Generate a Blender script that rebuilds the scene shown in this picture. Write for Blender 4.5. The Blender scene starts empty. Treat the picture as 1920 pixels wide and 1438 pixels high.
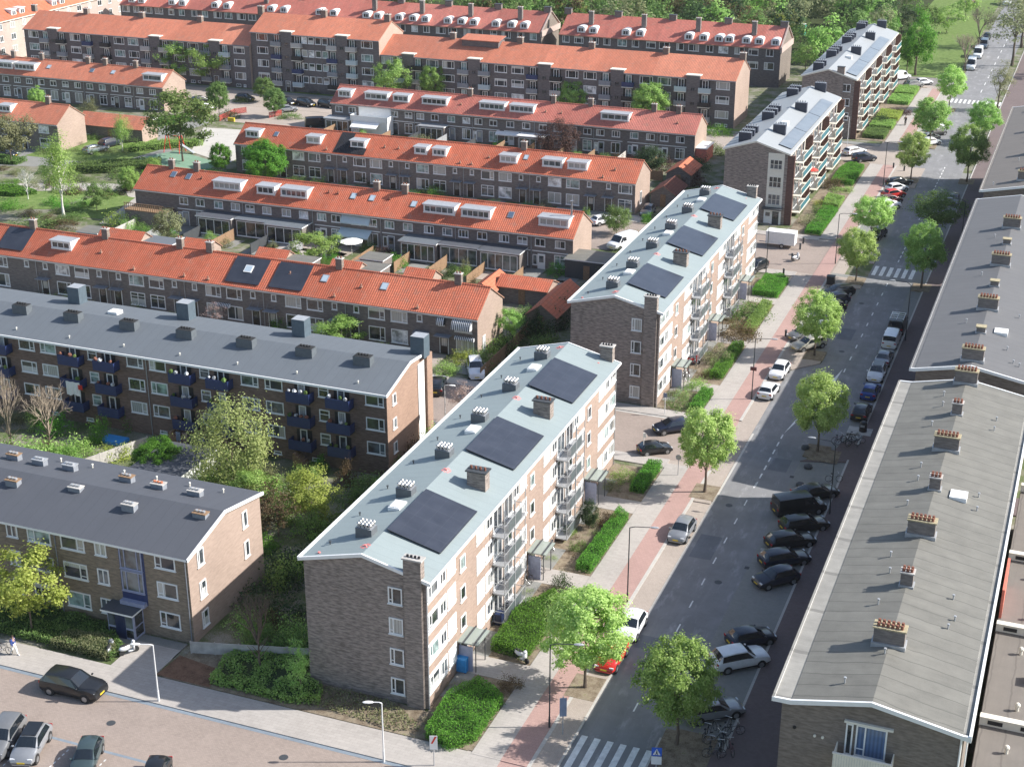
import bpy, math, random
from mathutils import Vector, Matrix, noise
R = math.radians
sc = bpy.context.scene
COL = sc.collection
rnd = random.Random(7)
# ---------------------------------------------------------------- camera, light, view
CAMZ = 67.0; FPX = 2845.84; PIT = R(22.807); YAW = R(21.2886)
FWD = Vector((-math.sin(YAW)*math.cos(PIT), math.cos(YAW)*math.cos(PIT), -math.sin(PIT)))
RGT = Vector((math.cos(YAW), math.sin(YAW), 0)); UPV = RGT.cross(FWD)
def _ray(px, py): return FWD*FPX + RGT*(px-960) + UPV*(719-py)
def at(px, py, z=0.0):
    "survey point: where the photo pixel meets the level z"
    d = _ray(px, py); t = (z-CAMZ)/d.z
    return Vector((d.x*t, d.y*t, z))
def aty(px, py, y):
    d = _ray(px, py); t = y/d.y
    return Vector((d.x*t, y, CAMZ+d.z*t))
cam = bpy.data.cameras.new('camera'); camo = bpy.data.objects.new('camera', cam); COL.objects.link(camo)
camo.location = (0, 0, CAMZ); camo.rotation_euler = (math.pi/2-PIT, 0, YAW)
cam.sensor_width = 36; cam.lens = FPX/1920*36; cam.clip_start = 1; cam.clip_end = 3000
sc.camera = camo
sc.render.resolution_x = 1024; sc.render.resolution_y = 766
SUNEL = R(36.3); SUNAZ = math.atan2(.93, .365)
sd = Vector((math.sin(SUNAZ)*math.cos(SUNEL), math.cos(SUNAZ)*math.cos(SUNEL), math.sin(SUNEL)))
sun = bpy.data.lights.new('sun', 'SUN'); suno = bpy.data.objects.new('sun', sun); COL.objects.link(suno)
sun.energy = 4.6; sun.angle = R(.53); sun.color = (1, .965, .915)
suno.rotation_euler = sd.to_track_quat('Z', 'Y').to_euler(); suno.location = (40, 100, 120)
w = bpy.data.worlds.new('World'); sc.world = w; w.use_nodes = True
nt = w.node_tree; bg = nt.nodes['Background']; sky = nt.nodes.new('ShaderNodeTexSky')
sky.sky_type = 'NISHITA'; sky.sun_disc = False; sky.sun_elevation = SUNEL; sky.sun_rotation = SUNAZ
sky.air_density = 1.0; sky.dust_density = 1.5; sky.ozone_density = 1.0
nt.links.new(sky.outputs[0], bg.inputs[0]); bg.inputs[1].default_value = .118
sc.view_settings.view_transform = 'Standard'; sc.view_settings.look = 'None'
sc.view_settings.exposure = .83; sc.view_settings.gamma = 1
# ---------------------------------------------------------------- materials
MATS = {}
class N:
    "small node graph writer"
    def __init__(s, name):
        s.m = bpy.data.materials.new(name); s.m.use_nodes = True; s.t = s.m.node_tree
        s.b = s.t.nodes['Principled BSDF']; s.out = s.t.nodes['Material Output']; MATS[name] = s.m
    def n(s, kind, **kw):
        x = s.t.nodes.new('ShaderNode'+kind)
        for k, v in kw.items(): setattr(x, k, v)
        return x
    def l(s, a, b): s.t.links.new(a, b)
    def co(s): return s.n('TexCoord').outputs['Object']
    def map(s, v, scale, rot=(0, 0, 0)):
        m = s.n('Mapping'); s.l(v, m.inputs[0]); m.inputs['Scale'].default_value = scale; m.inputs['Rotation'].default_value = rot
        return m.outputs[0]
    def noise(s, v, scale, detail=3, rough=.55):
        x = s.n('TexNoise'); s.l(v, x.inputs['Vector']); x.inputs['Scale'].default_value = scale
        x.inputs['Detail'].default_value = detail; x.inputs['Roughness'].default_value = rough
        return x.outputs['Fac']
    def ramp(s, f, stops):
        r = s.n('ValToRGB'); s.l(f, r.inputs[0]); e = r.color_ramp.elements
        while len(e) < len(stops): e.new(.5)
        for i, (p, c) in enumerate(stops): e[i].position = p; e[i].color = (*c, 1)
        return r.outputs[0]
    def mix(s, f, a, b, mode='MIX'):
        x = s.n('Mix', data_type='RGBA', blend_type=mode)
        for i, v in ((0, f), (6, a), (7, b)):
            if isinstance(v, (int, float)): x.inputs[i].default_value = v
            elif isinstance(v, tuple): x.inputs[i].default_value = (*v, 1)
            else: s.l(v, x.inputs[i])
        return x.outputs[2]
    def math(s, op, a, b=0.0, c=0.0):
        x = s.n('Math', operation=op)
        for i, v in enumerate((a, b, c)):
            if isinstance(v, (int, float)): x.inputs[i].default_value = v
            else: s.l(v, x.inputs[i])
        return x.outputs[0]
    def base(s, c):
        if isinstance(c, tuple): s.b.inputs['Base Color'].default_value = (*c, 1)
        else: s.l(c, s.b.inputs['Base Color'])
    def rough(s, r): s.b.inputs['Roughness'].default_value = r; return s
    def bump(s, h, strength=.3, dist=.02):
        x = s.n('Bump'); s.l(h, x.inputs['Height']); x.inputs['Strength'].default_value = strength
        x.inputs['Distance'].default_value = dist; s.l(x.outputs[0], s.b.inputs['Normal'])
def sh(c, k): return tuple(min(1, x*k) for x in c)
def plain(name, c, rough=.7, metal=0, var=.12, scale=3., spec=.5):
    g = N(name); v = g.co(); f = g.noise(v, scale, 4)
    g.base(g.ramp(f, [(.3, sh(c, 1-var)), (.7, sh(c, 1+var))])); g.rough(rough)
    g.b.inputs['Metallic'].default_value = metal; g.b.inputs['Specular IOR Level'].default_value = spec
    return g.m
def brick(name, c, dark=.6, light=1.35, mortar=.9, mott=1.0):
    g = N(name); v = g.co(); sp = g.n('SeparateXYZ'); g.l(v, sp.inputs[0])
    u = g.math('ADD', sp.outputs[0], sp.outputs[1]); cb = g.n('CombineXYZ'); g.l(u, cb.inputs[0]); g.l(sp.outputs[2], cb.inputs[1])
    b = g.n('TexBrick'); g.l(cb.outputs[0], b.inputs['Vector']); b.inputs['Scale'].default_value = 1
    b.inputs['Brick Width'].default_value = .44; b.inputs['Row Height'].default_value = .13; b.inputs['Mortar Size'].default_value = .012
    b.inputs['Color1'].default_value = (*sh(c, dark), 1); b.inputs['Color2'].default_value = (*sh(c, light), 1)
    b.inputs['Mortar'].default_value = (*sh(c, mortar), 1); b.inputs['Bias'].default_value = -.1
    st = g.noise(g.map(cb.outputs[0], (1.6, 6.5, 1)), 1, 3, .6)
    big = g.noise(v, .25, 3)
    c1 = g.mix(.55*mott, b.outputs[0], g.ramp(st, [(.38, sh(c, .5)), (.5, c), (.62, sh(c, 1.5))]))
    g.base(g.mix(.35, c1, g.ramp(big, [(.3, sh(c, .75)), (.7, sh(c, 1.2))]))); g.rough(.9)
    g.b.inputs['Specular IOR Level'].default_value = .2
    g.bump(b.outputs['Fac'], .25, .01); return g.m
def tiles(name, c, axis=0):
    "pantiles: a tile every 0.3 m along the ridge, a course every 0.34 m down the slope"
    g = N(name); v = g.co(); sp = g.n('SeparateXYZ'); g.l(v, sp.inputs[0])
    u = sp.outputs[axis]; w_ = g.math('MULTIPLY', sp.outputs[1-axis], 1/.36); uu = g.math('MULTIPLY', u, 1/.30)
    fu = g.math('FRACT', uu); fw = g.math('FRACT', w_)
    cb = g.n('CombineXYZ'); g.l(g.math('FLOOR', uu), cb.inputs[0]); g.l(g.math('FLOOR', w_), cb.inputs[1])
    wn = g.n('TexWhiteNoise'); g.l(cb.outputs[0], wn.inputs[0])
    tone = g.ramp(wn.outputs[0], [(0, sh(c, .72)), (.5, c), (1, sh(c, 1.22))])
    patch = g.ramp(g.noise(v, .35, 4), [(.32, sh(c, .8)), (.68, sh(c, 1.12))])
    streak = g.ramp(g.noise(g.map(v, (1.2, .25, .25) if axis == 0 else (.25, 1.2, .25)), 1, 3), [(.35, sh(c, .78)), (.65, sh(c, 1.1))])
    c1 = g.mix(.45, g.mix(.5, tone, patch), streak)
    hn = g.n('TexWhiteNoise', noise_dimensions='1D'); g.l(g.math('FLOOR', g.math('MULTIPLY', g.math('ADD', u, 2.2), 1/11.35)), hn.inputs['W'])
    c1 = g.mix(1, c1, g.ramp(hn.outputs[0], [(0, (.70, .74, .80)), (.4, (1, 1, 1)), (.7, (.86, .92, 1)), (1, (1, 1.14, 1.22))]), 'MULTIPLY')
    moss = g.ramp(g.noise(v, .9, 6, .7), [(.52, (0, 0, 0)), (.70, (.62, .62, .62))]); c1 = g.mix(moss, c1, sh((c[0]*.55, c[0]*.32, c[0]*.24), 1))
    gap = g.math('MAXIMUM', g.math('LESS_THAN', fu, .16), g.math('LESS_THAN', fw, .12))
    g.base(g.mix(g.math('MULTIPLY', gap, .6), c1, sh(c, .36))); g.rough(.8)
    prof = g.math('ADD', g.math('SINE', g.math('MULTIPLY', fu, 6.2832)), g.math('MULTIPLY', fw, .8))
    g.b.inputs['Specular IOR Level'].default_value = .3
    g.bump(prof, .5, .03); return g.m
def sheetroof(name, c, axis, pitch, var=.12, seam=.7, rough=.75):
    "roofing felt laid in strips with darker seams"
    g = N(name); v = g.co(); sp = g.n('SeparateXYZ'); g.l(v, sp.inputs[0])
    wob = g.math('MULTIPLY', g.math('SUBTRACT', g.noise(v, .5, 2), .5), .5)
    p = g.math('MULTIPLY', g.math('ADD', sp.outputs[axis], wob), 1/pitch)
    fr = g.math('FRACT', p); wn = g.n('TexWhiteNoise', noise_dimensions='1D'); g.l(g.math('FLOOR', p), wn.inputs['W'])
    strip = g.ramp(wn.outputs[0], [(0, sh(c, 1-var*.6)), (1, sh(c, 1+var*.6))])
    patch = g.ramp(g.noise(v, .7, 5, .65), [(.3, sh(c, 1-var)), (.7, sh(c, 1+var))])
    fine = g.ramp(g.noise(v, 14, 3), [(.3, sh(c, .88)), (.7, sh(c, 1.12))])
    lng = g.ramp(g.noise(g.map(v, (.12, 2.6, 1) if axis == 1 else (2.6, .12, 1)), 1, 5, .7), [(.34, sh(c, 1-var*1.5)), (.5, c), (.68, sh(c, 1+var*1.2))])
    c1 = g.mix(.4, g.mix(.5, g.mix(.4, strip, lng), patch), fine)
    sm = g.math('MULTIPLY', g.math('LESS_THAN', fr, .07), .6)
    g.base(g.mix(sm, c1, sh(c, seam))); g.rough(rough); return g.m
def pavers(name, c, bw=.6, bh=.3, var=.12, dirt=.5, rot=0):
    g = N(name); v = g.co(); b = g.n('TexBrick'); g.l(g.map(v, (1, 1, 1), (0, 0, rot)), b.inputs['Vector'])
    b.inputs['Scale'].default_value = 1; b.inputs['Brick Width'].default_value = bw; b.inputs['Row Height'].default_value = bh
    b.inputs['Mortar Size'].default_value = .012
    b.inputs['Color1'].default_value = (*sh(c, 1-var), 1); b.inputs['Color2'].default_value = (*sh(c, 1+var), 1); b.inputs['Mortar'].default_value = (*sh(c, .6), 1)
    big = g.ramp(g.noise(v, .22, 5, .62), [(.3, sh(c, .68)), (.5, c), (.72, sh(c, 1.25))])
    spots = g.ramp(g.noise(v, 2.2, 4, .7), [(.28, sh(c, .7)), (.55, sh(c, 1.05))])
    g.base(g.mix(dirt, b.outputs[0], g.mix(.5, big, spots))); g.rough(.9)
    g.b.inputs['Specular IOR Level'].default_value = .25; return g.m
def asphalt(name, c):
    g = N(name); v = g.co()
    a = g.ramp(g.noise(g.map(v, (.9, .06, 1)), 1, 4, .6), [(.3, sh(c, .78)), (.55, c), (.75, sh(c, 1.5))])
    b = g.ramp(g.noise(v, .45, 5, .65), [(.35, sh(c, .7)), (.7, sh(c, 1.45))])
    f = g.ramp(g.noise(v, 30, 2), [(.3, sh(c, .8)), (.7, sh(c, 1.2))])
    sc2 = g.ramp(g.noise(g.map(v, (1.1, .35, 1), (0, 0, .5)), .8, 5, .7), [(.55, (0, 0, 0)), (.72, (.6, .6, .6))])
    g.base(g.mix(sc2, g.mix(.4, g.mix(.5, a, b), f), sh(c, 1.9))); g.rough(.85); g.b.inputs['Specular IOR Level'].default_value = .3; return g.m
def leafmat(name, c, c2, trans=.5):
    g = N(name); geo = g.n('NewGeometry')
    tone = g.ramp(geo.outputs['Random Per Island'], [(0, sh(c, .78)), (.5, c), (1, c2)])
    oi = g.n('ObjectInfo'); h = g.n('HueSaturation'); g.l(tone, h.inputs['Color'])
    g.l(g.math('ADD', .497, g.math('MULTIPLY', oi.outputs['Random'], .028)), h.inputs['Hue'])
    g.l(g.math('ADD', .85, g.math('MULTIPLY', oi.outputs['Random'], .3)), h.inputs['Value'])
    g.base(h.outputs[0]); g.rough(.6); g.b.inputs['Specular IOR Level'].default_value = .25
    tr = g.n('BsdfTranslucent'); g.l(h.outputs[0], tr.inputs[0]); mx = g.n('MixShader'); mx.inputs[0].default_value = trans
    g.l(g.b.outputs[0], mx.inputs[1]); g.l(tr.outputs[0], mx.inputs[2]); g.l(mx.outputs[0], g.out.inputs[0]); return g.m
def glass(name, c, stripes=0):
    "window pane with what hangs behind it"
    g = N(name); v = g.co(); oi = g.n('ObjectInfo')
    if stripes:
        sp = g.n('SeparateXYZ'); g.l(v, sp.inputs[0])
        f = g.math('ADD', .5, g.math('MULTIPLY', g.math('SINE', g.math('MULTIPLY', sp.outputs[0], 26.)), .5))
        col = g.ramp(f, [(0, sh(c, .65)), (1, c)])
    else:
        n2 = g.n('VectorMath', operation='ADD'); g.l(v, n2.inputs[0]); g.l(oi.outputs['Location'], n2.inputs[1])
        col = g.ramp(g.noise(n2.outputs[0], 1.1, 2), [(.35, sh(c, .4)), (.65, sh(c, 1.6))])
    g.base(col); g.rough(.25 if stripes else .08); g.b.inputs['Coat Weight'].default_value = .8; g.b.inputs['Coat Roughness'].default_value = .03
    return g.m
def halfglass(name, c, d, axis, thr, sgn):
    g = N(name); sp = g.n('SeparateXYZ'); g.l(g.co(), sp.inputs[0]); f = g.math('GREATER_THAN', g.math('MULTIPLY', sp.outputs[axis], sgn), thr)
    st = g.math('ADD', .8, g.math('MULTIPLY', g.math('SINE', g.math('MULTIPLY', sp.outputs[0], 31.)), .2)); cb = g.mix(st, sh(c, .6), c)
    g.base(g.mix(f, d, cb)); g.rough(.12); g.b.inputs['Coat Weight'].default_value = .8; g.b.inputs['Coat Roughness'].default_value = .03
def paint(name, c, metal=.0):
    g = N(name); f = g.noise(g.co(), 1.5, 2); g.base(g.ramp(f, [(.3, sh(c, .93)), (.7, sh(c, 1.07))])); g.rough(.32)
    g.b.inputs['Metallic'].default_value = metal; g.b.inputs['Coat Weight'].default_value = .45; g.b.inputs['Coat Roughness'].default_value = .06; return g.m

brick('brick_shaded', (.255, .215, .19), .5, 1.45, .9, 1.7); brick('brick_sunlit', (.335, .252, .205), .82, 1.15, 1, .35)  # same brick twice, with shade and sunlight put into the two colours
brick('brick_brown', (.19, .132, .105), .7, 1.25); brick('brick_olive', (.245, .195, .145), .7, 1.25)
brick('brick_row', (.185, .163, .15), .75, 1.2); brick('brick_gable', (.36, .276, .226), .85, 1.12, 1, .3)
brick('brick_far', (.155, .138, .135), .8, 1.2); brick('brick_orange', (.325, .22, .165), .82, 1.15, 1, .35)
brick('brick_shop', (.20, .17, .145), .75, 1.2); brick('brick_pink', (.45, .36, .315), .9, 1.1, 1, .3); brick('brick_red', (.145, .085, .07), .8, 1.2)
tiles('tile_red', (.61, .162, .084)); tiles('tile_orange', (.66, .225, .128)); tiles('tile_dull', (.60, .19, .135)); tiles('tile_red_y', (.62, .18, .09), 1); tiles('tile_dark_y', (.20, .065, .04), 1)
tiles('tile_black', (.03, .03, .035))
sheetroof('roof_green', (.245, .288, .288), 1, 1.0, .1, .86, .6); sheetroof('roof_zinc', (.30, .315, .32), 1, .6, .06, .9, .55)
sheetroof('roof_slate', (.115, .13, .145), 0, 1.0, .13, .8); sheetroof('roof_black', (.072, .077, .09), 0, 1.1, .12, .8)
sheetroof('roof_felt', (.152, .147, .128), 1, 1.35, .42, .45); sheetroof('roof_felt_dark', (.118, .118, .12), 1, 1.2, .16, .75); sheetroof('roof_felt_brown', (.145, .13, .115), 1, 1.1, .16, .75)
sheetroof('roof_annex', (.165, .148, .13), 0, 1.6, .25, .6); sheetroof('gutter_felt', (.25, .24, .215), 1, 5.5, .5, .45)
plain('white', (.78, .78, .76), .45, 0, .04); plain('cream', (.70, .67, .58), .5, 0, .05); plain('zinc', (.40, .41, .42), .45, .3); plain('lead', (.22, .235, .26), .5)
plain('concrete', (.42, .40, .37), .9, 0, .2, 1.5); plain('dark_grey', (.05, .055, .06), .6); plain('black', (.015, .015, .017), .5); plain('rubber', (.02, .02, .02), .8)
plain('yellow_clay', (.35, .30, .19), .9, 0, .25, 6); plain('clay_pot', (.20, .08, .05), .8); plain('red_paint', (.75, .22, .2), .7); plain('steel', (.45, .45, .46), .35, .8)
plain('ball_metal', (.55, .54, .52), .25, .7); plain('blue_balcony', (.02, .036, .115), .5); plain('teal', (.035, .135, .165), .5); plain('green_panel', (.085, .105, .11), .35)
plain('blue_door', (.018, .028, .075), .4); plain('lilac', (.30, .32, .43), .5); plain('door_dark', (.03, .022, .018), .4); plain('wood', (.24, .15, .085), .8, 0, .3, 8); plain('bark', (.13, .10, .075), .95, 0, .35, 9); plain('birch_bark', (.62, .60, .55), .8, 0, .25, 5)
plain('twig', (.30, .245, .185), .9, 0, .2, 5); plain('post_dark', (.035, .04, .042), .5); plain('post_white', (.72, .72, .71), .4, 0, .05); plain('line_white', (.68, .68, .66), .7, 0, .18, 2.5); plain('canvas', (.80, .79, .75), .8, 0, .05)
plain('awning_grey', (.44, .52, .54), .7, 0, .05); plain('blue_plastic', (.04, .27, .62), .4); plain('sign_blue', (.03, .12, .55), .4); plain('panel_blue', (.22, .27, .36), .4); plain('red_cloth', (.65, .05, .03), .7)
g = N('solar'); v = g.co(); sp = g.n('SeparateXYZ'); g.l(v, sp.inputs[0])
def _ln(axis, pitch): return g.math('LESS_THAN', g.math('FRACT', g.math('MULTIPLY', sp.outputs[axis], 1/pitch)), .025)
g.base(g.mix(g.math('MULTIPLY', g.math('MAXIMUM', _ln(0, 1.13), _ln(1, 1.76)), .16), g.ramp(g.noise(v, .8, 2), [(.3, (.03, .033, .044)), (.7, (.042, .046, .06))]), (.16, .17, .19))); g.rough(.3); g.b.inputs['Coat Weight'].default_value = .25
g = N('solar_pale'); v = g.co(); sp = g.n('SeparateXYZ'); g.l(v, sp.inputs[0])
g.base(g.mix(g.math('MULTIPLY', _ln(1, 1.0), .5), g.ramp(g.noise(v, .6, 2), [(.3, (.15, .172, .195)), (.7, (.19, .212, .235))]), (.28, .31, .33))); g.rough(.35); g.b.inputs['Coat Weight'].default_value = .3
glass('pane_dark', (.035, .04, .045)); glass('pane_mid', (.09, .105, .115)); glass('pane_curtain', (.46, .46, .43), 1); glass('pane_blind', (.62, .63, .62)); glass('pane_green', (.22, .30, .29)); glass('pane_blue', (.12, .19, .33), 1)
halfglass('pane_left', (.5, .49, .46), (.03, .034, .04), 0, .22, -1); halfglass('pane_right', (.42, .40, .36), (.05, .06, .065), 0, .3, 1); halfglass('pane_net', (.55, .56, .55), (.04, .05, .055), 2, -.05, -1); halfglass('pane_top', (.6, .6, .57), (.035, .04, .05), 2, .28, 1)
pavers('paver_pale', (.375, .345, .315), .6, .3, .1, .55); pavers('paver_beige', (.37, .315, .27), .21, .105, .14, .55, R(45)); pavers('paver_pink', (.30, .245, .21), .21, .105, .2, .6); pavers('paver_red', (.375, .245, .215), .3, .3, .06, .5)
pavers('paver_brown', (.165, .128, .122), .21, .105, .18, .5); pavers('paver_grey', (.235, .235, .22), .21, .105, .12, .6); pavers('kerbstone', (.44, .42, .385), 1.0, .3, .08, .4); pavers('gutter_blue', (.20, .235, .27), .6, .3, .1, .5)
asphalt('asphalt', (.205, .204, .206)); asphalt('asphalt_patch', (.14, .147, .16)); asphalt('asphalt_pale', (.20, .185, .175))
def ground(name, stops, sc_=1.2, fine=12):
    g = N(name); v = g.co(); a = g.mix(.35, g.noise(v, sc_, 6, .65), g.noise(v, fine, 3)); g.base(g.ramp(a, stops)); g.rough(.95)
    g.b.inputs['Specular IOR Level'].default_value = .1; g.bump(a, .6, .08); return g.m
ground('soil', [(.34, (.10, .075, .05)), (.48, (.20, .16, .115)), (.58, (.27, .225, .165)), (.66, (.14, .15, .05))])
ground('yard', [(.33, (.06, .085, .03)), (.45, (.10, .13, .05)), (.53, (.19, .18, .13)), (.63, (.28, .265, .235))], .35)
ground('lawn', [(.3, (.075, .12, .035)), (.5, (.13, .19, .055)), (.68, (.21, .26, .10))], 1.0)
ground('woodland', [(.3, (.02, .03, .012)), (.6, (.06, .075, .03))], .3); ground('sand', [(.3, (.40, .38, .345)), (.7, (.50, .475, .43))], .5)
ground('play_green', [(.3, (.15, .25, .17)), (.7, (.22, .33, .24))], .5); ground('dead_bed', [(.35, (.10, .06, .04)), (.6, (.22, .13, .085))], 1.5)
for nm, a, b in (('leaf_lime', (.46, .60, .17), (.64, .75, .29)), ('leaf_fresh', (.31, .47, .11), (.49, .63, .21)), ('leaf_mid', (.16, .24, .065), (.29, .38, .12)), ('leaf_dark', (0.05, 0.085, 0.03), (0.1, 0.15, 0.055)), ('leaf_yellow', (0.4, 0.46, 0.09), (0.56, 0.58, 0.16)),
                 ('leaf_grey', (0.24, 0.25, 0.12), (0.4, 0.4, 0.22)), ('leaf_cream', (.33, .36, .12), (.47, .47, .20)), ('leaf_purple', (.10, .05, .045), (.20, .11, .09)), ('leaf_pink', (.42, .30, .28), (.62, .50, .46)), ('leaf_bright', (0.135, 0.3, 0.035), (0.25, 0.46, 0.07)), ('leaf_brown', (.14, .095, .05), (.24, .18, .09))): leafmat(nm, a, b)
def M(n): return MATS[n]
# ---------------------------------------------------------------- mesh writer
class MB:
    def __init__(s): s.v = []; s.f = []; s.m = []
    def poly(s, pts, mi=0):
        i = len(s.v); s.v += [tuple(p) for p in pts]; s.f.append(tuple(range(i, i+len(pts)))); s.m.append(mi)
    def box(s, x0, x1, y0, y1, z0, z1, mi=0, top=None, T=None):
        c = [Vector(p) for p in ((x0, y0, z0), (x1, y0, z0), (x1, y1, z0), (x0, y1, z0), (x0, y0, z1), (x1, y0, z1), (x1, y1, z1), (x0, y1, z1))]
        if T: c = [T @ p for p in c]
        i = len(s.v); s.v += [tuple(p) for p in c]
        for k, f in enumerate(((0, 3, 2, 1), (4, 5, 6, 7), (0, 1, 5, 4), (1, 2, 6, 5), (2, 3, 7, 6), (3, 0, 4, 7))):
            s.f.append(tuple(i+q for q in f)); s.m.append(top if (k == 1 and top is not None) else mi)
    def prism(s, prof, axis, a0, a1, mis=0, cap=0):
        "prof: closed ccw list of (u, z); axis 1: u is x and it runs along y; axis 0: u is y and it runs along x"
        P = (lambda u, z, a: (u, a, z)) if axis == 1 else (lambda u, z, a: (a, u, z))
        n = len(prof); i = len(s.v)
        for a in (a0, a1): s.v += [P(u, z, a) for u, z in prof]
        for k in range(n):
            j = (k+1) % n; q = (i+k, i+j, i+n+j, i+n+k)
            s.f.append(q if axis == 0 else q[::-1]); s.m.append(mis if isinstance(mis, int) else mis[k])
        e0 = tuple(range(i, i+n)); e1 = tuple(range(i+n, i+2*n))
        s.f += [e0 if axis == 1 else e0[::-1], e1[::-1] if axis == 1 else e1]; s.m += [cap, cap]
    def tube(s, p0, p1, r0, r1=None, n=6, mi=0, caps=True):
        p0, p1 = Vector(p0), Vector(p1); r1 = r0 if r1 is None else r1
        d = (p1-p0).normalized(); a = d.orthogonal().normalized(); b = d.cross(a); i = len(s.v)
        for p, r in ((p0, r0), (p1, r1)):
            s.v += [tuple(p+(a*math.cos(2*math.pi*k/n)+b*math.sin(2*math.pi*k/n))*r) for k in range(n)]
        for k in range(n): j = (k+1) % n; s.f.append((i+k, i+j, i+n+j, i+n+k)); s.m.append(mi)
        if caps: s.f += [tuple(range(i, i+n))[::-1], tuple(range(i+n, i+2*n))]; s.m += [mi, mi]
    def ball(s, c, rx, ry=None, rz=None, n=8, m=5, mi=0, jit=0, rg=None):
        ry = rx if ry is None else ry; rz = rx if rz is None else rz; i = len(s.v); c = Vector(c)
        for a in range(m+1):
            th = math.pi*a/m
            for k in range(n):
                ph = 2*math.pi*k/n; d = Vector((math.sin(th)*math.cos(ph), math.sin(th)*math.sin(ph), math.cos(th)))
                q = 1+(jit*noise.noise(d*1.7+c) if jit else 0)
                s.v.append((c.x+d.x*rx*q, c.y+d.y*ry*q, c.z+d.z*rz*q))
        for a in range(m):
            for k in range(n): j = (k+1) % n; s.f.append((i+a*n+k, i+(a+1)*n+k, i+(a+1)*n+j, i+a*n+j)); s.m.append(mi)
    def mesh(s, name, mats, off=(0, 0, 0), smooth=False):
        me = bpy.data.meshes.new(name); o = off
        me.from_pydata([(a-o[0], b-o[1], c-o[2]) for a, b, c in s.v], [], s.f)
        for q in mats: me.materials.append(M(q) if isinstance(q, str) else q)
        me.polygons.foreach_set('material_index', s.m)
        if smooth: me.polygons.foreach_set('use_smooth', [True]*len(s.f))
        me.update(); return me
    def build(s, name, mats, parent=None, smooth=False, tagd=None):
        "verts are world coordinates; with a parent they are stored relative to the thing's base"
        b = Vector((0, 0, 0))
        p = parent
        while p is not None: b += p.location; p = p.parent
        if isinstance(mats, str): mats = [mats]
        loc = Vector((0, 0, 0))
        if parent is None and s.v:
            loc = Vector((sum(q[0] for q in s.v)/len(s.v), sum(q[1] for q in s.v)/len(s.v), min(q[2] for q in s.v)))
        o = bpy.data.objects.new(name, s.mesh(name, mats, b+loc, smooth)); o.location = loc; COL.objects.link(o); o.parent = parent
        if tagd: tag(o, *tagd)
        return o
def tag(o, label, cat, group=None):
    o['label'] = label; o['category'] = cat
    if group: o['group'] = group
    return o
def kind(o, k): o['kind'] = k; return o
def thing(name, loc, label, cat, group=None, rz=0):
    o = bpy.data.objects.new(name, None); COL.objects.link(o); o.location = loc; o.rotation_euler = (0, 0, rz); o.empty_display_size = .5
    return tag(o, label, cat, group)
def put(name, me, parent, loc, rz=0, mat=None):
    "an instance of a shared mesh as a part, loc relative to the parent"
    o = bpy.data.objects.new(name, me); COL.objects.link(o); o.parent = parent; o.location = loc; o.rotation_euler = (0, 0, rz)
    if mat: o.material_slots[0].link = 'OBJECT'; o.material_slots[0].material = M(mat)
    return o
def copy_tree(o, parent=None):
    c = o.copy(); COL.objects.link(c)
    if parent: c.parent = parent
    for ch in o.children: copy_tree(ch, c)
    return c
# ================================================================= building kit
MULL = {'1': [], 'L': [.3], 'R': [.7], '2': [.5], '3': [.22, .78], 'tri': [.33, .67], '4': [.25, .5, .75], '5': [.2, .4, .6, .8], '6': [.33, .67], 'X2': [.5]}
TRANS = {'6': [.5], 'X2': [.72], 'X': [.6]}
_W = {}
def winmesh(W, H, st, fm='white', both=False, fw=.1):
    k = (round(W, 2), round(H, 2), st, fm, both)
    if k in _W: return _W[k]
    f = MB(); w, h = W/2, H/2; a, b = -.07, .02
    f.box(-w, w, a, b, -h, -h+fw); f.box(-w, w, a, b, h-fw, h); f.box(-w, -w+fw, a, b, -h+fw, h-fw); f.box(w-fw, w, a, b, -h+fw, h-fw)
    for q in MULL.get(st, []):
        x = -w+W*q; f.box(x-fw*.45, x+fw*.45, a+.006, b, -h+fw, h-fw)
    for q in TRANS.get(st, []): f.box(-w+fw, w-fw, a+.012, b, -h+H*q-.03, -h+H*q+.03)
    if st in 'LR' and H > 1.1:
        x0, x1 = (-w+fw, -w+W*.3) if st == 'L' else (-w+W*.7, w-fw); f.box(x0, x1, a+.012, b, -h+H*.24-.03, -h+H*.24+.03)
    f.box(-w-.06, w+.06, -.13, b, -h-.06, -h-.004)
    g = MB() if not both else f
    g.poly([(-w+fw, -.014, -h+fw), (w-fw, -.014, -h+fw), (w-fw, -.014, h-fw), (-w+fw, -.014, h-fw)], 1 if both else 0)
    if both: _W[k] = f.mesh('window', [fm, 'pane_mid'])
    else: _W[k] = (f.mesh('window', [fm]), g.mesh('pane', ['pane_dark']))
    return _W[k]
PANES = ['pane_dark']*4+['pane_mid']*3+['pane_curtain']*2+['pane_blind']+['pane_green']*2+['pane_left', 'pane_left', 'pane_right', 'pane_net', 'pane_net', 'pane_top', 'pane_top']
def facepos(face, u, pl, z): return (Vector((u, pl, z)), 0) if face == 'S' else ((Vector((pl, u, z)), math.pi/2) if face == 'E' else (Vector((u, pl, z)), math.pi))
def win(root, face, u, pl, z, W, H, st='1', fm='white', panes=PANES, name='window'):
    f, g = winmesh(W, H, st, fm); p, rz = facepos(face, u, pl, z)
    o = put(name, f, root, p-root.location, rz); put('pane', g, o, (0, 0, 0), 0, rnd.choice(panes)); return o
_D = {}
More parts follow.
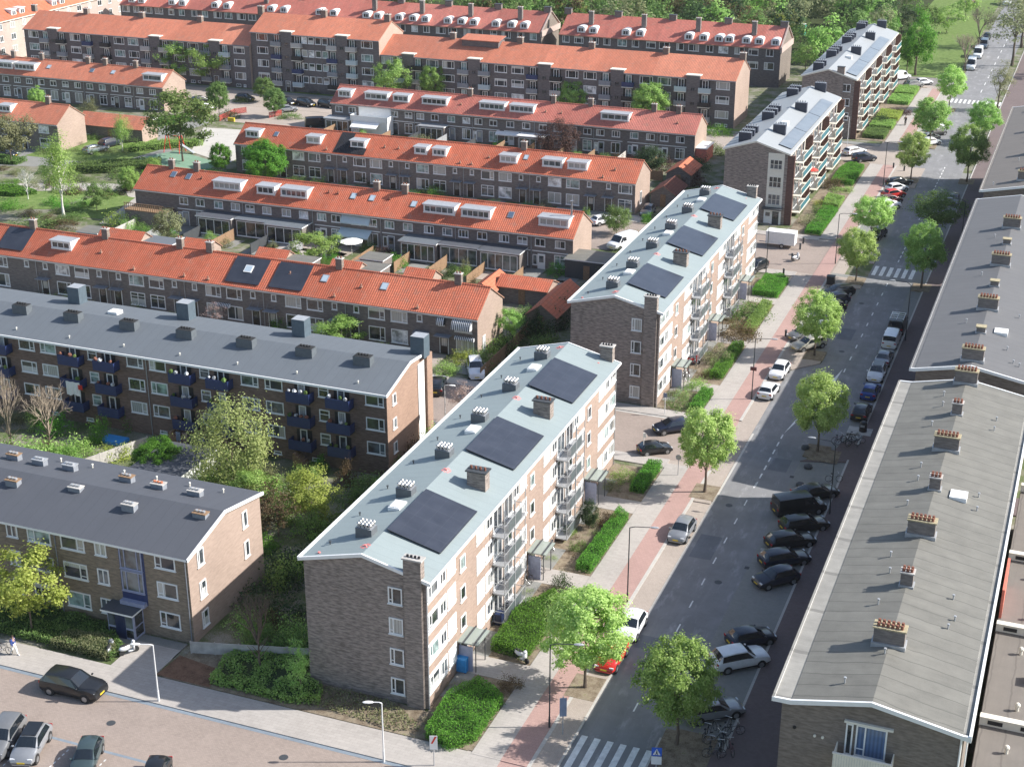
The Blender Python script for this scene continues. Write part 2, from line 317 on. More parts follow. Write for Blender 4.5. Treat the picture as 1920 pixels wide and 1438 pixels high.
def door(root, face, u, pl, z0, W=1.0, H=2.15, mat='door_dark', light=.35):
    k = (W, H, mat)
    if k not in _D:
        f = MB(); f.box(-W/2, W/2, -.05, .02, 0, H); fr = MB()
        for x in (-W/2-.08, W/2): fr.box(x, x+.08, -.08, .02, 0, H+.08)
        fr.box(-W/2, W/2, -.08, .02, H, H+.08); gl = MB(); gl.poly([(-W*light, -.056, H*.45), (W*light, -.056, H*.45), (W*light, -.056, H*.9), (-W*light, -.056, H*.9)])
        _D[k] = (f.mesh('door', [mat]), fr.mesh('door_frame', ['white']), gl.mesh('pane', ['pane_dark']))
    p, rz = facepos(face, u, pl, z0); o = put('door', _D[k][0], root, p-root.location, rz)
    put('door_frame', _D[k][1], o, (0, 0, 0)); put('pane', _D[k][2], o, (0, 0, 0), 0, rnd.choice(['pane_dark', 'pane_mid', 'pane_curtain'])); return o
def slab(root, top, th, axis, a0, a1, mats, name='roof'):
    "roof plate following the cross-section polyline top [(u, z)]"
    bot = [(u, z-th) for u, z in top]; n = len(top)
    m = MB(); m.prism(bot+top[::-1], axis, a0, a1, [1]*(n-1)+[1]+[0]*(n-1)+[1], 1)
    return m.build(name, mats, root)
def chimney(roof, x, y, z0, z1, wx, wy, mat='brick_row', cap='concrete', pots=2, along=0, capw=.08):
    m = MB(); m.box(x-wx/2, x+wx/2, y-wy/2, y+wy/2, z0, z1, 0)
    m.box(x-wx/2-capw, x+wx/2+capw, y-wy/2-capw, y+wy/2+capw, z1, z1+.1, 1)
    for i in range(pots):
        t = (i+.5)/pots-.5; px, py = (x+t*wx, y) if along == 0 else (x, y+t*wy)
        m.tube((px, py, z1+.1), (px, py, z1+.36), .11, .09, 7, 2)
    return m.build('chimney', [mat, cap, 'clay_pot'], roof)
def slopebox(root, name, mats, A, B, xa, xb, t0, t1, h0, h1, mi=0, top=None, fr=None):
    "a box lying on the slope A(y, z) -> B(y, z), from xa to xb"
    (ya, za), (yb, zb) = A, B; d = Vector((0, yb-ya, zb-za)); L = d.length; d /= L; n = Vector((0, -d.z, d.y)); m = MB()
    def P(x, t, h): return Vector((x, ya, za))+d*(t*L)+n*h
    def bx(x0, x1, s0, s1, k0, k1, mi, top):
        c = [P(x0, s0, k0), P(x1, s0, k0), P(x1, s1, k0), P(x0, s1, k0), P(x0, s0, k1), P(x1, s0, k1), P(x1, s1, k1), P(x0, s1, k1)]
        for q, f in enumerate(((0, 3, 2, 1), (4, 5, 6, 7), (0, 1, 5, 4), (1, 2, 6, 5), (2, 3, 7, 6), (3, 0, 4, 7))): m.poly([c[i] for i in f], top if q == 1 and top is not None else mi)
    bx(xa, xb, t0, t1, h0, h1, mi, top)
    if fr: e = fr/L; bx(xa+fr, xb-fr, t0+e, t1-e, h1+.004, h1+.008, 1, 1)
    return m.build(name, mats, root)
def pipe(root, face, u, pl, z0, z1, mat='zinc', r=.05):
    m = MB(); a = (u, pl-.07) if face == 'S' else (pl+.07, u); m.tube((*a, z0), (*a, z1), r, None, 6); return m.build('downpipe', mat, root)

plain('vent_grey', (.10, .11, .12), .6)
# ================================================================= the green-roofed walk-up blocks along the road
def walkup(name, label, y0, y1, secs, near_chim=True):
    x0, x1, xr, ze, zr = -51.0, -40.7, -45.75, 10.85, 12.15
    r = thing(name, ((x0+x1)/2, (y0+y1)/2, 0), label, 'apartment building', 'green-roofed flats along the road')
    wl = MB(); wl.prism([(x0+.25, 0), (x1, 0), (x1, ze), (xr, zr), (x0+.25, ze)], 1, y0+.2, y1-.2, [0, 1, 0, 0, 0], 0); wl.build('wall', ['brick_shaded', 'brick_sunlit'], r)
    roof = slab(r, [(x0-.1, ze+.15), (xr, zr+.2), (x1+.45, ze+.15)], .22, 1, y0-.05, y1+.05, ['roof_green', 'white'])
    rim = MB(); rim.box(x0-.13, x0+.12, y0-.06, y1+.06, ze+.1, ze+.27); rim.box(x1+.4, x1+.5, y0-.06, y1+.06, ze, ze+.2)
    for ya in (y0-.07, y1-.08):
        for (ua, za), (ub, zb) in (((x0+.12, ze+.27), (xr, zr+.27)), ((xr, zr+.27), (x1+.4, ze+.22))):
            rim.prism([(ua, za-.16), (ub, zb-.16), (ub, zb), (ua, za)], 1, ya, ya+.15)
    rim.build('roof_trim', 'white', r)
    zs = lambda x: zr+.2-(zr-ze+.05)*(abs(x-xr)/(xr-x0 if x < xr else x1-xr))
    L = (y1-y0)/secs
    def bandpart(*a): b = MB(); b.box(*a); b.build('window_band', 'white', r)
    nf = [9.35, 6.75, 4.1, 1.45]
    for s in range(secs):
        a = y0+s*L; st = a+L*.452
        for side in (0, 1):
            f = (lambda q: a+q) if side == 0 else (lambda q: a+L-q)
            for i, z in enumerate(nf):
                H = 1.28 if i else 1.05; zc = z+(.62 if i else .5)
                ends = (side == 0 and s == 0) or (side == 1 and s == secs-1)
                win(r, 'E', f(4.75), x1, zc-.02, 1.35, H, '2')
                q0, q1 = sorted((f(.25 if ends else 2.3), f(3.75))); bandpart(x1-.02, x1+.035, q0, q1, z-.42, z+(1.4 if i else 1.18)); p0, p1 = sorted((f(3.95), f(5.55)))
                bandpart(x1-.02, x1+.035, p0, p1, z-.42, z+(1.4 if i else 1.18))
                if ends:
                    win(r, 'E', f(1.25), x1+.03, zc, 1.7, H, 'L'); win(r, 'E', f(3.0), x1+.03, zc, 1.1, H, '2')
                else:
                    win(r, 'E', f(2.95), x1+.03, zc, 1.25, H, '2')
        for i, z in enumerate((8.45, 5.8, 3.2)):
            sw = MB(); win(r, 'E', st, x1, z+.6, 1.0, 1.25, '1', panes=['pane_dark', 'pane_green'])
        door(r, 'E', st, x1+.01, .05, 1.25, 2.2, 'dark_grey')
        cn = MB(); cn.box(x1, x1+1.75, st-1.2, st+1.2, 2.62, 2.72); cn.box(x1+1.4, x1+1.5, st-1.35, st+1.35, 2.72, 2.8, 1); cn.box(x1+.5, x1+.6, st-1.35, st+1.35, 2.72, 2.8, 1)
        for q in (st-.95, st+.95): cn.tube((x1+1.45, q, 0), (x1+1.45, q, 2.62), .045, None, 6, 1)
        cn.box(x1+.05, x1+1.2, st-1.0, st-.94, 0, 2.3, 2); cn.build('entrance_canopy', ['green_glass', 'dark_grey', 'lilac'], r)
    for s in range(1, secs):
        c = y0+s*L
        for i, z in enumerate(nf):
            zf = z-1.15
            for sg in (-1, 1):
                b = MB(); ya, yb = sorted((c+sg*.06, c+sg*2.35))
                b.box(x1+.04, x1+1.15, ya, yb, zf+.02, zf+.13, 2)
                b.box(x1+1.11, x1+1.15, ya, yb, zf+1.12, zf+1.17, 0)
                pa, pb = sorted((c+sg*.12, c+sg*1.45)); b.box(x1+1.1, x1+1.14, pa, pb, zf+.16, zf+1.08, 1)
                for k in range(7): q = c+sg*(1.5+k*.13); b.tube((x1+1.13, q, zf+.13), (x1+1.13, q, zf+1.12), .012, None, 4, 2)
                e = c+sg*2.33; b.box(x1+.04, x1+1.13, e-.02, e+.02, zf+1.05, zf+1.1, 0)
                b.tube((x1+1.12, e, zf+.13), (x1+1.12, e, zf+2.6), .04, None, 6, 0)
                b.build('balcony', ['zinc', 'green_panel', 'zinc'], r)
                win(r, 'E', c+sg*1.15, x1+.002, z+.12, 1.9, 2.1, '2', 'white', ['pane_dark', 'pane_dark', 'pane_mid'])
        d = MB(); d.box(x1+1.06, x1+1.16, c-.05, c+.05, .2, ze-.1); d.build('balcony_post', 'zinc', r)
    # gables
    gz = [9.3, 6.7, 4.05, 1.45]
    for z in gz: win(r, 'S', -43.2, y0+.2, z, 1.15, 1.4, 'L', panes=['pane_curtain', 'pane_mid', 'pane_dark'])
    gc = MB(); gc.box(-42.35, -40.95, y0-.12, y0+.55, 0, 12.7, 0); gc.box(-42.45, -40.85, y0-.2, y0+.63, 12.7, 12.82, 1)
    for k in range(4): gc.tube((-42.1+k*.3, y0+.2, 12.82), (-42.1+k*.3, y0+.2, 12.98), .1, .1, 7, 2)
    gc.build('chimney_stack', ['brick_shaded', 'concrete', 'black'], r)
    fc = MB(); fc.box(-42.2, -40.95, y1-.65, y1+.1, ze, 12.7, 0); fc.box(-42.3, -40.85, y1-.73, y1+.18, 12.7, 12.82, 1)
    for k in range(4): fc.tube((-42.0+k*.28, y1-.3, 12.82), (-42.0+k*.28, y1-.3, 12.98), .1, .1, 7, 2)
    fc.build('chimney', ['brick_shaded', 'concrete', 'black'], roof)
    pipe(r, 'E', y0+.12, x1+.02, 0, ze); pipe(r, 'E', y1-.3, x1+.02, 0, ze)
    pad = MB(); pad.tube((x1+.08, y0+.1, 10.1), (x1+.3, y0+.1, 10.8), .06, None, 6); 
    # on the roof
    k = (y1-y0)/45.8
    for q in (3.9, 19.1, 34.0):
        a, b = y0+q*k, y0+(q+7.2)*k; m = MB(); P = lambda x, dz: zs(x)+dz
        for (h0, h1, mi) in ((.2, .26, 0),):
            c = [(-45.55, a, P(-45.55, h0)), (-41.15, a, P(-41.15, h0)), (-41.15, b, P(-41.15, h0)), (-45.55, b, P(-45.55, h0))]; t = [(x, y, z+.06) for x, y, z in c]
            m.poly(t, 0); m.poly(c[::-1], 1)
            for i in range(4): j = (i+1) % 4; m.poly([c[i], c[j], t[j], t[i]], 1)
        for x in (-45.3, -43.4, -41.4):
            for y in (a+.2, b-.2): m.box(x-.05, x+.05, y-.05, y+.05, P(x, 0)-.02, P(x, .2), 1)
        m.build('solar_panels', ['solar', 'black'], r)
    for q in (14.8, 30.1): chimney(roof, -42.6, y0+q*k, 11.2, 13.0, 1.6, .95, 'brick_shaded', 'dark_grey', 4, 0, .12)
    for q in (3.4, 10.5, 18.1, 25.9, 33.4, 41.8):
        y = y0+q*k; m = MB(); m.box(-47.7, -46.35, y-.5, y+.5, zs(-47.7)-.1, 12.75, 0, 2)
        for i in range(4):
            for j in range(3):
                cx, cy = -47.5+i*.32, y-.32+j*.32; m.tube((cx, cy, 12.75), (cx, cy, 12.95), .09, .09, 6, 1); m.ball((cx, cy, 13.05), .155, n=8, m=5, mi=1)
        m.build('ventilation_box', ['vent_grey', 'ball_metal', 'lead'], roof)
    for q in (8.2, 23.5, 38.7):
        y = y0+q*k; m = MB(); m.box(-47.2, -46.2, y-.7, y+.7, 11.7, 12.35, 0); m.box(-47.1, -46.3, y-.6, y+.6, 12.35, 12.42, 0); m.build('skylight', 'white', roof)
    for i in range(9):
        y = y0+2+i*5*k; m = MB(); m.tube((-49.4, y, 11.2), (-49.4, y, 11.65), .05, None, 6); m.tube((-49.4, y, 11.65), (-49.4, y, 11.72), .1, .1, 6); m.build('vent_pipe', 'dark_grey', roof)
    for (x, q) in ((-46.1, 1.4), (-45.6, 15.2), (-45.6, 31.2), (-46.2, 44.6), (-49.6, .6), (-42, 44)):
        y = y0+q*k; m = MB()
        for t in range(6):
            a0 = t*math.pi/3; a1 = a0+.7
            m.poly([(x+math.cos(a)*rr, y+math.sin(a)*rr, zs(x+math.cos(a)*rr)+.012) for a, rr in ((a0, .22), (a0, .42), (a1, .42), (a1, .22))])
        m.box(x-.08, x+.08, y-.08, y+.08, zs(x)-.05, zs(x)+.12); m.build('roof_marking', 'red_paint', roof)
    return r
g = N('green_glass'); g.base((.27, .31, .28)); g.rough(.2)
walkup('green_roof_flats', 'brick flats with flat green-grey roof, three solar arrays and ball vents, nearest the camera', 87.0, 132.8, 3)
walkup('green_roof_flats', 'brick flats with green-grey roof and solar arrays, second along the road past the side street', 147.8, 195.4, 3)

# ================================================================= the zinc-roofed flats with teal balconies
def balcflats(name, label, y0, y1, bays, chx, winx):
    x0, x1, xr, ze, zr = -51.8, -41.7, -46.9, 11.0, 12.4
    r = thing(name, ((x0+x1)/2, (y0+y1)/2, 0), label, 'apartment building', 'zinc-roofed flats with teal balconies')
    m = MB(); m.prism([(x0+.2, 0), (x1-.35, 0), (x1-.35, ze-.25), (xr, zr), (x0+.2, ze-.15)], 1, y0+.2, y1-.2, [0, 1, 0, 0, 0], 0); m.build('wall', ['brick_shaded', 'cream_wall'], r)
    roof = slab(r, [(x0-.15, ze), (xr, zr+.15), (x1+.1, ze-.05)], .25, 1, y0, y1, ['roof_zinc', 'cream'])
    L = (y1-y0-.9)/bays
    for i in range(bays+1):
        y = y0+.45+i*L; fr = MB(); fr.box(x1-.36, x1+.72, y-.2, y+.2, 0, ze-.32, 0); fr.build('brick_pier', ['brick_red'], r)
    for i in range(bays):
        a = y0+.45+i*L+.26; b_ = a+L-.52; w_ = b_-a
        for fz in (.6, 3.2, 5.8, 8.4):
            H = 2.35; c = a+w_*.66
            d = MB(); d.box(x1-.36, x1-.33, c-w_*.26, c+w_*.26, fz, fz+H); d.build('recess_shade', 'brick_brown', r)  # flat dark brick plate, the balcony's inner shade put into its colour
            win(r, 'E', a+w_*.2, x1-.35, fz+1.3, w_*.3, 1.5, '2', 'white', ['pane_dark', 'pane_mid', 'pane_curtain', 'pane_mid']); win(r, 'E', c-w_*.1, x1-.33, fz+1.12, w_*.24, 2.05, '2', 'white', ['pane_dark', 'pane_mid']); win(r, 'E', c+w_*.17, x1-.33, fz+1.12, w_*.14, 2.05, '1', 'white', ['pane_dark'])
            b = MB(); b.box(x1-.34, x1+1.0, c-w_*.3, b_+.02, fz-.14, fz, 0)
            b.box(x1+.93, x1+.98, c-w_*.22, c+w_*.28, fz+.1, fz+.95, 1); b.box(x1+.93, x1+.99, c-w_*.3, b_, fz+1.0, fz+1.06, 0)
            for k in range(6): b.tube((x1+.96, c-w_*.3+k*w_*.016, fz), (x1+.96, c-w_*.3+k*w_*.016, fz+1.0), .014, None, 4, 0)
            b.build('balcony', ['cream', 'teal'], r)
    for (x, z, W, H) in winx: win(r, 'S', x, y0+.2, z, W, H, '6', 'cream', ['pane_dark', 'pane_mid'])
    if winx:
        m = MB(); m.box(-44.95, -42.5, y0+.192, y0+.21, 2.6, 10.9); m.build('stair_surround', 'cream', r)
        for (x, z, W, H) in winx: pass
        m = MB(); m.box(-45.3, -42.3, y0-1.0, y0+.2, 2.45, 2.6, 1); m.box(-45.1, -42.5, y0+.1, y0+.19, 0, 2.45, 0); m.build('entrance_canopy', ['white', 'dark_grey'], r); door(r, 'S', -43.3, y0+.1, 0, 1.0, 2.0, 'dark_grey'); win(r, 'S', -44.5, y0+.1, 1.5, .9, .8, '1', 'white', ['pane_dark'])
    else:
        for z in (9.3, 6.7, 4.1): win(r, 'S', -43.4, y0+.2, z, 1.5, 1.4, '2', 'white', ['pane_dark'])
        m = MB(); m.box(-45.3, -44.0, y0+.05, y0+.75, 0, 13.0); m.box(-45.35, -43.95, y0, y0+.8, 13.0, 13.1, 1); m.build('chimney_stack', ['brick_shaded', 'dark_grey'], r)
    for (x, y, z0, n) in chx:
        m = MB(); m.box(x-.95, x+.95, y-.42, y+.42, z0, z0+1.8, 0, 1)
        for k in range(4): m.tube((x-.6+k*.4, y, z0+1.75), (x-.6+k*.4, y, z0+2.1), .08, .08, 6, 1)
        m.build('chimney', ['navy_clad', 'lead'], roof)
    zs = lambda x: zr+.15-(zr-ze+.2)*(x-xr)/(x1+.1-xr); ya, yb = (y0+2.2, y0+36.5) if winx else (y0+2.0, y0+42)
    m = MB(); n = 3
    for k in range(n):
        a = ya+(yb-ya)*k/n+.1; b = ya+(yb-ya)*(k+1)/n-.1; c = [(x, y, zs(x)+.12) for x, y in ((-43.9, a), (-42.0, a), (-42.0, b), (-43.9, b))]; t = [(x, y, z+.06) for x, y, z in c]
        m.poly(t, 0); m.poly(c[::-1], 1)
        for i in range(4): j = (i+1) % 4; m.poly([c[i], c[j], t[j], t[i]], 1)
    m.build('solar_panels', ['solar_pale', 'black'], r)
    y = y0+14; m = MB(); m.box(-46.0, -45.0, y-.6, y+.6, 12.0, 12.6); m.build('skylight', 'white', roof)
    return r
plain('navy_clad', (.03, .036, .056), .5); plain('cream_wall', (.50, .44, .37), .8, 0, .1)
balcflats('zinc_roof_flats', 'flats with pale zinc roof, navy chimneys, teal balconies and tall gable stair windows', 220.8, 263.4, 3,
          [(-49.2, 223.6, 11.3, 0), (-49.2, 225.6, 11.3, 0), (-49.2, 228, 11.3, 0), (-49.0, 238.5, 11.3, 0), (-49.0, 241, 11.3, 0), (-49.0, 243.5, 11.3, 0), (-49, 257.5, 11.3, 0), (-49, 260, 11.3, 0), (-45.2, 229.2, 11.6, 0), (-45.2, 245.8, 11.6, 0), (-45.2, 262.6, 11.6, 0)],
          [(-43.72, 9.2, 1.9, 1.5), (-43.72, 6.5, 1.9, 1.7), (-43.72, 3.8, 1.9, 1.7)])
balcflats('zinc_roof_flats', 'farthest zinc-roofed flats with navy chimneys and teal balconies, before the lawn', 279.3, 332, 4,
          [(-49.2, 282, 11.3, 0), (-49.2, 284.5, 11.3, 0), (-49.2, 295, 11.3, 0), (-49.2, 297.5, 11.3, 0), (-49, 300, 11.3, 0), (-49, 311, 11.3, 0), (-49, 313.5, 11.3, 0), (-49, 316, 11.3, 0), (-49, 328, 11.3, 0), (-49, 330.5, 11.3, 0), (-45.2, 299, 11.6, 0), (-45.2, 316, 11.6, 0), (-45.2, 331.2, 11.6, 0)], [])

# ================================================================= the shop buildings on the right side of the road
def shops(name, label, y0, y1, xw, matr, big, small, balc=False, gut='gutter_felt', extra=()):
    x1, xr, ze, zr = -1.8, -7.8, 11.75, 12.85
    r = thing(name, ((xw+x1)/2, (y0+y1)/2, 0), label, 'apartment building', 'long low-pitched buildings right of the road')
    m = MB(); m.prism([(xw+.55, 0), (x1-.4, 0), (x1-.4, ze), (xr, zr), (xw+.55, ze)], 1, y0+.35, y1-.3, 0, 0); m.build('wall', ['brick_shop'], r)
    gi = xw+1.15 if balc else xw+.45
    roof = slab(r, [(gi, ze+.28), (xr, zr+.2), (x1-.5, ze+.3)], .2, 1, y0+.06, y1-.06, [matr, 'white'])
    m = MB(); m.box(xw, gi+.08, y0, y1, ze, ze+.24, 1, 0); m.box(x1-.55, x1, y0, y1, ze, ze+.26, 1, 2); m.box(x1-.14, x1+.03, y0-.02, y1, ze-.04, ze+.42, 1); m.box(xw-.06, xw+.1, y0-.02, y1+.02, ze-.03, ze+.31, 1, 0)
    for ya in (y0-.05, y1-.1): m.prism([(xw, ze), (gi, ze), (xr, zr-.05), (x1-.1, ze), (x1, ze+.02), (x1, ze+.36), (x1-.5, ze+.36), (xr, zr+.26), (gi, ze+.33), (xw, ze+.3)], 1, ya, ya+.16, 1, 1)
    m.build('eaves', [gut, 'white', 'gutter_felt'], r)
    for y in big:
        c = MB(); c.box(-8.85, -6.85, y-.42, y+.42, zr-.5, zr+1.35, 0); c.box(-8.93, -6.77, y-.5, y+.5, zr+1.35, zr+1.45, 1); c.box(-8.95, -6.75, y-.55, y+.55, zr-.2, zr+.32, 3)
        for k in range(6):
            for q in (-.2, .2): c.tube((-8.6+k*.3, y+q, zr+1.45), (-8.6+k*.3, y+q, zr+1.72), .11, .1, 7, 2)
        c.build('chimney', ['brick_row', 'yellow_clay', 'clay_pot', 'zinc'], roof)
    for y in small:
        c = MB(); c.box(-8.25, -7.4, y-.35, y+.35, zr-.5, zr+(1.2 if balc else .75), 0); t = zr+(1.2 if balc else .75); c.box(-8.33, -7.32, y-.43, y+.43, t, t+.1, 1); c.box(-8.33, -7.3, y-.45, y+.45, zr-.2, zr+.28, 3)
        if balc:
            for k in range(3):
                for q in (-.17, .17): c.tube((-8.1+k*.28, y+q, t+.1), (-8.1+k*.28, y+q, t+.36), .11, .1, 7, 2)
        c.build('chimney', ['brick_row', 'yellow_clay' if not balc else 'concrete', 'clay_pot', 'zinc'], roof)
    zl = lambda x: zr+.2-(zr-ze-.05)*abs(x-xr)/5.5
    for (x, y) in extra:
        v = MB(); z = zl(x); v.tube((x, y, z-.1), (x, y, z+.35), .06, None, 6); v.tube((x, y, z+.35), (x, y, z+.42), .10, .10, 7); v.build('vent_pipe', 'zinc', roof)
    y = y0+31 if balc else y0+11; v = MB(); z = zl(-5.9); v.box(-6.6, -5.3, y-.7, y+.7, z-.2, z+.3); v.build('skylight', 'white', roof)
    return r
R1 = shops('shop_flats', 'long brown-brick building with weathered grey felt roof, white-railed gable balcony, nearest on the right', 80.6, 135.7, -13.85, 'roof_felt', [87.9, 103.8, 119.7, 135.0], [95.9, 111.8, 127.4], True,
      extra=[(-9.4, 131.8), (-9.2, 129.3), (-9.6, 124.8), (-9.4, 116), (-9.3, 113.4), (-9.5, 108.8), (-9.5, 100.1), (-9.2, 97.6), (-9.3, 93), (-9.8, 82.8), (-7.9, 86.5), (-4.5, 128.4), (-4.5, 126.2), (-4.5, 112.7), (-4.4, 110.3), (-4.6, 96), (-4.5, 92), (-4.2, 93.3)])
shops('shop_flats', 'long building with dark grey roof and yellow-capped chimneys, middle of the right-hand row', 139.2, 202.3, -13.35, 'roof_felt_dark', [141, 156.3, 171.8, 187.2], [148.9, 164, 180.1], gut='roof_felt_dark', extra=[(-9.5, 152), (-5, 146), (-4.2, 143), (-3.6, 142.6), (-9.5, 168), (-4.6, 156), (-9.4, 183), (-4.5, 170)])
shops('shop_flats', 'long building with brownish roof at the far end of the right-hand row', 206.9, 261, -13.35, 'roof_felt_brown', [210.5, 226, 241.5, 257], [218, 233.8, 249], gut='roof_felt_brown', extra=[(-11.8, 209), (-9.5, 222), (-9.4, 237)])
# gable balcony of the nearest one
y = 80.95; b = MB(); b.box(-9.7, -6.15, y-1.35, y, 8.35, 8.5, 0); b.box(-9.7, -6.15, y-1.35, y-1.28, 8.5, 9.55, 0); b.box(-9.7, -9.63, y-1.28, y, 8.5, 9.5, 0); b.box(-6.22, -6.15, y-1.28, y, 8.5, 9.5, 0)
for k in range(22): x = -9.65+k*.16; b.box(x, x+.015, y-1.362, y-1.35, 8.52, 9.5, 1)
b.box(-9.75, -6.1, y-1.4, y-1.25, 9.55, 9.62, 0); b.build('balcony', ['cream', 'zinc'], R1)
b = MB(); b.box(-9.35, -6.35, y-.2, y, 11.15, 11.3, 0); b.build('lintel', 'cream', R1)
win(R1, 'S', -9.0, y, 9.9, .45, 2.3, '1', 'white', ['pane_dark']); win(R1, 'S', -7.65, y, 9.95, 1.9, 2.3, 'L', 'white', ['pane_blue'])
for x in (-10.6, -11.1): b = MB(); b.tube((x, y-.1, 9.6), (x, y+.05, 9.6), .09, None, 8); b.build('wall_vent', 'cream', R1)
b = MB(); b.tube((-12.4, y-.1, 9.9), (-12.4, y+.05, 9.9), .11, None, 8); b.build('wall_vent', 'black', R1)
b = MB(); b.tube((-2.35, y-.12, 0), (-2.35, y-.12, 11.7), .07, None, 6); b.tube((-2.0, y-.12, 0), (-2.0, y-.12, 11.7), .05, None, 6); b.build('downpipe', 'white', R1)
t = thing('air_conditioner', (-7.8, 79.9, 8.5), 'white air conditioner box standing on the gable balcony', 'air conditioner')
b = MB(); b.box(-8.35, -7.25, 79.75, 80.1, 8.55, 9.3); b.build('casing', 'cream', t); b = MB(); b.tube((-7.8, 79.74, 8.92), (-7.8, 79.7, 8.92), .27, .27, 14); b.build('fan_grille', 'zinc', t)
# low annexes behind it
def annex(y0, y1, label):
    r = thing('annex', (8, (y0+y1)/2, 0), label, 'annex', 'flat-roofed annexes behind the right-hand building')
    m = MB(); m.box(-1.75, 18, y0, y1, 0, 4.0); m.build('wall', 'brick_shop', r); m = MB(); m.box(-1.7, 18.1, y0+.1, y1-.3, 4.0, 4.08); f = m.build('roof', 'roof_annex', r)
    m = MB(); m.box(-1.75, 18.1, y1-.42, y1, 4.0, 4.7, 0); m.box(-1.75, 18.1, y1-.5, y1+.06, 4.7, 4.78, 0); m.build('parapet', 'cream', r)
    for xa, xb in ((-1.2, -.2), (1.0, 2.6)): m = MB(); m.box(xa, xb, y1-.46, y1-.42, 4.25, 4.55); m.build('parapet_slot', 'black', r)
    for (x, y) in ((.6, y0+2.2), (.3, y1-3.2)):
        m = MB(); m.tube((x, y, 4.08), (x, y, 4.5), .12, None, 8); m.ball((x, y, 4.55), .2, n=8, m=5); m.build('vent_pipe', 'cream', f)
    m = MB(); m.box(1.0, 2.2, (y0+y1)/2-.8, (y0+y1)/2+.3, 4.0, 4.7); m.build('skylight', 'zinc', f)
    return r
annex(82.0, 94.6, 'flat brown annex roof beside the near right building, nearest the bottom edge')
annex(94.6, 107.6, 'flat brown annex roof past the first white parapet')
a3 = annex(107.6, 119.5, 'flat annex roof with the salmon-red side panel')
plain('salmon', (.60, .17, .12), .6); m = MB(); m.box(-1.7, -1.5, 109.2, 114.6, 4.08, 6.6); m.build('side_panel', 'salmon', a3)
annex(119.5, 133, 'flat annex roof at the far end, highest in the photo of the annexes')

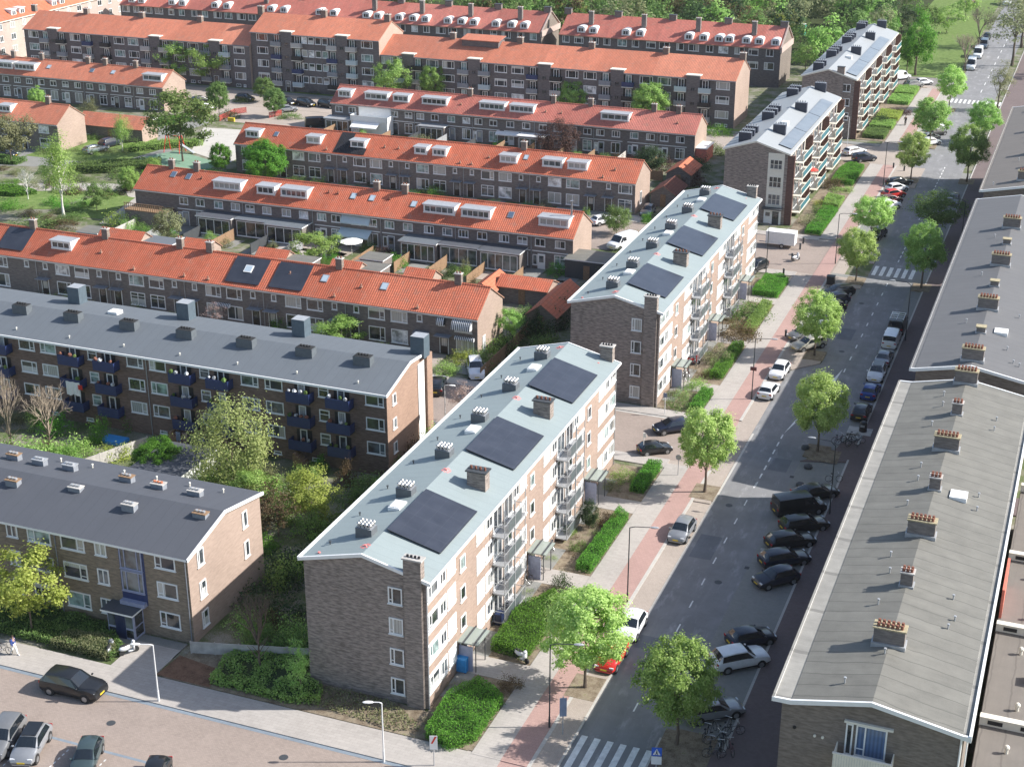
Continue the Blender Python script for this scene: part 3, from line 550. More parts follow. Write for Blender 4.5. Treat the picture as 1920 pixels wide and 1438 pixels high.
# ================================================================= dark-roofed flats on the left
def flats_mid():
    y0, x1, xl, ze, zr, yr, yb = 121.7, -60.5, -125, 8.9, 10.35, 127, 131.2
    r = thing('slate_roof_flats', ((x1+xl)/2, 126, 0), 'four-storey brick flats with slate-grey roof and navy balconies, laundry hanging out', 'apartment building')
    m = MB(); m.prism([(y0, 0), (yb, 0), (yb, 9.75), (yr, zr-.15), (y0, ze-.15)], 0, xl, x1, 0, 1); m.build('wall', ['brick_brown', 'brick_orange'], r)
    roof = slab(r, [(y0-.3, ze), (yr, zr), (yb+.3, 9.95)], .2, 0, xl, x1+.15, ['roof_slate', 'white'])
    m = MB(); m.prism([(y0-.3, ze-.2), (yr, zr-.2), (yb+.3, 9.75), (yb+.3, 10.02), (yr, zr+.07), (y0-.3, ze+.07)], 0, x1+.1, x1+.22); m.box(xl, x1+.2, y0-.4, y0-.28, ze-.2, ze+.03); m.build('roof_trim', 'white', r)
    P = 13.6
    for k in range(5):
        c = -68.0-P*k
        for i, z in enumerate((8.15, 5.55, 2.95)):
            for dx, st in ((5.95, 'R'), (-5.0, 'L'), (-7.75, 'R')):
                x = c+dx
                if k == 0 and dx > 5: x = -61.8
                if k and dx > 5: continue
                win(r, 'S', x, y0, z, 2.0, 1.3, st)
            win(r, 'S', c+.6, y0, z+.02, 1.15, 1.25, 'X', panes=['pane_dark', 'pane_mid', 'pane_green'])
            for sx in (2.6, -1.8):
                x = c+sx; b = MB(); b.box(x-1.3, x+1.3, y0-1.05, y0-.01, z-1.2, z-1.08, 1); b.box(x-1.3, x+1.3, y0-1.1, y0-1.05, z-1.2, z-.12, 0)
                for q in (x-1.3, x+1.25): b.box(q, q+.05, y0-1.05, y0-.01, z-1.15, z-.15, 0)
                for q in range(4):
                    if rnd.random() < .55: b.ball((x-1+q*.62, y0-1.0+rnd.random()*.25, z-.02), .16+rnd.random()*.1, n=7, m=4, mi=2+rnd.randrange(3), jit=.5)
                b.build('balcony', ['blue_balcony', 'dark_grey', 'leaf_mid', 'clay_pot', 'zinc'], r)
                d = MB(); d.box(x-.85, x+.85, y0-.03, y0+.02, z-1.08, z+.68); d.build('recess_shade', 'black', r)  # flat black plate on the wall, painted as the shade behind the balcony
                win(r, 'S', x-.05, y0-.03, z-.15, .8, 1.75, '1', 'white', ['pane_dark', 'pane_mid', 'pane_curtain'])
        for sx in (2.6, -1.8):
            if k < 3: win(r, 'S', c+sx-3.2, y0, .55, .9, .35, '1', 'white', ['pane_dark'])
        if k in (1, 3): pipe(r, 'S', c-6.4, y0, 0, ze)
    for x in (-106.3, -99.6, -92.5, -85.5, -78.3, -71.4, -64.9):
        m = MB(); m.box(x-.95, x+.95, 125.2, 126.2, 9.6, 10.85, 0); m.box(x-.88, x+.88, 125.25, 126.15, 10.85, 10.9, 1)
        for k in range(4): m.tube((x-.5+k*.33, 125.7, 10.9), (x-.5+k*.33, 125.7, 11.1), .1, .1, 6, 1)
        m.build('chimney', ['clad_grey', 'rubber'], roof)
    for x in (-102.4, -88.4, -74.4, -60.8):
        m = MB(); z0 = 9.7; m.box(x-.75, x+.75, 129.6, 131.0, z0, 12.0, 0, 1); m.build('chimney', ['clad_blue', 'zinc'], roof)
    m = MB(); m.box(-61.4, -60.2, 130.6, 131.9, 0, 9.7, 0); m.box(-60.47, -60.43, 128.9, 130.4, .8, 9.3, 1); m.build('end_pier', ['brick_orange', 'white'], r)
    for z in (7.8, 5.2, 2.6): win(r, 'E', 123.3, x1, z, .85, 1.15, 'L'); win(r, 'E', 129.65, x1+.05, z-.3, .8, 1.3, '1', panes=['pane_mid', 'pane_dark'])
    for k in range(10): x = -64-k*6.8; m = MB(); z = ze+.28+.02; m.tube((x, y0+.9, z-.1), (x, y0+.9, z+.22), .05, None, 6); m.ball((x, y0+.9, z+.22), .11, n=6, m=4); m.build('vent_pipe', 'cream', roof)
    m = MB(); m.box(-96.8, -95.6, 127.9, 129.0, 10.1, 10.55); m.build('skylight', 'white', roof)
    # stairs down to the garden
    for x in (-84.5, -70.0):
        m = MB()
        for k in range(6): m.box(x-.5+k*.3, x-.2+k*.3, 120.2, 121.2, 0, 1.5-k*.24)
        m.build('garden_steps', 'wood', r)
    return r
plain('clad_grey', (.10, .115, .127), .5); plain('clad_blue', (.085, .115, .138), .45)
FM = flats_mid()
def flats_front():
    y0, x1, xl, ze, zr, yr, yb = 88.5, -62.0, -104, 7.95, 9.45, 94.05, 99.8
    r = thing('black_roof_flats', ((x1+xl)/2, 94, 0), 'three-storey brick flats with near-black roof and glazed blue entrance, lower left', 'apartment building')
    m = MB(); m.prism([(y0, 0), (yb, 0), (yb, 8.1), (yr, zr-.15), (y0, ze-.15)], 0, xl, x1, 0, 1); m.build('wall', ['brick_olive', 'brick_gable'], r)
    roof = slab(r, [(y0-.35, ze), (yr, zr), (yb+.3, 8.3)], .2, 0, xl, x1+.2, ['roof_black', 'white'])
    m = MB(); m.prism([(y0-.35, ze-.22), (yr, zr-.22), (yb+.3, 8.08), (yb+.3, 8.36), (yr, zr+.05), (y0-.35, ze+.05)], 0, x1+.15, x1+.28); m.build('roof_trim', 'white', r)
    tops = (7.2, 4.55, 1.8)
    for k in (0, 1):
        o = -12.6*0-k*21.3
        for i, z in enumerate(tops):
            win(r, 'S', -64.1+o, y0, z, 1.9, 1.4, 'L'); win(r, 'S', -70.2+o, y0, z, 1.1, 1.4, '2'); win(r, 'S', -72.9+o, y0, z, 2.3, 1.45, 'R'); win(r, 'S', -76.2+o, y0, z, 2.3, 1.45, 'L'); win(r, 'S', -78.9+o, y0, z, 1.1, 1.4, '2')
        m = MB(); m.box(-68.5+o, -66.1+o, y0-.02, y0+.05, 2.7, 7.9); m.build('stair_recess', 'blue_balcony', r)
        win(r, 'S', -67.35+o, y0-.02, 6.75, 2.1, 1.9, '3', 'lilac', ['pane_mid']); win(r, 'S', -67.35+o, y0-.02, 4.7, 2.1, 1.9, '3', 'lilac', ['pane_mid'])
        m = MB(); m.box(-68.5+o, -66.2+o, y0-.5, y0, 2.65, 3.0); m.build('stair_sill', 'lilac', r)
        m = MB(); m.box(-69.6+o, -66.5+o, y0-1.75, y0, 2.45, 2.6, 1, 0); pr = m.build('porch', ['roof_black', 'white'], r)
        m = MB(); m.box(-69.2+o, -66.7+o, y0-1.4, y0-1.34, 0, 2.45, 0); m.box(-66.76+o, -66.7+o, y0-1.34, y0, 0, 2.45, 0)
        for q in (-69.1, -67.45): m.box(q+o, q+.65+o, y0-1.43, y0-1.4, .25, .95, 1); m.box(q+o, q+.65+o, y0-1.43, y0-1.4, 1.15, 2.2, 2)
        m.box(-66.7+o, -66.67+o, y0-1.2, y0-.2, .3, 1.1, 1); m.box(-66.7+o, -66.67+o, y0-1.2, y0-.2, 1.25, 2.25, 1); m.build('porch_glazing', ['lilac', 'pane_dark', 'pane_mid'], pr)
        m = MB(); m.box(-68.42+o, -67.5+o, y0-1.46, y0-1.4, .02, 2.2); m.build('porch_door', 'blue_door', pr)
    pipe(r, 'S', -62.2, y0, 0, ze, 'lead'); pipe(r, 'S', -74.6, y0, 0, ze, 'lead')
    for z in (7.1, 4.2, 1.5): win(r, 'E', 90.3, x1, z, .95, 1.5, 'L'); 
    for z in (7.1, 4.3): win(r, 'E', 97.2, x1, z, .8, 1.5, 'L')
    for (x, y) in ((-81.5, 92.4), (-75.7, 93.2), (-69.7, 92.2), (-63.4, 93), (-84.7, 96.6), (-81.9, 96.5), (-78.8, 96.6), (-72.9, 96.5), (-69.6, 96.3), (-66, 96.3), (-88, 92.6), (-90.5, 96.5)):
        m = MB(); m.box(x-.6, x+.6, y-.32, y+.32, 8.4, 9.5, 0); m.box(x-.65, x+.65, y-.37, y+.37, 9.5, 9.57, 1); c = rnd.choice([2, 3, 3, 3, 3])
        for k in range(3): m.tube((x-.35+k*.33, y, 9.57), (x-.35+k*.33, y, 9.72), .13, .13, 7, c)
        m.build('chimney', ['lead', rnd.choice(['wood', 'concrete', 'zinc']), 'pot_orange', 'zinc'], roof)
    for k in range(6): x = -64.5-k*3.3; m = MB(); m.tube((x, 98.2, 8.5), (x, 98.2, 8.95), .07, None, 6); m.ball((x, 98.2, 8.95), .12, n=6, m=4); m.build('vent_pipe', 'cream', roof)
    return r
plain('pot_orange', (.45, .16, .08), .7)
FF = flats_front()

# ================================================================= the terraces with red tile roofs
def terrace(name, label, xl, xr, y0, depth, ze, zr, tile, wall='brick_row', gable='brick_gable', group='terraces with red tile roofs', over=.3):
    yr, yb = y0+depth/2, y0+depth
    r = thing(name, ((xl+xr)/2, y0+depth/2, 0), label, 'terrace', group)
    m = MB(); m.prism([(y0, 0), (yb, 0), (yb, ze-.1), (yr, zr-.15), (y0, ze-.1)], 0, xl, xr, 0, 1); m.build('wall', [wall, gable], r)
    k = (zr-ze)/(depth/2); A = (y0-over, ze-over*k); B = (yr, zr)
    roof = slab(r, [A, B, (yb+over, ze-over*k)], .16, 0, xl-.12, xr+.12, [tile, 'verge'])
    m = MB(); m.box(xl-.12, xr+.12, y0-over-.12, y0-over+.02, A[1]-.22, A[1]-.08); m.build('gutter', 'zinc', r)
    m = MB(); m.prism([(yr-.16, zr-.05), (yr+.16, zr-.05), (yr+.07, zr+.09), (yr-.07, zr+.09)], 0, xl-.14, xr+.14); m.build('ridge_tiles', tile, roof)
    r['_A'] = A; r['_B'] = B; r['_roof'] = roof.name
    return r, roof, A, B
plain('verge', (.30, .17, .12), .8)
def dormer(r, A, B, xa, xb, off=1.2, H=1.2, n='4', mat='white', panes=2, roofm='zinc'):
    k = (B[1]-A[1])/(B[0]-A[0]); yf = A[0]+.3+off; zb = A[1]+(yf-A[0])*k; zt = zb+H; yb = min(B[0]-.02, A[0]+(zt-.03-A[1])/k)
    m = MB(); m.box(xa, xb, yf, yb, zb-.25, zt, 0); m.box(xa-.12, xb+.12, yf-.22, yb+.05, zt, zt+.13, 0, 1); m.box(xa-.05, xb+.05, yf-.02, yf+.05, zb-.1, zb+.14, 0)
    d = m.build('dormer', [mat, roofm], r); me = winmesh(xb-xa-.35, H-.32, n, mat, True)
    w = put('window', me, d, Vector(((xa+xb)/2, yf-.01, zb+.5*H+.06))-r.location); w.material_slots[1].link = 'OBJECT'; w.material_slots[1].material = M(rnd.choice(['pane_mid', 'pane_dark', 'pane_curtain', 'pane_mid'])); return d
def velux(roof, A, B, x, t, w=.85, h=.22, name='skylight', m2='sky_pane'):
    return slopebox(roof, name, ['lead', m2], A, B, x-w/2, x+w/2, t, t+h, 0, .1, 0, None, .09)
g = N('sky_pane'); g.base((.42, .50, .56)); g.rough(.08); g = N('sky_pane_dark'); g.base((.10, .14, .20)); g.rough(.08)
def ventcap(roof, A, B, x, t, mat='clay_pot'):
    y = A[0]+(B[0]-A[0])*t; z = A[1]+(B[1]-A[1])*t; m = MB(); m.tube((x, y, z-.1), (x, y, z+.4), .11, .09, 6); m.box(x-.18, x+.18, y-.2, y+.2, z-.05, z+.1); m.build('vent_pipe', mat, roof)
def ridge_chimneys(r, roof, pts, yr, zr, h=1.15, wx=.85, wy=.6, pots=2, mat='brick_shop'):
    for (px, py) in pts: chimney(roof, aty(px, py, yr).x, yr, zr-.4, zr+h, wx, wy, mat, 'concrete', pots)
def front_terrace(name, label, y0, cxs, first, tile, xl=-134.8, xr=-64.4):
    "street side: paired big windows, small landing windows, dark doors under flat canopies"
    r, roof, A, B = terrace(name, label, xl, xr, y0, 8.0, 5.15, 7.65, tile)
    big, sml, dr = list(first[0]), list(first[1]), list(first[2])
    for c in cxs: big += [c-1.5, c+1.5]; sml += [c-4.2, c+4.2]; dr += [c-4.5, c+4.5]
    for x in big:
        if xl+1 < x < xr: win(r, 'S', x, y0, 3.9, 2.2, 1.38, rnd.choice('RRL3')); win(r, 'S', x, y0, 1.38, 2.2, 1.75, rnd.choice(['R', 'X2', '2', '1']))
    for x in sml:
        if xl+.5 < x < xr: win(r, 'S', x, y0, 4.1, .72, .88, '1', panes=['pane_dark', 'pane_mid'])
    for x in dr:
        if xl+1 < x < xr:
            door(r, 'S', x, y0-.005, .05); m = MB(); m.box(x-.95, x+.95, y0-1.0, y0, 2.42, 2.5)
            if rnd.random() < .5: m.tube((x-.6, y0-.9, 2.5), (x-.5, y0, 3.3), .02, None, 4); m.tube((x+.6, y0-.9, 2.5), (x+.5, y0, 3.3), .02, None, 4)
            m.build('door_canopy', 'lead', r)
    for c in cxs: pipe(r, 'S', c-5.67, y0, 0, 5.0)
    return r, roof, A, B
def back_terrace(name, label, y0, ups, tile, xl=-134.8, xr=-64.3, boards=True, **kw):
    "garden side: two windows a house upstairs, doors and glazing below"
    r, roof, A, B = terrace(name, label, xl, xr, y0, 8.0, 5.1, 7.6, tile, **kw)
    for i, x in enumerate(ups):
        win(r, 'S', x, y0, 3.85, 1.5, 1.12, rnd.choice(['2', '2', 'tri', '2', 'L']))
        if i % 2: door(r, 'S', x+.2, y0-.004, .05, .95, 2.1, rnd.choice(['white', 'white', 'door_dark', 'lead'])); win(r, 'S', x-.75, y0, 1.3, .7, 1.5, '1')
        else: win(r, 'S', x, y0, 1.35, 1.7, 1.9, rnd.choice(['2', 'X2']))
    for i in range(0, len(ups)-1, 2): xa, xb = sorted((ups[i], ups[i+1])); m = MB(); m.box(xa-1.2, xb+1.2, y0-.06, y0, 2.52, 2.64); m.build('white_board', 'white', r)
    for i in range(2, len(ups)-1, 4): pipe(r, 'S', (ups[i-1]+ups[i])/2, y0, 0, 5.0)
    return r, roof, A, B
# --- nearest terrace
B1, f1, A, B = front_terrace('red_terrace', 'nearest red-tiled terrace with black solar panels and striped awnings, behind the slate-roofed flats', 154.1, [-76.05-11.35*k for k in range(5)], ([-132.8], [-128.6], []), 'tile_red', -136)
for o in [o for o in B1.children if o.name.startswith('window')][-0:]: pass
win(B1, 'S', -66.2, 154.1, 3.75, 2.2, 1.38, 'R'); win(B1, 'S', -69, 154.1, 4.0, .72, .88, '1'); win(B1, 'S', -66, 154.1, 1.38, 2.3, 1.75, 'tri', panes=['pane_curtain']); door(B1, 'S', -68.7, 154.09, .05)
m = MB(); m.box(-69.7, -67.7, 153.1, 154.1, 2.42, 2.5); m.build('door_canopy', 'lead', B1)
g = N('stripes'); v = g.co(); sp = g.n('SeparateXYZ'); g.l(v, sp.inputs[0]); g.base(g.mix(g.math('LESS_THAN', g.math('FRACT', g.math('MULTIPLY', sp.outputs[0], 4.2)), .5), (.75, .75, .73), (.03, .035, .045))); g.rough(.8)
def awning(r, x, y0, W, z, d=.9, h=1.1, mat='stripes', curved=True):
    pr = [(y0, z-h), (y0, z)]
    pr = [(y0-.01, z)]+[(y0-d*math.sin(a), z-h+h*math.cos(a)) for a in [i*math.pi/12 for i in range(1, 7)]]+[(y0-.01, z-h)] if curved else [(y0-.01, z), (y0-d, z-h), (y0-d, z-h-.2), (y0-d+.03, z-h-.2), (y0-d+.05, z-h+.02), (y0-.01, z-.06)]
    m = MB(); m.prism(pr, 0, x-W/2, x+W/2); m.build('awning', mat, r)
awning(B1, -66.2, 154.02, 2.4, 4.75, .9, 1.15); awning(B1, -69, 154.02, 1.0, 4.7, .6, .9); awning(B1, -66, 154.02, 2.5, 2.55, .35, .4); awning(B1, -99.0, 154.02, 2.3, 2.5, .45, .45)
for (xa, xb) in ((-98.6, -93.8), (-92.4, -87.8)):
    slopebox(f1, 'solar_panels', ['solar'], A, B, xa, xb, .12, .93, .1, .16)
slopebox(f1, 'skylight', ['white', 'sky_pane'], A, B, -96.7, -95.6, .46, .68, .0, .26, 0, None, .1); slopebox(f1, 'solar_panels', ['solar'], A, B, -133.6, -129.5, .2, .93, .1, .16)
velux(f1, A, B, -85.6, .5, .9, .22); velux(f1, A, B, -77.5, .5, .9, .22, m2='sky_pane')
dormer(B1, A, B, -125.5, -122.4, 1.5, 1.15, 'tri')
ridge_chimneys(B1, f1, [(63, 425), (198, 437), (338, 457), (394, 466), (637, 497), (860, 522)], 158.1, 7.65)
for x in (-118, -112, -104.5, -101, -90.4, -83.3, -80.4, -72.2): ventcap(f1, A, B, x, rnd.choice([.12, .5, .6]), 'verge')
win(B1, 'E', 156.0, -64.4, 1.3, .9, 1.9, '1', panes=['pane_blind'])
# --- second terrace
B2, f2, A, B = back_terrace('red_terrace', 'second red-tiled terrace with white dormers and glazed garden extensions', 188.0, [-66.15, -69.08, -71.7, -74.42, -77.71, -80.55, -83.0, -85.85, -89.13, -92.02, -94.75, -97.33, -100.56, -102.9, -105.85, -108.7, -111.96, -114.8, -117.27, -120.17, -123.34, -126.2], 'tile_red')
for (a, b, n) in ((-121.6, -116.9, '5'), (-114.2, -111.2, 'tri'), (-110.2, -105.8, '5'), (-87.2, -82.4, '5'), (-81.4, -77.0, '5'), (-69.8, -65.4, '4')): dormer(B2, A, B, a, b, 1.2, 1.25, n, roofm='zinc')
for (x, t, m2) in ((-129.5, .62, 'sky_pane_dark'), (-126.8, .6, 'sky_pane_dark'), (-98.9, .55, 'sky_pane'), (-95.9, .55, 'sky_pane'), (-89.2, .5, 'sky_pane'), (-74.3, .5, 'sky_pane_dark')): velux(f2, A, B, x, t, .85, .22, 'skylight', m2)
ridge_chimneys(B2, f2, [(323, 318), (370, 323), (707, 357), (760, 362)], 192, 7.6)
m = MB(); m.tube((-65.6, 191, 7), (-65.6, 191, 9.2), .14, None, 8); m.tube((-65.6, 191, 9.2), (-65.6, 191, 9.35), .22, .22, 8); m.build('flue', 'steel', f2)
for x in (-124.5, -103, -93.2, -101.5): ventcap(f2, A, B, x, .7)
def extension(r, xa, xb, y0, d=3.0, h=2.75, rm='roof_black', glassn='4'):
    m = MB(); m.box(xa, xb, y0-d, y0-.01, 0, h, 0); e = m.build('extension', ['brick_row'], r); m = MB(); m.box(xa-.15, xb+.15, y0-d-.25, y0, h, h+.16, 1, 0); m.build('extension_roof', [rm, 'white'], e)
    W = xb-xa-.5; me = winmesh(W, h-.45, glassn, 'white', True); w = put('window', me, e, Vector(((xa+xb)/2, y0-d-.005, h/2))-r.location); w.material_slots[1].link = 'OBJECT'; w.material_slots[1].material = M(rnd.choice(['pane_dark', 'pane_mid', 'pane_dark']))
for (a, b, d, rm, gn) in ((-122.2, -116.4, 3, 'roof_black', '4'), (-116.2, -110.9, 2.2, 'roof_slate', 'tri'), (-110.6, -104.6, 3, 'roof_slate', '4'), (-89.0, -83.4, 3.2, 'roof_slate', '5'), (-83.2, -77.2, 2.6, 'roof_black', '4'), (-77.0, -71.0, 3, 'roof_black', '5')): extension(B2, a, b, 188, d, 2.75, rm, gn)
awning(B2, -97.3, 187.95, 4.6, 4.55, .6, .9, 'awning_grey', False); awning(B2, -97.3, 187.95, 5.0, 2.7, 1.6, .8, 'awning_grey', False)
m = MB(); m.box(-134.8, -128, 185, 188, 0, 2.4, 0); m.box(-134.9, -127.9, 184.9, 188, 2.4, 2.5, 1)
for k in range(18): m.box(-134.8+k*.38, -134.7+k*.38, 184.95, 185.0, 2.5, 3.5, 2)
m.box(-134.85, -127.95, 184.93, 185.02, 3.5, 3.58, 2); m.build('roof_terrace', ['brick_row', 'wood', 'wood'], B2)
# --- third terrace
B3, f3, A, B = front_terrace('red_terrace', 'third red-tiled terrace, one roof stretch covered in black panels around a dormer', 218.0, [-76.25-11.35*k for k in range(5)], ([-66.2, -132.9], [-68.9], [-68.9]), 'tile_red', -135.2, -64.6)
for (a, b) in ((-113.95, -111.3), (-102.4, -100.2), (-99.2, -96.8), (-87.5, -84.6), (-80.3, -77.0), (-76.1, -72.9), (-133.7, -131.1), (-122.1, -119.5)): dormer(B3, A, B, a, b, 1.15, 1.2, rnd.choice(['2', 'tri']))
slopebox(f3, 'solar_panels', ['tile_black'], A, B, -116.6, -114.2, .06, .96, .05, .1); slopebox(f3, 'solar_panels', ['tile_black'], A, B, -114.2, -111.0, .06, .34, .05, .1)
velux(f3, A, B, -83.5, .55, .75, .2); velux(f3, A, B, -128.4, .5, .75, .2, 'skylight', 'sky_pane_dark')
ridge_chimneys(B3, f3, [(983, 283)], 222, 7.65)
for x in (-118, -108, -105.5, -94, -92, -89.6, -70, -68.5): ventcap(f3, A, B, x, rnd.choice([.15, .5]), 'verge')
win(B3, 'E', 221, -64.6, 2.0, .9, 2.0, '1', panes=['pane_dark'])
# --- fourth terrace
B4, f4, A, B = back_terrace('red_terrace', 'fourth red-tiled terrace with many wide white dormers and a white roof terrace', 252.2, [-66.9, -69.8, -72.3, -75.25, -78.6, -81.5, -83.9, -86.6, -89.5, -92.3, -95.5, -98.6, -101.9, -104.8, -107.2, -110.2, -113.5, -116.4, -118.8, -121.7, -130.4, -133.2], 'tile_dull')
for (a, b, n) in ((-133.9, -131.2, 'tri'), (-128.3, -123.6, '4'), (-122.5, -119.3, 'tri'), (-116.6, -111.6, '5'), (-105.1, -100.2, '5'), (-99.2, -94.6, '5'), (-81.9, -76.7, '4')): dormer(B4, A, B, a, b, 1.2, 1.25, n)
ridge_chimneys(B4, f4, [(882, 176), (1038, 188), (1108, 193), (1227, 203), (1273, 207)], 256.2, 7.6)
for x in (-109, -92.5, -89.5, -76.5, -68): ventcap(f4, A, B, x, .5, 'verge')
m = MB(); m.box(-129.5, -122.0, 249.6, 252.15, 0, 2.55, 0); m.box(-129.6, -121.9, 249.5, 252.15, 2.55, 2.65, 0)
m.box(-129.6, -121.9, 249.5, 249.56, 2.65, 3.6, 0); m.box(-121.96, -121.9, 249.5, 252.1, 2.65, 3.6, 0); m.box(-129.6, -129.54, 249.5, 252.1, 2.65, 3.6, 0); m.box(-129.0, -122.4, 252.0, 252.19, 2.65, 5.0, 0); m.build('roof_terrace', ['white'], B4)
awning(B4, -126.2, 249.5, 5.4, 2.5, 1.6, .7, 'canvas', False); extension(B4, -135, -129.8, 252.2, 2.6, 2.5, 'zinc', '4'); extension(B4, -115.8, -110.8, 252.2, 2.2, 2.6, 'zinc', '4'); extension(B4, -96.2, -91.4, 252.2, 2.6, 2.5, 'white', '4'); awning(B4, -99, 252.1, 4.4, 2.5, .9, .4, 'canvas', False)
# --- terraces at the far left
E1, fe, A, B = back_terrace('red_terrace', 'far-left red-tiled terrace with three joined white dormers, behind the car-park trees', 252.4, [-174.5-2.95*k for k in range(17)], 'tile_orange', -226, -172.1)
for (a, b, n) in ((-219.7, -215.3, '4'), (-214.0, -208.6, '5'), (-208.1, -203.1, '5'), (-177.2, -172.8, 'L')): dormer(E1, A, B, a+ (0 if a < -200 else 0), b, 1.0, 1.25, n)
for (x, m2) in ((-200.5, 'sky_pane'), (-190, 'sky_pane_dark'), (-185, 'sky_pane')): velux(fe, A, B, x, .5, .9, .2, 'skylight', m2)
ridge_chimneys(E1, fe, [(26, 107), (79, 112), (166, 120), (198, 123), (255, 128)], 256.4, 7.6)
E2, fe2, A, B = front_terrace('red_terrace', 'short red-tiled terrace end with one dormer, leftmost beyond the birch', 218.3, [-184.5, -195.8], ([-174.6], [-177.8], [-179]), 'tile_orange', -204, -171.6)
dormer(E2, A, B, -185, -182.4, 1.3, 1.2, 'tri'); ridge_chimneys(E2, fe2, [(91, 194)], 222.3, 7.65)
# ================================================================= four-storey walk-ups with orange roofs
def longflats(name, label, xl, xr, y0, ze, zr, depth, tops, bigs, balcs, towers, tile='tile_orange', fours=(), basement=True):
    yr, yb = y0+depth*.54, y0+depth
    r = thing(name, ((xl+xr)/2, y0+depth/2, 0), label, 'apartment building', 'dark brick flats under orange roofs')
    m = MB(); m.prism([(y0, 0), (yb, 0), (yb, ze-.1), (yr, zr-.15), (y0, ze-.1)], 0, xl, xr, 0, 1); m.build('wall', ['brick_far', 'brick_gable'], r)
    k = (zr-ze)/(yr-y0); roof = slab(r, [(y0-.3, ze-.3*k), (yr, zr), (yb+.3, ze-.3*k)], .18, 0, xl-.1, xr+.1, [tile, 'verge'])
    m = MB(); m.box(xl-.1, xr+.1, y0-.42, y0-.29, ze-.3*k-.2, ze-.3*k-.04); m.build('gutter', 'lead', r)
    n = 0
    for z in tops:
        for x in bigs: win(r, 'S', x, y0, z, 2.6, 1.45, '3'); n += 1
        for x in fours:
            for q in (-2.4, -.8, .8, 2.4): win(r, 'S', x+q, y0, z, 1.3, 1.4, '1')
        for x in balcs:
            d = MB(); d.box(x-.9, x+.9, y0-.02, y0+.02, z-1.45, z+.75); d.build('recess_shade', 'black', r); win(r, 'S', x, y0-.02, z-.1, 1.2, 1.7, '2', 'white', ['pane_dark', 'pane_mid', 'pane_green'])  # each black plate is painted shade behind a balcony, not a real hollow
            b = MB(); b.box(x-1.15, x+1.15, y0-.95, y0-.02, z-1.6, z-1.46, 1); b.box(x-1.15, x+1.15, y0-.95, y0-.9, z-1.46, z-.55, 0); b.box(x-1.15, x-1.1, y0-.9, y0-.02, z-1.46, z-.6, 0); b.box(x+1.1, x+1.15, y0-.9, y0-.02, z-1.46, z-.6, 0)
            b.build('balcony', [rnd.choice(['awning_grey', 'lead', 'zinc', 'black', 'blue_balcony', 'lead']), 'cream'], r)
    for x in towers:
        m = MB(); m.box(x-1.3, x+1.3, y0-.45, y0+.8, 0, ze+.35, 0); m.box(x-1.45, x+1.45, y0-.6, y0+1.0, ze+.35, ze+.5, 1); t = m.build('stair_tower', ['brick_far', 'cream'], r)
        for z in tops: win(r, 'S', x, y0-.45, z-1.0, .9, .7, '2', 'brick_far', ['pane_dark'])
        door(r, 'S', x, y0-.46, .05)
    if basement:
        for x in bigs: win(r, 'S', x-.6, y0, .55, 1.1, .6, '2'); win(r, 'S', x+.9, y0, .55, .6, .5, '1')
    return r, roof, yr
C3, fc3, yr = longflats('orange_roof_flats', 'longest dark brick flats with orange roof, right-hand of the three joined blocks', -137.4, -63.9, 279.3, 9.2, 12.2, 11.5, (8.0, 5.3, 2.55), [-66.3, -77.7, -81.3, -92.6, -96.3, -107.6, -111.2, -122.5, -126, -136.0], [-69.7, -74.4, -84.8, -89.4, -99.5, -104.4, -114.6, -119.1, -129.2, -133.2], [-72, -87, -101.9, -116.8, -131.2])
ridge_chimneys(C3, fc3, [(850, 75), (976, 87), (1110, 97), (1249, 106), (1393, 114)], yr, 12.2, 1.0, 1.1, .9, 2)
m = MB(); m.prism([(yr-2.4, 12.35), (yr+1.4, 12.9), (yr+1.4, 13.05), (yr-2.4, 12.5)], 0, -121.5, -113, 0, 1); m.box(-121.2, -113.3, yr-2.2, yr+1.2, 11.2, 12.35, 1); m.build('roof_lift', ['tile_orange', 'brick_far'], fc3)
C2, fc2, yr = longflats('orange_roof_flats', 'tallest dark brick flats with rows of four square windows, middle of three joined blocks', -167.2, -137.5, 278.7, 12.0, 14.9, 11.5, (10.9, 8.2, 5.5, 2.8), [-164.5, -140.2], [-161, -156.2, -148, -143.6], [-158.6, -145.8], fours=(-152.2,))
ridge_chimneys(C2, fc2, [(490, 28), (608, 36), (727, 44)], yr, 14.9, 1.2, 1.2, .9, 2)
C1, fc1, yr = longflats('orange_roof_flats', 'dark brick flats with orange roof half hidden by trees, left-hand of the three joined blocks', -224.5, -167.3, 278.0, 9.2, 12.2, 11.5, (8.0, 5.3, 2.55), [-169.8, -181, -184.6, -196, -199.6, -211, -222], [-173.2, -177.8, -188, -192.6, -203, -207.6, -214.5, -218.8], [-175.5, -190.3, -216.6])
ridge_chimneys(C1, fc1, [(65, 20), (163, 29), (267, 37), (376, 44)], yr, 12.2, 1.0, 1.1, .9, 2)
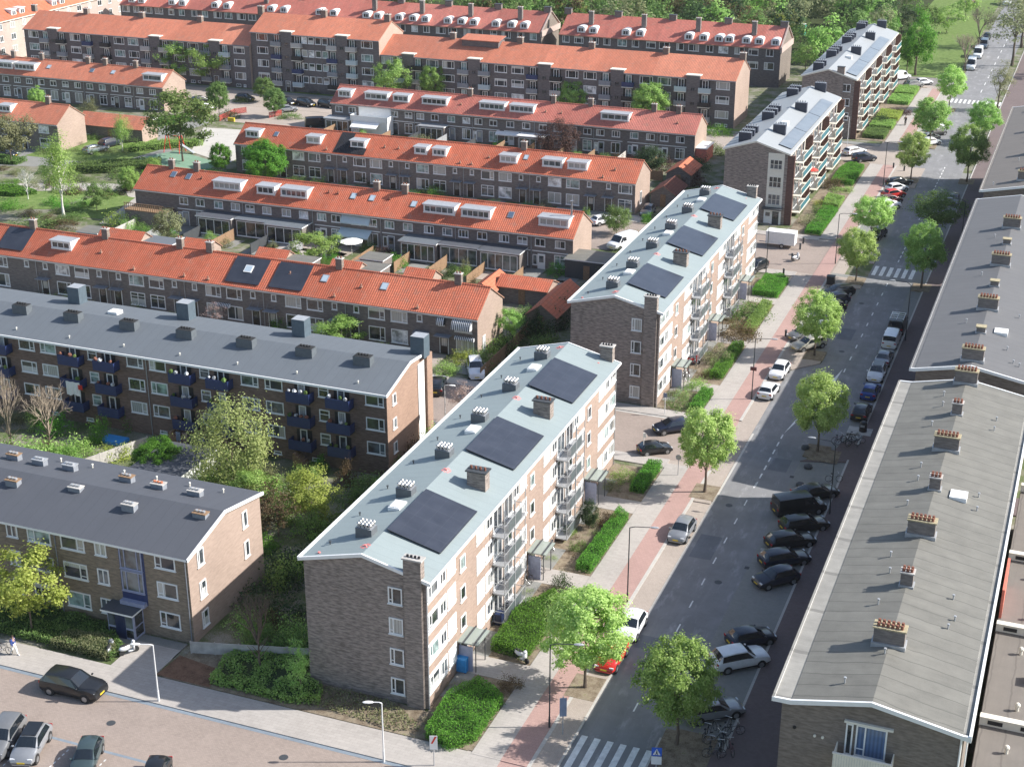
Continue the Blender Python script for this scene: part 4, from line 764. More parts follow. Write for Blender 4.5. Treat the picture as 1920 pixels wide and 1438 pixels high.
# ================================================================= the mansard row at the back
def mansard(name, label, xl, xr, dorm, ridge, mid, y0=319.5):
    ze, zr, yr, yb = 8.3, 11.9, 325.6, 331
    r = thing(name, ((xl+xr)/2, y0+5, 0), label, 'terrace', 'dull red mansard rows at the back')
    m = MB(); m.prism([(y0, 0), (yb, 0), (yb, ze), (yr, zr-.1), (y0, ze-.1)], 0, xl, xr, 0, 1); m.build('wall', ['brick_far', 'brick_shop'], r)
    k = (zr-ze)/(yr-y0); roof = slab(r, [(y0-.3, ze-.3*k), (yr, zr), (yb+.3, ze)], .18, 0, xl-.05, xr+.05, ['tile_dull', 'verge'])
    m = MB(); m.box(xr-.1, xr+.3, y0-.3, yb+.3, ze-1, ze+.2); m.prism([(y0-.35, ze-.1), (yr, zr+.05), (yb+.35, ze+.1), (yb+.35, ze+.25), (yr, zr+.2), (y0-.35, ze+.05)], 0, xr-.05, xr+.25); m.build('gable_coping', 'brick_pink', r)
    for (xa, xb) in dorm:
        xm = (xa+xb)/2; W = 1.75; y = y0+.6; z0 = ze+(y-y0)*k; arc = [(xm+W/2*1.05*math.cos(a), z0+1.05+.42*math.sin(a)) for a in [i*math.pi/8 for i in range(9)]]
        m = MB(); m.prism([(xm-W/2*1.05, z0-.1), (xm+W/2*1.05, z0-.1)]+arc, 1, y, y+2.3, 0, 0); d = m.build('dormer', ['white'], r); me = winmesh(1.25, .95, '2', 'white', True); w_ = put('window', me, d, Vector((xm, y-.01, z0+.62))-r.location); w_.material_slots[1].link = 'OBJECT'; w_.material_slots[1].material = M(rnd.choice(['pane_dark', 'pane_mid']))
    x = xl+1.6; i = 0
    while x < xr-1:
        for z in (7.2, 4.4): win(r, 'S', x, y0, z, rnd.choice([2.3, 2.1, 1.6]), 1.5, rnd.choice(['2', '3', 'L'])); 
        x += 3.0+(i % 2)*.5; i += 1
    for (px, py) in ridge: chimney(roof, aty(px, py, yr).x, yr, zr-.3, zr+.9, 1.6, .9, 'brick_row', 'dark_grey', 0)
    for (px, py) in mid: chimney(roof, aty(px, py, y0+3.4).x, y0+3.4, ze+1.0, zr+1.0, 1.0, .8, 'brick_row', 'concrete', 2)
    return r
mansard('dull_red_terrace', 'dull red-roofed row with white arched dormers, behind the orange-roofed flats', -228, -117.5,
        [(-150, -148.3), (-146.9, -145.2), (-141.4, -139.6), (-137.9, -136.3), (-134.9, -133.3), (-129.7, -127.8), (-125.8, -124.2), (-122.7, -121.1), (-174.1, -172.3), (-170.3, -168.7), (-162, -160), (-159.1, -157.1), (-153.7, -151.7), (-226, -224.1), (-223.1, -221.4), (-214.4, -212.6), (-211.4, -209.8), (-202.3, -200.6), (-199, -197.3), (-187, -185.3), (-183.5, -181.8)],
        [(753, 8), (842, 14), (935, 19), (1027, 25), (585, 2)], [(703, 14), (792, 18), (883, 23), (976, 27), (500, 3)])
mansard('dull_red_terrace', 'dull red-roofed row with white arched dormers, right-hand end beside the wood', -113.3, -63.9,
        [(-84.9, -83.3), (-81.7, -80), (-78.2, -76.7), (-76.1, -74.4), (-72.4, -70.7), (-69.6, -68), (-66, -64.6), (-109.2, -107.7), (-106.5, -104.9), (-99.0, -97.4), (-95.8, -94.2)],
        [(1066, 27), (1160, 32), (1262, 37), (1366, 45), (1471, 51)], [(1109, 36), (1208, 42), (1310, 48), (1415, 54)])
# the lit facade at the far top left, running away from the camera
r = thing('pale_brick_flats', (-240, 310, 0), 'sunlit pale brick flats with orange roof running away at the top left corner', 'apartment building')
m = MB(); m.prism([(-246, 0), (-235, 0), (-235, 9.3), (-240.5, 12.8), (-246, 9.3)], 1, 280, 352, [0, 0, 0, 0, 0], 0); m.build('wall', ['brick_pink'], r)
rf = slab(r, [(-246.3, 9.1), (-240.5, 13), (-234.6, 9.1)], .2, 1, 279.8, 352.2, ['tile_red_y', 'cream'])
for k in range(16):
    for z in (7.9, 5.2, 2.5): win(r, 'E', 283+k*4.2, -235, z, 1.7 if k % 2 else 1.2, 1.4, '2', panes=['pane_dark', 'pane_mid', 'pane_curtain'])
for y in (289, 292, 304, 307, 319): m = MB(); m.box(-238.6, -235.6, y-.9, y+.9, 9.2, 10.9); m.box(-238.8, -235.4, y-1, y+1, 10.9, 11.05); d = m.build('dormer', 'white', r); put('window', winmesh(1.4, 1.1, '2', 'white', True), d, Vector((-235.59, y, 10.2))-r.location, math.pi/2)
chimney(rf, -240.5, 300, 12.5, 14.2, .8, 1.4, 'brick_shop', 'concrete', 2, 1)
# ================================================================= ground, roads, pavements
def sheet(name, pts, z, mat, skirt=.0, k='structure'):
    m = MB(); P = [(x, y, z) for x, y in pts]; a = sum(P[i][0]*P[(i+1) % len(P)][1]-P[(i+1) % len(P)][0]*P[i][1] for i in range(len(P)))
    if a < 0: P = P[::-1]
    m.poly(P)
    if skirt:
        n = len(P)
        for i in range(n): j = (i+1) % n; m.poly([(P[i][0], P[i][1], z-skirt), (P[j][0], P[j][1], z-skirt), P[j], P[i]])
    o = bpy.data.objects.new(name, m.mesh(name, [mat])); COL.objects.link(o); return kind(o, k)
def rect(name, x0, x1, y0, y1, z, mat, skirt=0): return sheet(name, [(x0, y0), (x1, y0), (x1, y1), (x0, y1)], z, mat, skirt)
rect('ground', -900, 700, -50, 1500, -.02, 'yard')
# main road and its parking strips
sheet('road', [(-29.3, 55), (-20, 55), (-20, 600), (-28.6, 600), (-28.6, 262), (-26.2, 252), (-26.2, 167.2), (-28.9, 164), (-29.3, 163)], .004, 'asphalt')
rect('parking_strip', -20.02, -18.3, 146, 262, .008, 'paver_grey'); sheet('parking_bay', [(-23.2, 90), (-18.6, 90), (-18.6, 141.5), (-20.5, 143.2), (-23.2, 140)], .008, 'paver_grey')
sheet('parking_bay', [(-31.05, 170.5), (-26.2, 170.5), (-26.2, 201), (-31.05, 201)], .008, 'paver_grey'); rect('parking_bay', -31.05, -26.2, 214, 249, .008, 'paver_grey')
rect('parking_strip', -31.0, -29.3, 98.5, 127.5, .012, 'paver_beige'); rect('parking_strip', -31.0, -29.3, 147.5, 164, .012, 'paver_beige')
rect('pavement', -36, -29.32, 55, 345, .001, 'paver_beige')
# left-hand pavement, cycle path, kerbs (raised 0.1 m)
KZ = .10
def strip(name, x0, x1, ys, mat, z=KZ, sk=.12):
    for a, b in ys: rect(name, x0, x1, a, b, z, mat, sk)
LEFT = [(83.2, 134.6), (147.6, 198.0), (216, 262.5), (279, 330)]
strip('pavement', -35.6, -33.32, LEFT, 'paver_pale'); strip('cycle_path', -33.32, -31.3, LEFT, 'paver_red', KZ+.003); strip('kerb', -31.3, -31.02, LEFT, 'kerbstone', KZ+.006)
rect('cycle_path', -33.32, -31.3, 134.6, 147.6, .045, 'paver_red', .05); rect('cycle_path', -33.32, -31.3, 198, 216, .045, 'paver_red', .05); rect('cycle_path', -33.32, -31.3, 60, 83.2, .045, 'paver_red', .05)
rect('pavement', -31.02, -29.35, 60, 98.5, KZ+.001, 'paver_beige', .12); sheet('pavement', [(-31.02, 127.5), (-29.35, 127.5), (-29.35, 134.4), (-31.02, 136)], KZ+.001, 'paver_beige', .12)
sheet('pavement', [(-31.02, 164), (-29, 164), (-26.3, 167), (-26.3, 170.5), (-31.02, 170.5)], KZ+.001, 'paver_beige', .12); rect('pavement', -31.02, -26.3, 249, 262.5, KZ+.001, 'paver_beige', .12); sheet('pavement', [(-31.02, 207), (-26.3, 207), (-26.3, 214), (-31.02, 214)], KZ+.001, 'paver_beige', .12); rect('pavement', -31.02, -26.3, 195.5, 199.5, KZ+.001, 'paver_beige', .12)
rect('pavement', -31.02, -28.7, 279, 330, KZ+.001, 'paver_pale', .12)
rect('kerb', -29.35, -29.2, 60, 98.5, KZ+.004, 'kerbstone', .12); rect('gutter', -29.28, -29.05, 98.5, 145, .010, 'kerbstone')
# right-hand pavement
rect('pavement', -18.6, -13.3, 50, 145, KZ, 'paver_brown', .12); rect('pavement', -18.3, -12.8, 145, 600, KZ, 'paver_brown', .12); rect('kerb', -18.78, -18.58, 90, 142, KZ+.004, 'kerbstone', .12); rect('kerb', -18.48, -18.28, 146, 400, KZ+.004, 'kerbstone', .12)
rect('pavement', -23.3, -18.6, 50, 90, KZ, 'paver_brown', .12); rect('kerb', -23.45, -23.3, 50, 90, KZ+.004, 'kerbstone', .12)
rect('pavement', -13.3, -1.8, 135.6, 139.4, KZ, 'paver_brown', .1); rect('pavement', -13.3, 30, 262, 330, KZ, 'paver_pale', .12)
sheet('pavement', [(-23.2, 140), (-20.5, 143.2), (-20, 146), (-18.3, 147.5), (-18.5, 141.5)], KZ+.002, 'paver_brown', .12)
for y in (120.5, 128.5): rect('gutter', -22.9, -18.7, y, y+.35, .02, 'kerbstone')
for y in (100.6, 116.6, 136.0): rect('drain', -23.45, -23.05, y, y+.5, .018, 'black')
for y in (97.5, 112.2): rect('drain', -29.75, -29.35, y+8, y+8.45, .118 if y < 90 else .02, 'black')
# road markings
def marks(name, l, z=.012):
    m = MB()
    for x0, x1, y0, y1 in l: m.poly([(x0, y0, z), (x1, y0, z), (x1, y1, z), (x0, y1, z)])
    o = bpy.data.objects.new(name, m.mesh(name, ['line_white'])); COL.objects.link(o); return kind(o, 'structure')
marks('lane_marking', [(-26.3, -26.18, 92.5+4*k, 93.7+4*k) for k in range(11) if k not in (2,)]+[(-26.25, -26.1, 132.8+2*k, 133.9+2*k) for k in range(7)]+[(-23.3, -23.16, 165.5+4.07*k, 166.7+4.07*k) for k in range(9)]+[(-23.3, -23.16, 209+2.1*k, 210.1+2.1*k) for k in range(4)]+[(-23.3, -23.16, 223+4.07*k, 224.2+4.07*k) for k in range(6)]+[(-23.3, -23.16, 247+2.1*k, 248.1+2.1*k) for k in range(9)]+[(-23.5, -23.36, 330+8*k, 333+8*k) for k in range(16)])
m = MB(); m.poly([(-26.15, 146.2, .012), (-25.55, 151.5, .012), (-25.2, 151.2, .012)]); m.poly([(-23.5, 166.5, .012), (-24.25, 161.2, .012), (-23.7, 160.7, .012)]); o = bpy.data.objects.new('lane_marking', m.mesh('lane_marking', ['line_white'])); COL.objects.link(o); kind(o, 'structure')
m = MB(); m.poly([(-25.55, 151.5, .012), (-25.2, 151.2, .012), (-24.6, 154, .012), (-25.0, 154.2, .012)]); m.poly([(-24.25, 161.2, .012), (-23.7, 160.7, .012), (-24.2, 158, .012), (-24.75, 158.5, .012)]); o = bpy.data.objects.new('lane_marking', m.mesh('lane_marking', ['line_white'])); COL.objects.link(o); kind(o, 'structure')
marks('zebra_crossing', [(-28.9+.99*k, -28.42+.99*k, 83.2, 88.3) for k in range(6)]); marks('zebra_crossing', [(-25.9+1.0*k, -25.38+1.0*k, 202.1, 206.3) for k in range(6)]); marks('zebra_crossing', [(-28.4+.86*k, -27.98+.86*k, 318, 321.8) for k in range(12)])
# side streets
rect('side_street', -300, -29.3, 60, 80.2, .003, 'paver_pink'); rect('gutter', -300, -36, 79.95, 80.3, .012, 'gutter_blue'); rect('gutter', -300, -40, 73.8, 74.05, .010, 'gutter_blue')
rect('parking_bay', -300, -42, 60, 73.8, .008, 'paver_pink')
marks('bay_marking', [(-66.2+3.2*k+.0, -66.1+3.2*k, 72.9-.5*j, 73.15-.5*j) for k in range(4) for j in range(7)], .016)
rect('pavement', -300, -35.6, 80.3, 83.4, KZ-.02, 'paver_pale', .1); sheet('pavement', [(-35.6, 79.5), (-33.3, 77), (-33.3, 83.2), (-35.6, 83.4)], KZ-.018, 'paver_pale', .1); rect('pavement', -66.5, -62.5, 83.4, 87.2, KZ-.015, 'paver_pale', .1); rect('pavement', -70, -62.5, 86.0, 88.2, KZ-.019, 'paver_grey', .1)
rect('side_street', -300, -31, 135.6, 145.8, .006, 'paver_pink'); rect('pavement', -300, -35.6, 133.6, 135.6, KZ-.02, 'paver_pale', .1); rect('pavement', -300, -35.6, 145.8, 147.6, KZ-.02, 'paver_pale', .1); rect('gutter', -60, -35.8, 145.4, 145.8, .014, 'kerbstone')
rect('side_street', -135, -31, 199.5, 215.0, .006, 'paver_pink'); rect('pavement', -60, -35.6, 197.6, 199.5, KZ-.02, 'paver_pale', .1); rect('pavement', -60, -35.6, 215, 217, KZ-.02, 'paver_pale', .1)
rect('side_street', -300, -28.6, 263.5, 275.5, .006, 'paver_beige'); rect('pavement', -300, -36, 275.5, 277.3, KZ-.02, 'paver_grey', .1); rect('lawn', -300, -60, 277.3, 279, .05, 'lawn')
rect('side_street', -60, -28, 333, 342, .006, 'asphalt_pale')
# front paths and beds of the green-roofed flats
for ya, yb in ((83.6, 132.8), (147.8, 195.2), (217.2, 263)): rect('garden_bed', -40.65, -35.62, ya, yb, .05, 'soil')
for y in (94.0, 109.0, 124.2, 155, 170.8, 186.6): rect('garden_path', -40.6, -35.62, y-1.3, y+1.3, .08, 'paver_pale', .05)
for y in (94.0, 109.0, 124.2, 155, 170.8, 186.6): rect('garden_path', -40.6, -39.2, y-5, y+5, .075, 'paver_grey', .05)
sheet('garden_bed', [(-61.8, 83.5), (-36, 83.5), (-36, 84.2), (-41, 86.9), (-61.8, 88)], .056, 'soil'); sheet('dead_plant_bed', [(-62.4, 83.6), (-57.6, 83.6), (-58.2, 86), (-62.2, 86.6)], .07, 'dead_bed')
rect('lawn', -36, -30, 342, 480, .03, 'lawn'); rect('lawn', -48, -34.5, 342, 480, .035, 'lawn'); rect('garden_bed', -41.5, -34.5, 279.5, 331, .05, 'soil')
# gardens between the terraces: light paving patches
rs = random.Random(5)
for y0, y1 in ((163, 184.5), (227, 249), (147.8, 153.8), (217, 217.8), (186, 188)):
    for k in range(13):
        x = -134+k*5.6
        if rs.random() < .7: rect('patio', x+rs.random()*1.5, x+3+rs.random()*2.4, y1-2.5-rs.random()*4, y1-.1, .03, rs.choice(['paver_pale', 'paver_grey', 'paver_beige', 'paver_grey']))
# the park and its surroundings on the left
sheet('play_area', [(-158, 244), (-141, 246), (-139.5, 222), (-150, 227)], .02, 'sand'); sheet('play_area', [(-153, 227), (-141, 222), (-139.5, 208), (-150, 211), (-156, 220)], .016, 'play_green')
sheet('side_street', [(-210, 196), (-152, 214), (-150, 222), (-160, 234), (-158, 262), (-166, 262), (-170, 236), (-176, 222), (-215, 208)], .010, 'paver_grey'); sheet('path', [(-200, 186), (-150, 204), (-141, 204), (-137.5, 196), (-136.5, 184), (-139, 184), (-141.5, 196), (-146, 201), (-200, 180)], .014, 'paver_pale')
sheet('lawn', [(-176, 214), (-158, 214), (-156, 226), (-166, 240), (-174, 240)], .03, 'lawn'); sheet('lawn', [(-180, 176), (-150, 188), (-150, 199), (-185, 186)], .03, 'lawn'); sheet('lawn', [(-150, 186), (-140, 186), (-142, 198), (-148, 199)], .03, 'lawn')
rect('car_park', -168, -136, 250, 263.4, .011, 'paver_beige')
# distant land
rect('woodland_floor', -900, -30, 345, 1500, .01, 'woodland'); rect('woodland_floor', -12, 700, 345, 1500, .01, 'woodland')

for (x0, x1, y0, y1) in ((-28.6, -26.6, 117, 121.5), (-25.9, -24, 137, 140), (-26.0, -24.2, 176, 180), (-28.8, -27.2, 101, 103)): rect('asphalt_patch', x0, x1, y0, y1, .0075, 'asphalt_patch')
for (x, y) in ((-27.4, 99), (-25, 113.5), (-27.6, 128), (-24.8, 150), (-24.6, 172), (-25.2, 190), (-48, 78), (-62, 77), (-50, 140), (-38, 207)):
    m = MB(); m.tube((x, y, .006), (x, y, .0135), .34, .34, 14); o = bpy.data.objects.new('manhole_cover', m.mesh('manhole_cover', ['dark_grey'])); COL.objects.link(o); kind(o, 'structure')
# ================================================================= trees, shrubs, hedges
def rdir(r):
    z = r.uniform(-1, 1); a = r.uniform(0, 6.2832); q = math.sqrt(1-z*z); return Vector((q*math.cos(a), q*math.sin(a), z))
def leaf(m, p, nrm, s, r, mi=0):
    a = nrm.orthogonal().normalized(); b = nrm.cross(a); t = r.uniform(0, 6.28); u = a*math.cos(t)+b*math.sin(t); v = nrm.cross(u)
    l = s*r.uniform(.7, 1.35); w_ = l*.62
    m.poly([p-u*l*.5, p-v*w_*.5+u*l*.08, p+u*l*.5, p+v*w_*.5+u*l*.08], mi)
def crownmesh(seed, n=2600, ls=.075, clumps=46, spread=.2, top=.5, hole=.25, droop=0, shell=.55, taper=0):
    "unit crown: radius 1 in plan, z from 0 to 1"
    r = random.Random(seed); m = MB(); cs = []
    while len(cs) < clumps:
        d = rdir(r); q = 1+.3*noise.noise(d*1.4+Vector((seed*3.1, 0, 0)))
        rad = (shell+(1-shell)*r.random())*.93*q; p = d*rad; z = 1+p.z
        if noise.noise(p*1.6+Vector((0, seed*2.3, 0))) < -hole and r.random() < .8: continue
        if taper: f = 1-taper*max(0, z/2-.25); p.x *= f; p.y *= f
        cs.append((Vector((p.x, p.y, z)), d, r.uniform(.6, 1.25)))
    for i in range(n):
        c, d, k = cs[r.randrange(len(cs))]; o = Vector((r.gauss(0, 1), r.gauss(0, 1), r.gauss(0, .85)))*spread*k*.62
        p = c+o
        if droop: p.z -= droop*r.random()**2*.8
        nn = (o.normalized()*.45+d*.55+rdir(r)*.6+Vector((.12, .05, .4))).normalized(); leaf(m, p, nn, ls, r)
    return m
_PROTO = {}
def proto(kind):
    if kind in _PROTO: return _PROTO[kind]
    K = {'round1': dict(seed=1, n=24000, ls=.058, hole=1.2, clumps=190, spread=.125, shell=.62), 'round2': dict(seed=2, n=24000, ls=.058, hole=1.2, clumps=190, spread=.125, shell=.62), 'round3': dict(seed=3, n=24000, ls=.058, hole=1.2, clumps=190, spread=.125, shell=.62), 'round4': dict(seed=14, n=24000, ls=.058, hole=1.2, clumps=190, spread=.125, shell=.62),
         'loose1': dict(seed=5, n=7000, hole=.15, clumps=44, spread=.19, shell=.45), 'loose2': dict(seed=6, n=7000, hole=.1, clumps=48, spread=.17, shell=.4, ls=.07), 'tall': dict(seed=7, n=7500, taper=.5, ls=.07), 'dense': dict(seed=8, n=11000, ls=.062, clumps=70, hole=.5),
         'birch': dict(seed=9, n=5200, ls=.06, droop=.7, taper=.55, clumps=50, shell=.3, hole=.0), 'weep': dict(seed=10, n=7500, ls=.055, droop=.5, clumps=60, shell=.6, hole=.3), 'thin': dict(seed=11, n=2600, ls=.06, clumps=60, shell=.35, hole=.1, spread=.16),
         'far': dict(seed=12, n=1600, ls=.11, clumps=40, hole=.35), 'far2': dict(seed=13, n=1700, ls=.105, clumps=44, hole=.3, taper=.35)}
    _PROTO[kind] = crownmesh(**K[kind]).mesh('crown', ['leaf_mid']); return _PROTO[kind]
def shrubmesh(seed, n=1700, ls=.085):
    r = random.Random(seed); m = MB(); cs = []
    for i in range(26): d = rdir(r); d.z = abs(d.z); cs.append(d*(.55+.45*r.random())*(1+.3*noise.noise(d*2+Vector((seed, 0, 0)))))
    for i in range(n): c = cs[r.randrange(26)]; o = Vector((r.gauss(0, .17), r.gauss(0, .17), r.gauss(0, .15))); p = c+o; p.z = abs(p.z); leaf(m, p, (rdir(r)*.8+c.normalized()*.5+Vector((0, 0, .3))).normalized(), ls, r)
    return m.mesh('foliage', ['leaf_mid'])
_SH = {}
def branchmesh(seed, depth=4, spread=.55, twig=True):
    "bare branching limbs in a unit crown"
    r = random.Random(seed); m = MB()
    def grow(p, d, L, rad, k):
        e = p+d*L; m.tube(p, e, rad, rad*.68, 5 if k < 2 else 3, 0, False)
        if k >= depth: return
        for i in range(3 if k < 3 else 2):
            n2 = (d+rdir(r)*spread+Vector((0, 0, .12))).normalized(); grow(e, n2, L*r.uniform(.62, .86), rad*.6, k+1)
    for i in range(5): a = i*1.257+r.random(); grow(Vector((0, 0, 0)), Vector((math.cos(a)*.5, math.sin(a)*.5, 1)).normalized(), .36, .035, 0)
    return m.mesh('branches', ['twig'])
_BR = {}
def trunkmesh(seed, limbs=6):
    "unit trunk: height 1 up to the crown centre, limbs reach on into it"
    r = random.Random(seed); m = MB(); p = Vector((0, 0, 0)); n = 5; pts = [p]
    for i in range(n): p = p+Vector((r.uniform(-.02, .02), r.uniform(-.02, .02), 1/n)); pts.append(p)
    for i in range(n): m.tube(pts[i], pts[i+1], .036*(1-.11*i)*(1.35 if i == 0 else 1), .036*(1-.11*(i+1)), 8, 0, False)
    for i in range(limbs): a = i*6.283/limbs+r.random(); s = pts[2+i % 3]; m.tube(s, s+Vector((math.cos(a)*.28, math.sin(a)*.28, .42)), .016, .006, 5, 0, False)
    return m.mesh('trunk', ['bark'])
_TR = [trunkmesh(i) for i in range(4)]
def tree(bx, by, topy, wpx, kind_, mat, label, group=None, cb=.3, name='street_tree', cat='tree', bark='bark', tw=1.0):
    "base pixel, pixel row of the top, crown width in pixels"
    b = at(bx, by); dep = (b-Vector((0, 0, CAMZ))).dot(FWD); W = wpx/FPX*dep
    lo, hi = 0, 40
    for _ in range(40):
        h = (lo+hi)/2; v = Vector((b.x, b.y, h-CAMZ)); y = 719-FPX*v.dot(UPV)/v.dot(FWD)
        if y > topy: lo = h
        else: hi = h
    h = max(h, 1.5); t = thing(name, b, label, cat, group, rnd.uniform(0, 6.28))
    tr = put('trunk', _TR[rnd.randrange(4)], t, (0, 0, 0), 0, bark); zc = h*(cb+(1-cb)*.45); s = (.55+.045*h)*tw; tr.scale = (zc*s*.55+.9*s, zc*s*.55+.9*s, zc)
    if kind_.startswith('bare'):
        if kind_ not in _BR: _BR[kind_] = branchmesh(len(_BR)+21, 5, .6)
        c = put('branches', _BR[kind_], t, (0, 0, h*cb), 0, mat); c.scale = (W*.42, W*.42, h*(1-cb)*.62); tr.scale = (zc*s*.5+.6*s, zc*s*.5+.6*s, h*cb*1.05)
    else:
        c = put('crown', proto(kind_), t, (0, 0, h*cb), rnd.uniform(0, 6.28), mat); c.scale = (W*.53, W*.53, h*(1-cb)*.51)
    return t
def shrub(bx, by, wpx, hm, mat, label, group='garden shrubs', name='shrub', flat=None):
    b = at(bx, by); dep = (b-Vector((0, 0, CAMZ))).dot(FWD); W = wpx/FPX*dep; k = rnd.randrange(4)
    if k not in _SH: _SH[k] = shrubmesh(30+k)
    o = put(name, _SH[k], None, b, rnd.uniform(0, 6.28), mat); o.scale = (W/2, W/2*(flat or 1), hm); return tag(o, label, 'shrub', group)
def inpoly(x, y, P):
    c = False; n = len(P)
    for i in range(n):
        (x0, y0), (x1, y1) = P[i], P[(i+1) % n]
        if (y0 > y) != (y1 > y) and x < (x1-x0)*(y-y0)/(y1-y0)+x0: c = not c
    return c
def hedge(P, h, mat, label, group=None, name='hedge', cat='hedge', dens=70, ls=.2, lump=.25, k=None, core=True, z0=.05):
    r = random.Random(len(label)*7+int(P[0][0]*10)); m = MB(); cx = sum(p[0] for p in P)/len(P); cy = sum(p[1] for p in P)/len(P)
    xs = [p[0] for p in P]; ys = [p[1] for p in P]; n = int((max(xs)-min(xs))*(max(ys)-min(ys))*dens)
    if core:
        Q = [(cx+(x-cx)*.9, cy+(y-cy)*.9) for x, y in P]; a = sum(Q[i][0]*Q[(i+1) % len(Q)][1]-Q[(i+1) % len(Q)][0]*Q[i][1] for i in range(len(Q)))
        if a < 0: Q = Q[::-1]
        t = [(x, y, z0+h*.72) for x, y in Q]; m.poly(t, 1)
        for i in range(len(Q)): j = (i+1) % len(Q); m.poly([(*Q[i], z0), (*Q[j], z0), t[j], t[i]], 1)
    def H(x, y): return h*(.86+lump*noise.noise(Vector((x*.8, y*.8, len(label)))))
    for i in range(n):
        x, y = r.uniform(min(xs), max(xs)), r.uniform(min(ys), max(ys))
        if inpoly(x, y, P): leaf(m, Vector((x, y, z0+H(x, y)+r.gauss(0, .06))), (rdir(r)*.8+Vector((0, 0, .7))).normalized(), ls, r)
    for i in range(len(P)):
        (x0, y0), (x1, y1) = P[i], P[(i+1) % len(P)]; L = math.hypot(x1-x0, y1-y0); nn = Vector(((y1-y0)/max(L, .01), -(x1-x0)/max(L, .01), .2))
        if (Vector((x0+nn.x, y0+nn.y)) - Vector((cx, cy))).length < (Vector((x0-nn.x, y0-nn.y))-Vector((cx, cy))).length: nn = Vector((-nn.x, -nn.y, .2))
        for j in range(int(L*h*dens*.8)):
            t = r.random(); x, y = x0+(x1-x0)*t, y0+(y1-y0)*t; z = z0+r.random()*H(x, y); leaf(m, Vector((x, y, z))+nn*r.gauss(-.04, .08), (rdir(r)*.8+nn*.7).normalized(), ls, r)
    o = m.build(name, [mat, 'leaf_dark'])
    if k: return kind(o, k)
    return tag(o, label, cat, group)
ST = 'young trees lining the main road'
for a in ((1097, 1290, 1104, 168, 'round1', 'leaf_lime', 'lime-green street tree hiding a red car, nearest on the left kerb'), (1268, 1397, 1203, 150, 'round2', 'leaf_fresh', 'green street tree beside the heap of bicycles near the zebra crossing', ), (1321, 924, 760, 110, 'round3', 'leaf_lime', 'round lime-green street tree in a square bed by the lit strip of road'),
          (1532, 848, 700, 104, 'round4', 'leaf_lime', 'pale green street tree in front of the underground bin on the right kerb'), (1527, 668, 546, 92, 'round1', 'leaf_lime', 'street tree shading the silver estate car on the left kerb'), (1604, 528, 427, 74, 'round2', 'leaf_lime', 'small lime street tree at the middle zebra crossing'),
          (1632, 452, 366, 80, 'round3', 'leaf_lime', 'lime street tree just behind the one at the middle zebra crossing'), (1727, 541, 416, 76, 'round4', 'leaf_fresh', 'green street tree on the right kerb at the middle zebra crossing'), (1754, 452, 356, 96, 'dense', 'leaf_mid', 'darkest broad street tree in the shade right of the road'),
          (1707, 340, 246, 62, 'round1', 'leaf_lime', 'street tree opposite the teal balconies beside the lit road band'), (1812, 342, 233, 72, 'round2', 'leaf_fresh', 'street tree on the right kerb beyond the lit road band'), (1742, 276, 181, 72, 'round3', 'leaf_fresh', 'street tree over the far row of angled parked cars'),
          (1842, 268, 188, 60, 'round4', 'leaf_fresh', 'street tree in the shade at the far right kerb'), (1779, 207, 124, 56, 'round1', 'leaf_lime', 'street tree at the left end of the far zebra crossing'), (1870, 208, 110, 58, 'thin', 'leaf_grey', 'sparse street tree at the right end of the far zebra crossing')):
    tree(*a[:6], a[6], ST, .27)
FT = 'still bare trees at the far end of the road'
tree(1807, 140, 42, 80, 'bare1', 'twig', 'bare tree beside the white vans at the far end', FT, .3); tree(1833, 92, -5, 80, 'bare2', 'twig', 'taller bare tree behind the vans near the top edge', FT, .3)
tree(1897, 124, -20, 150, 'thin', 'leaf_grey', 'wide greyish tree just leafing at the far right edge', FT, .3); tree(1915, 90, -40, 90, 'thin', 'leaf_grey', 'greyish tree at the very top right corner', FT, .3)
tree(1716, 142, 18, 74, 'tall', 'leaf_bright', 'tall bright green tree on the lawn beyond the zinc roofs', None, .22, 'tree'); tree(1700, 136, 60, 44, 'tall', 'leaf_bright', 'slimmer bright green tree left of the tall one on the lawn', None, .2, 'tree'); tree(1662, 75, 20, 46, 'round2', 'leaf_bright', 'bright green tree peeping over the farthest zinc roof', None, .2, 'tree')
GT = None
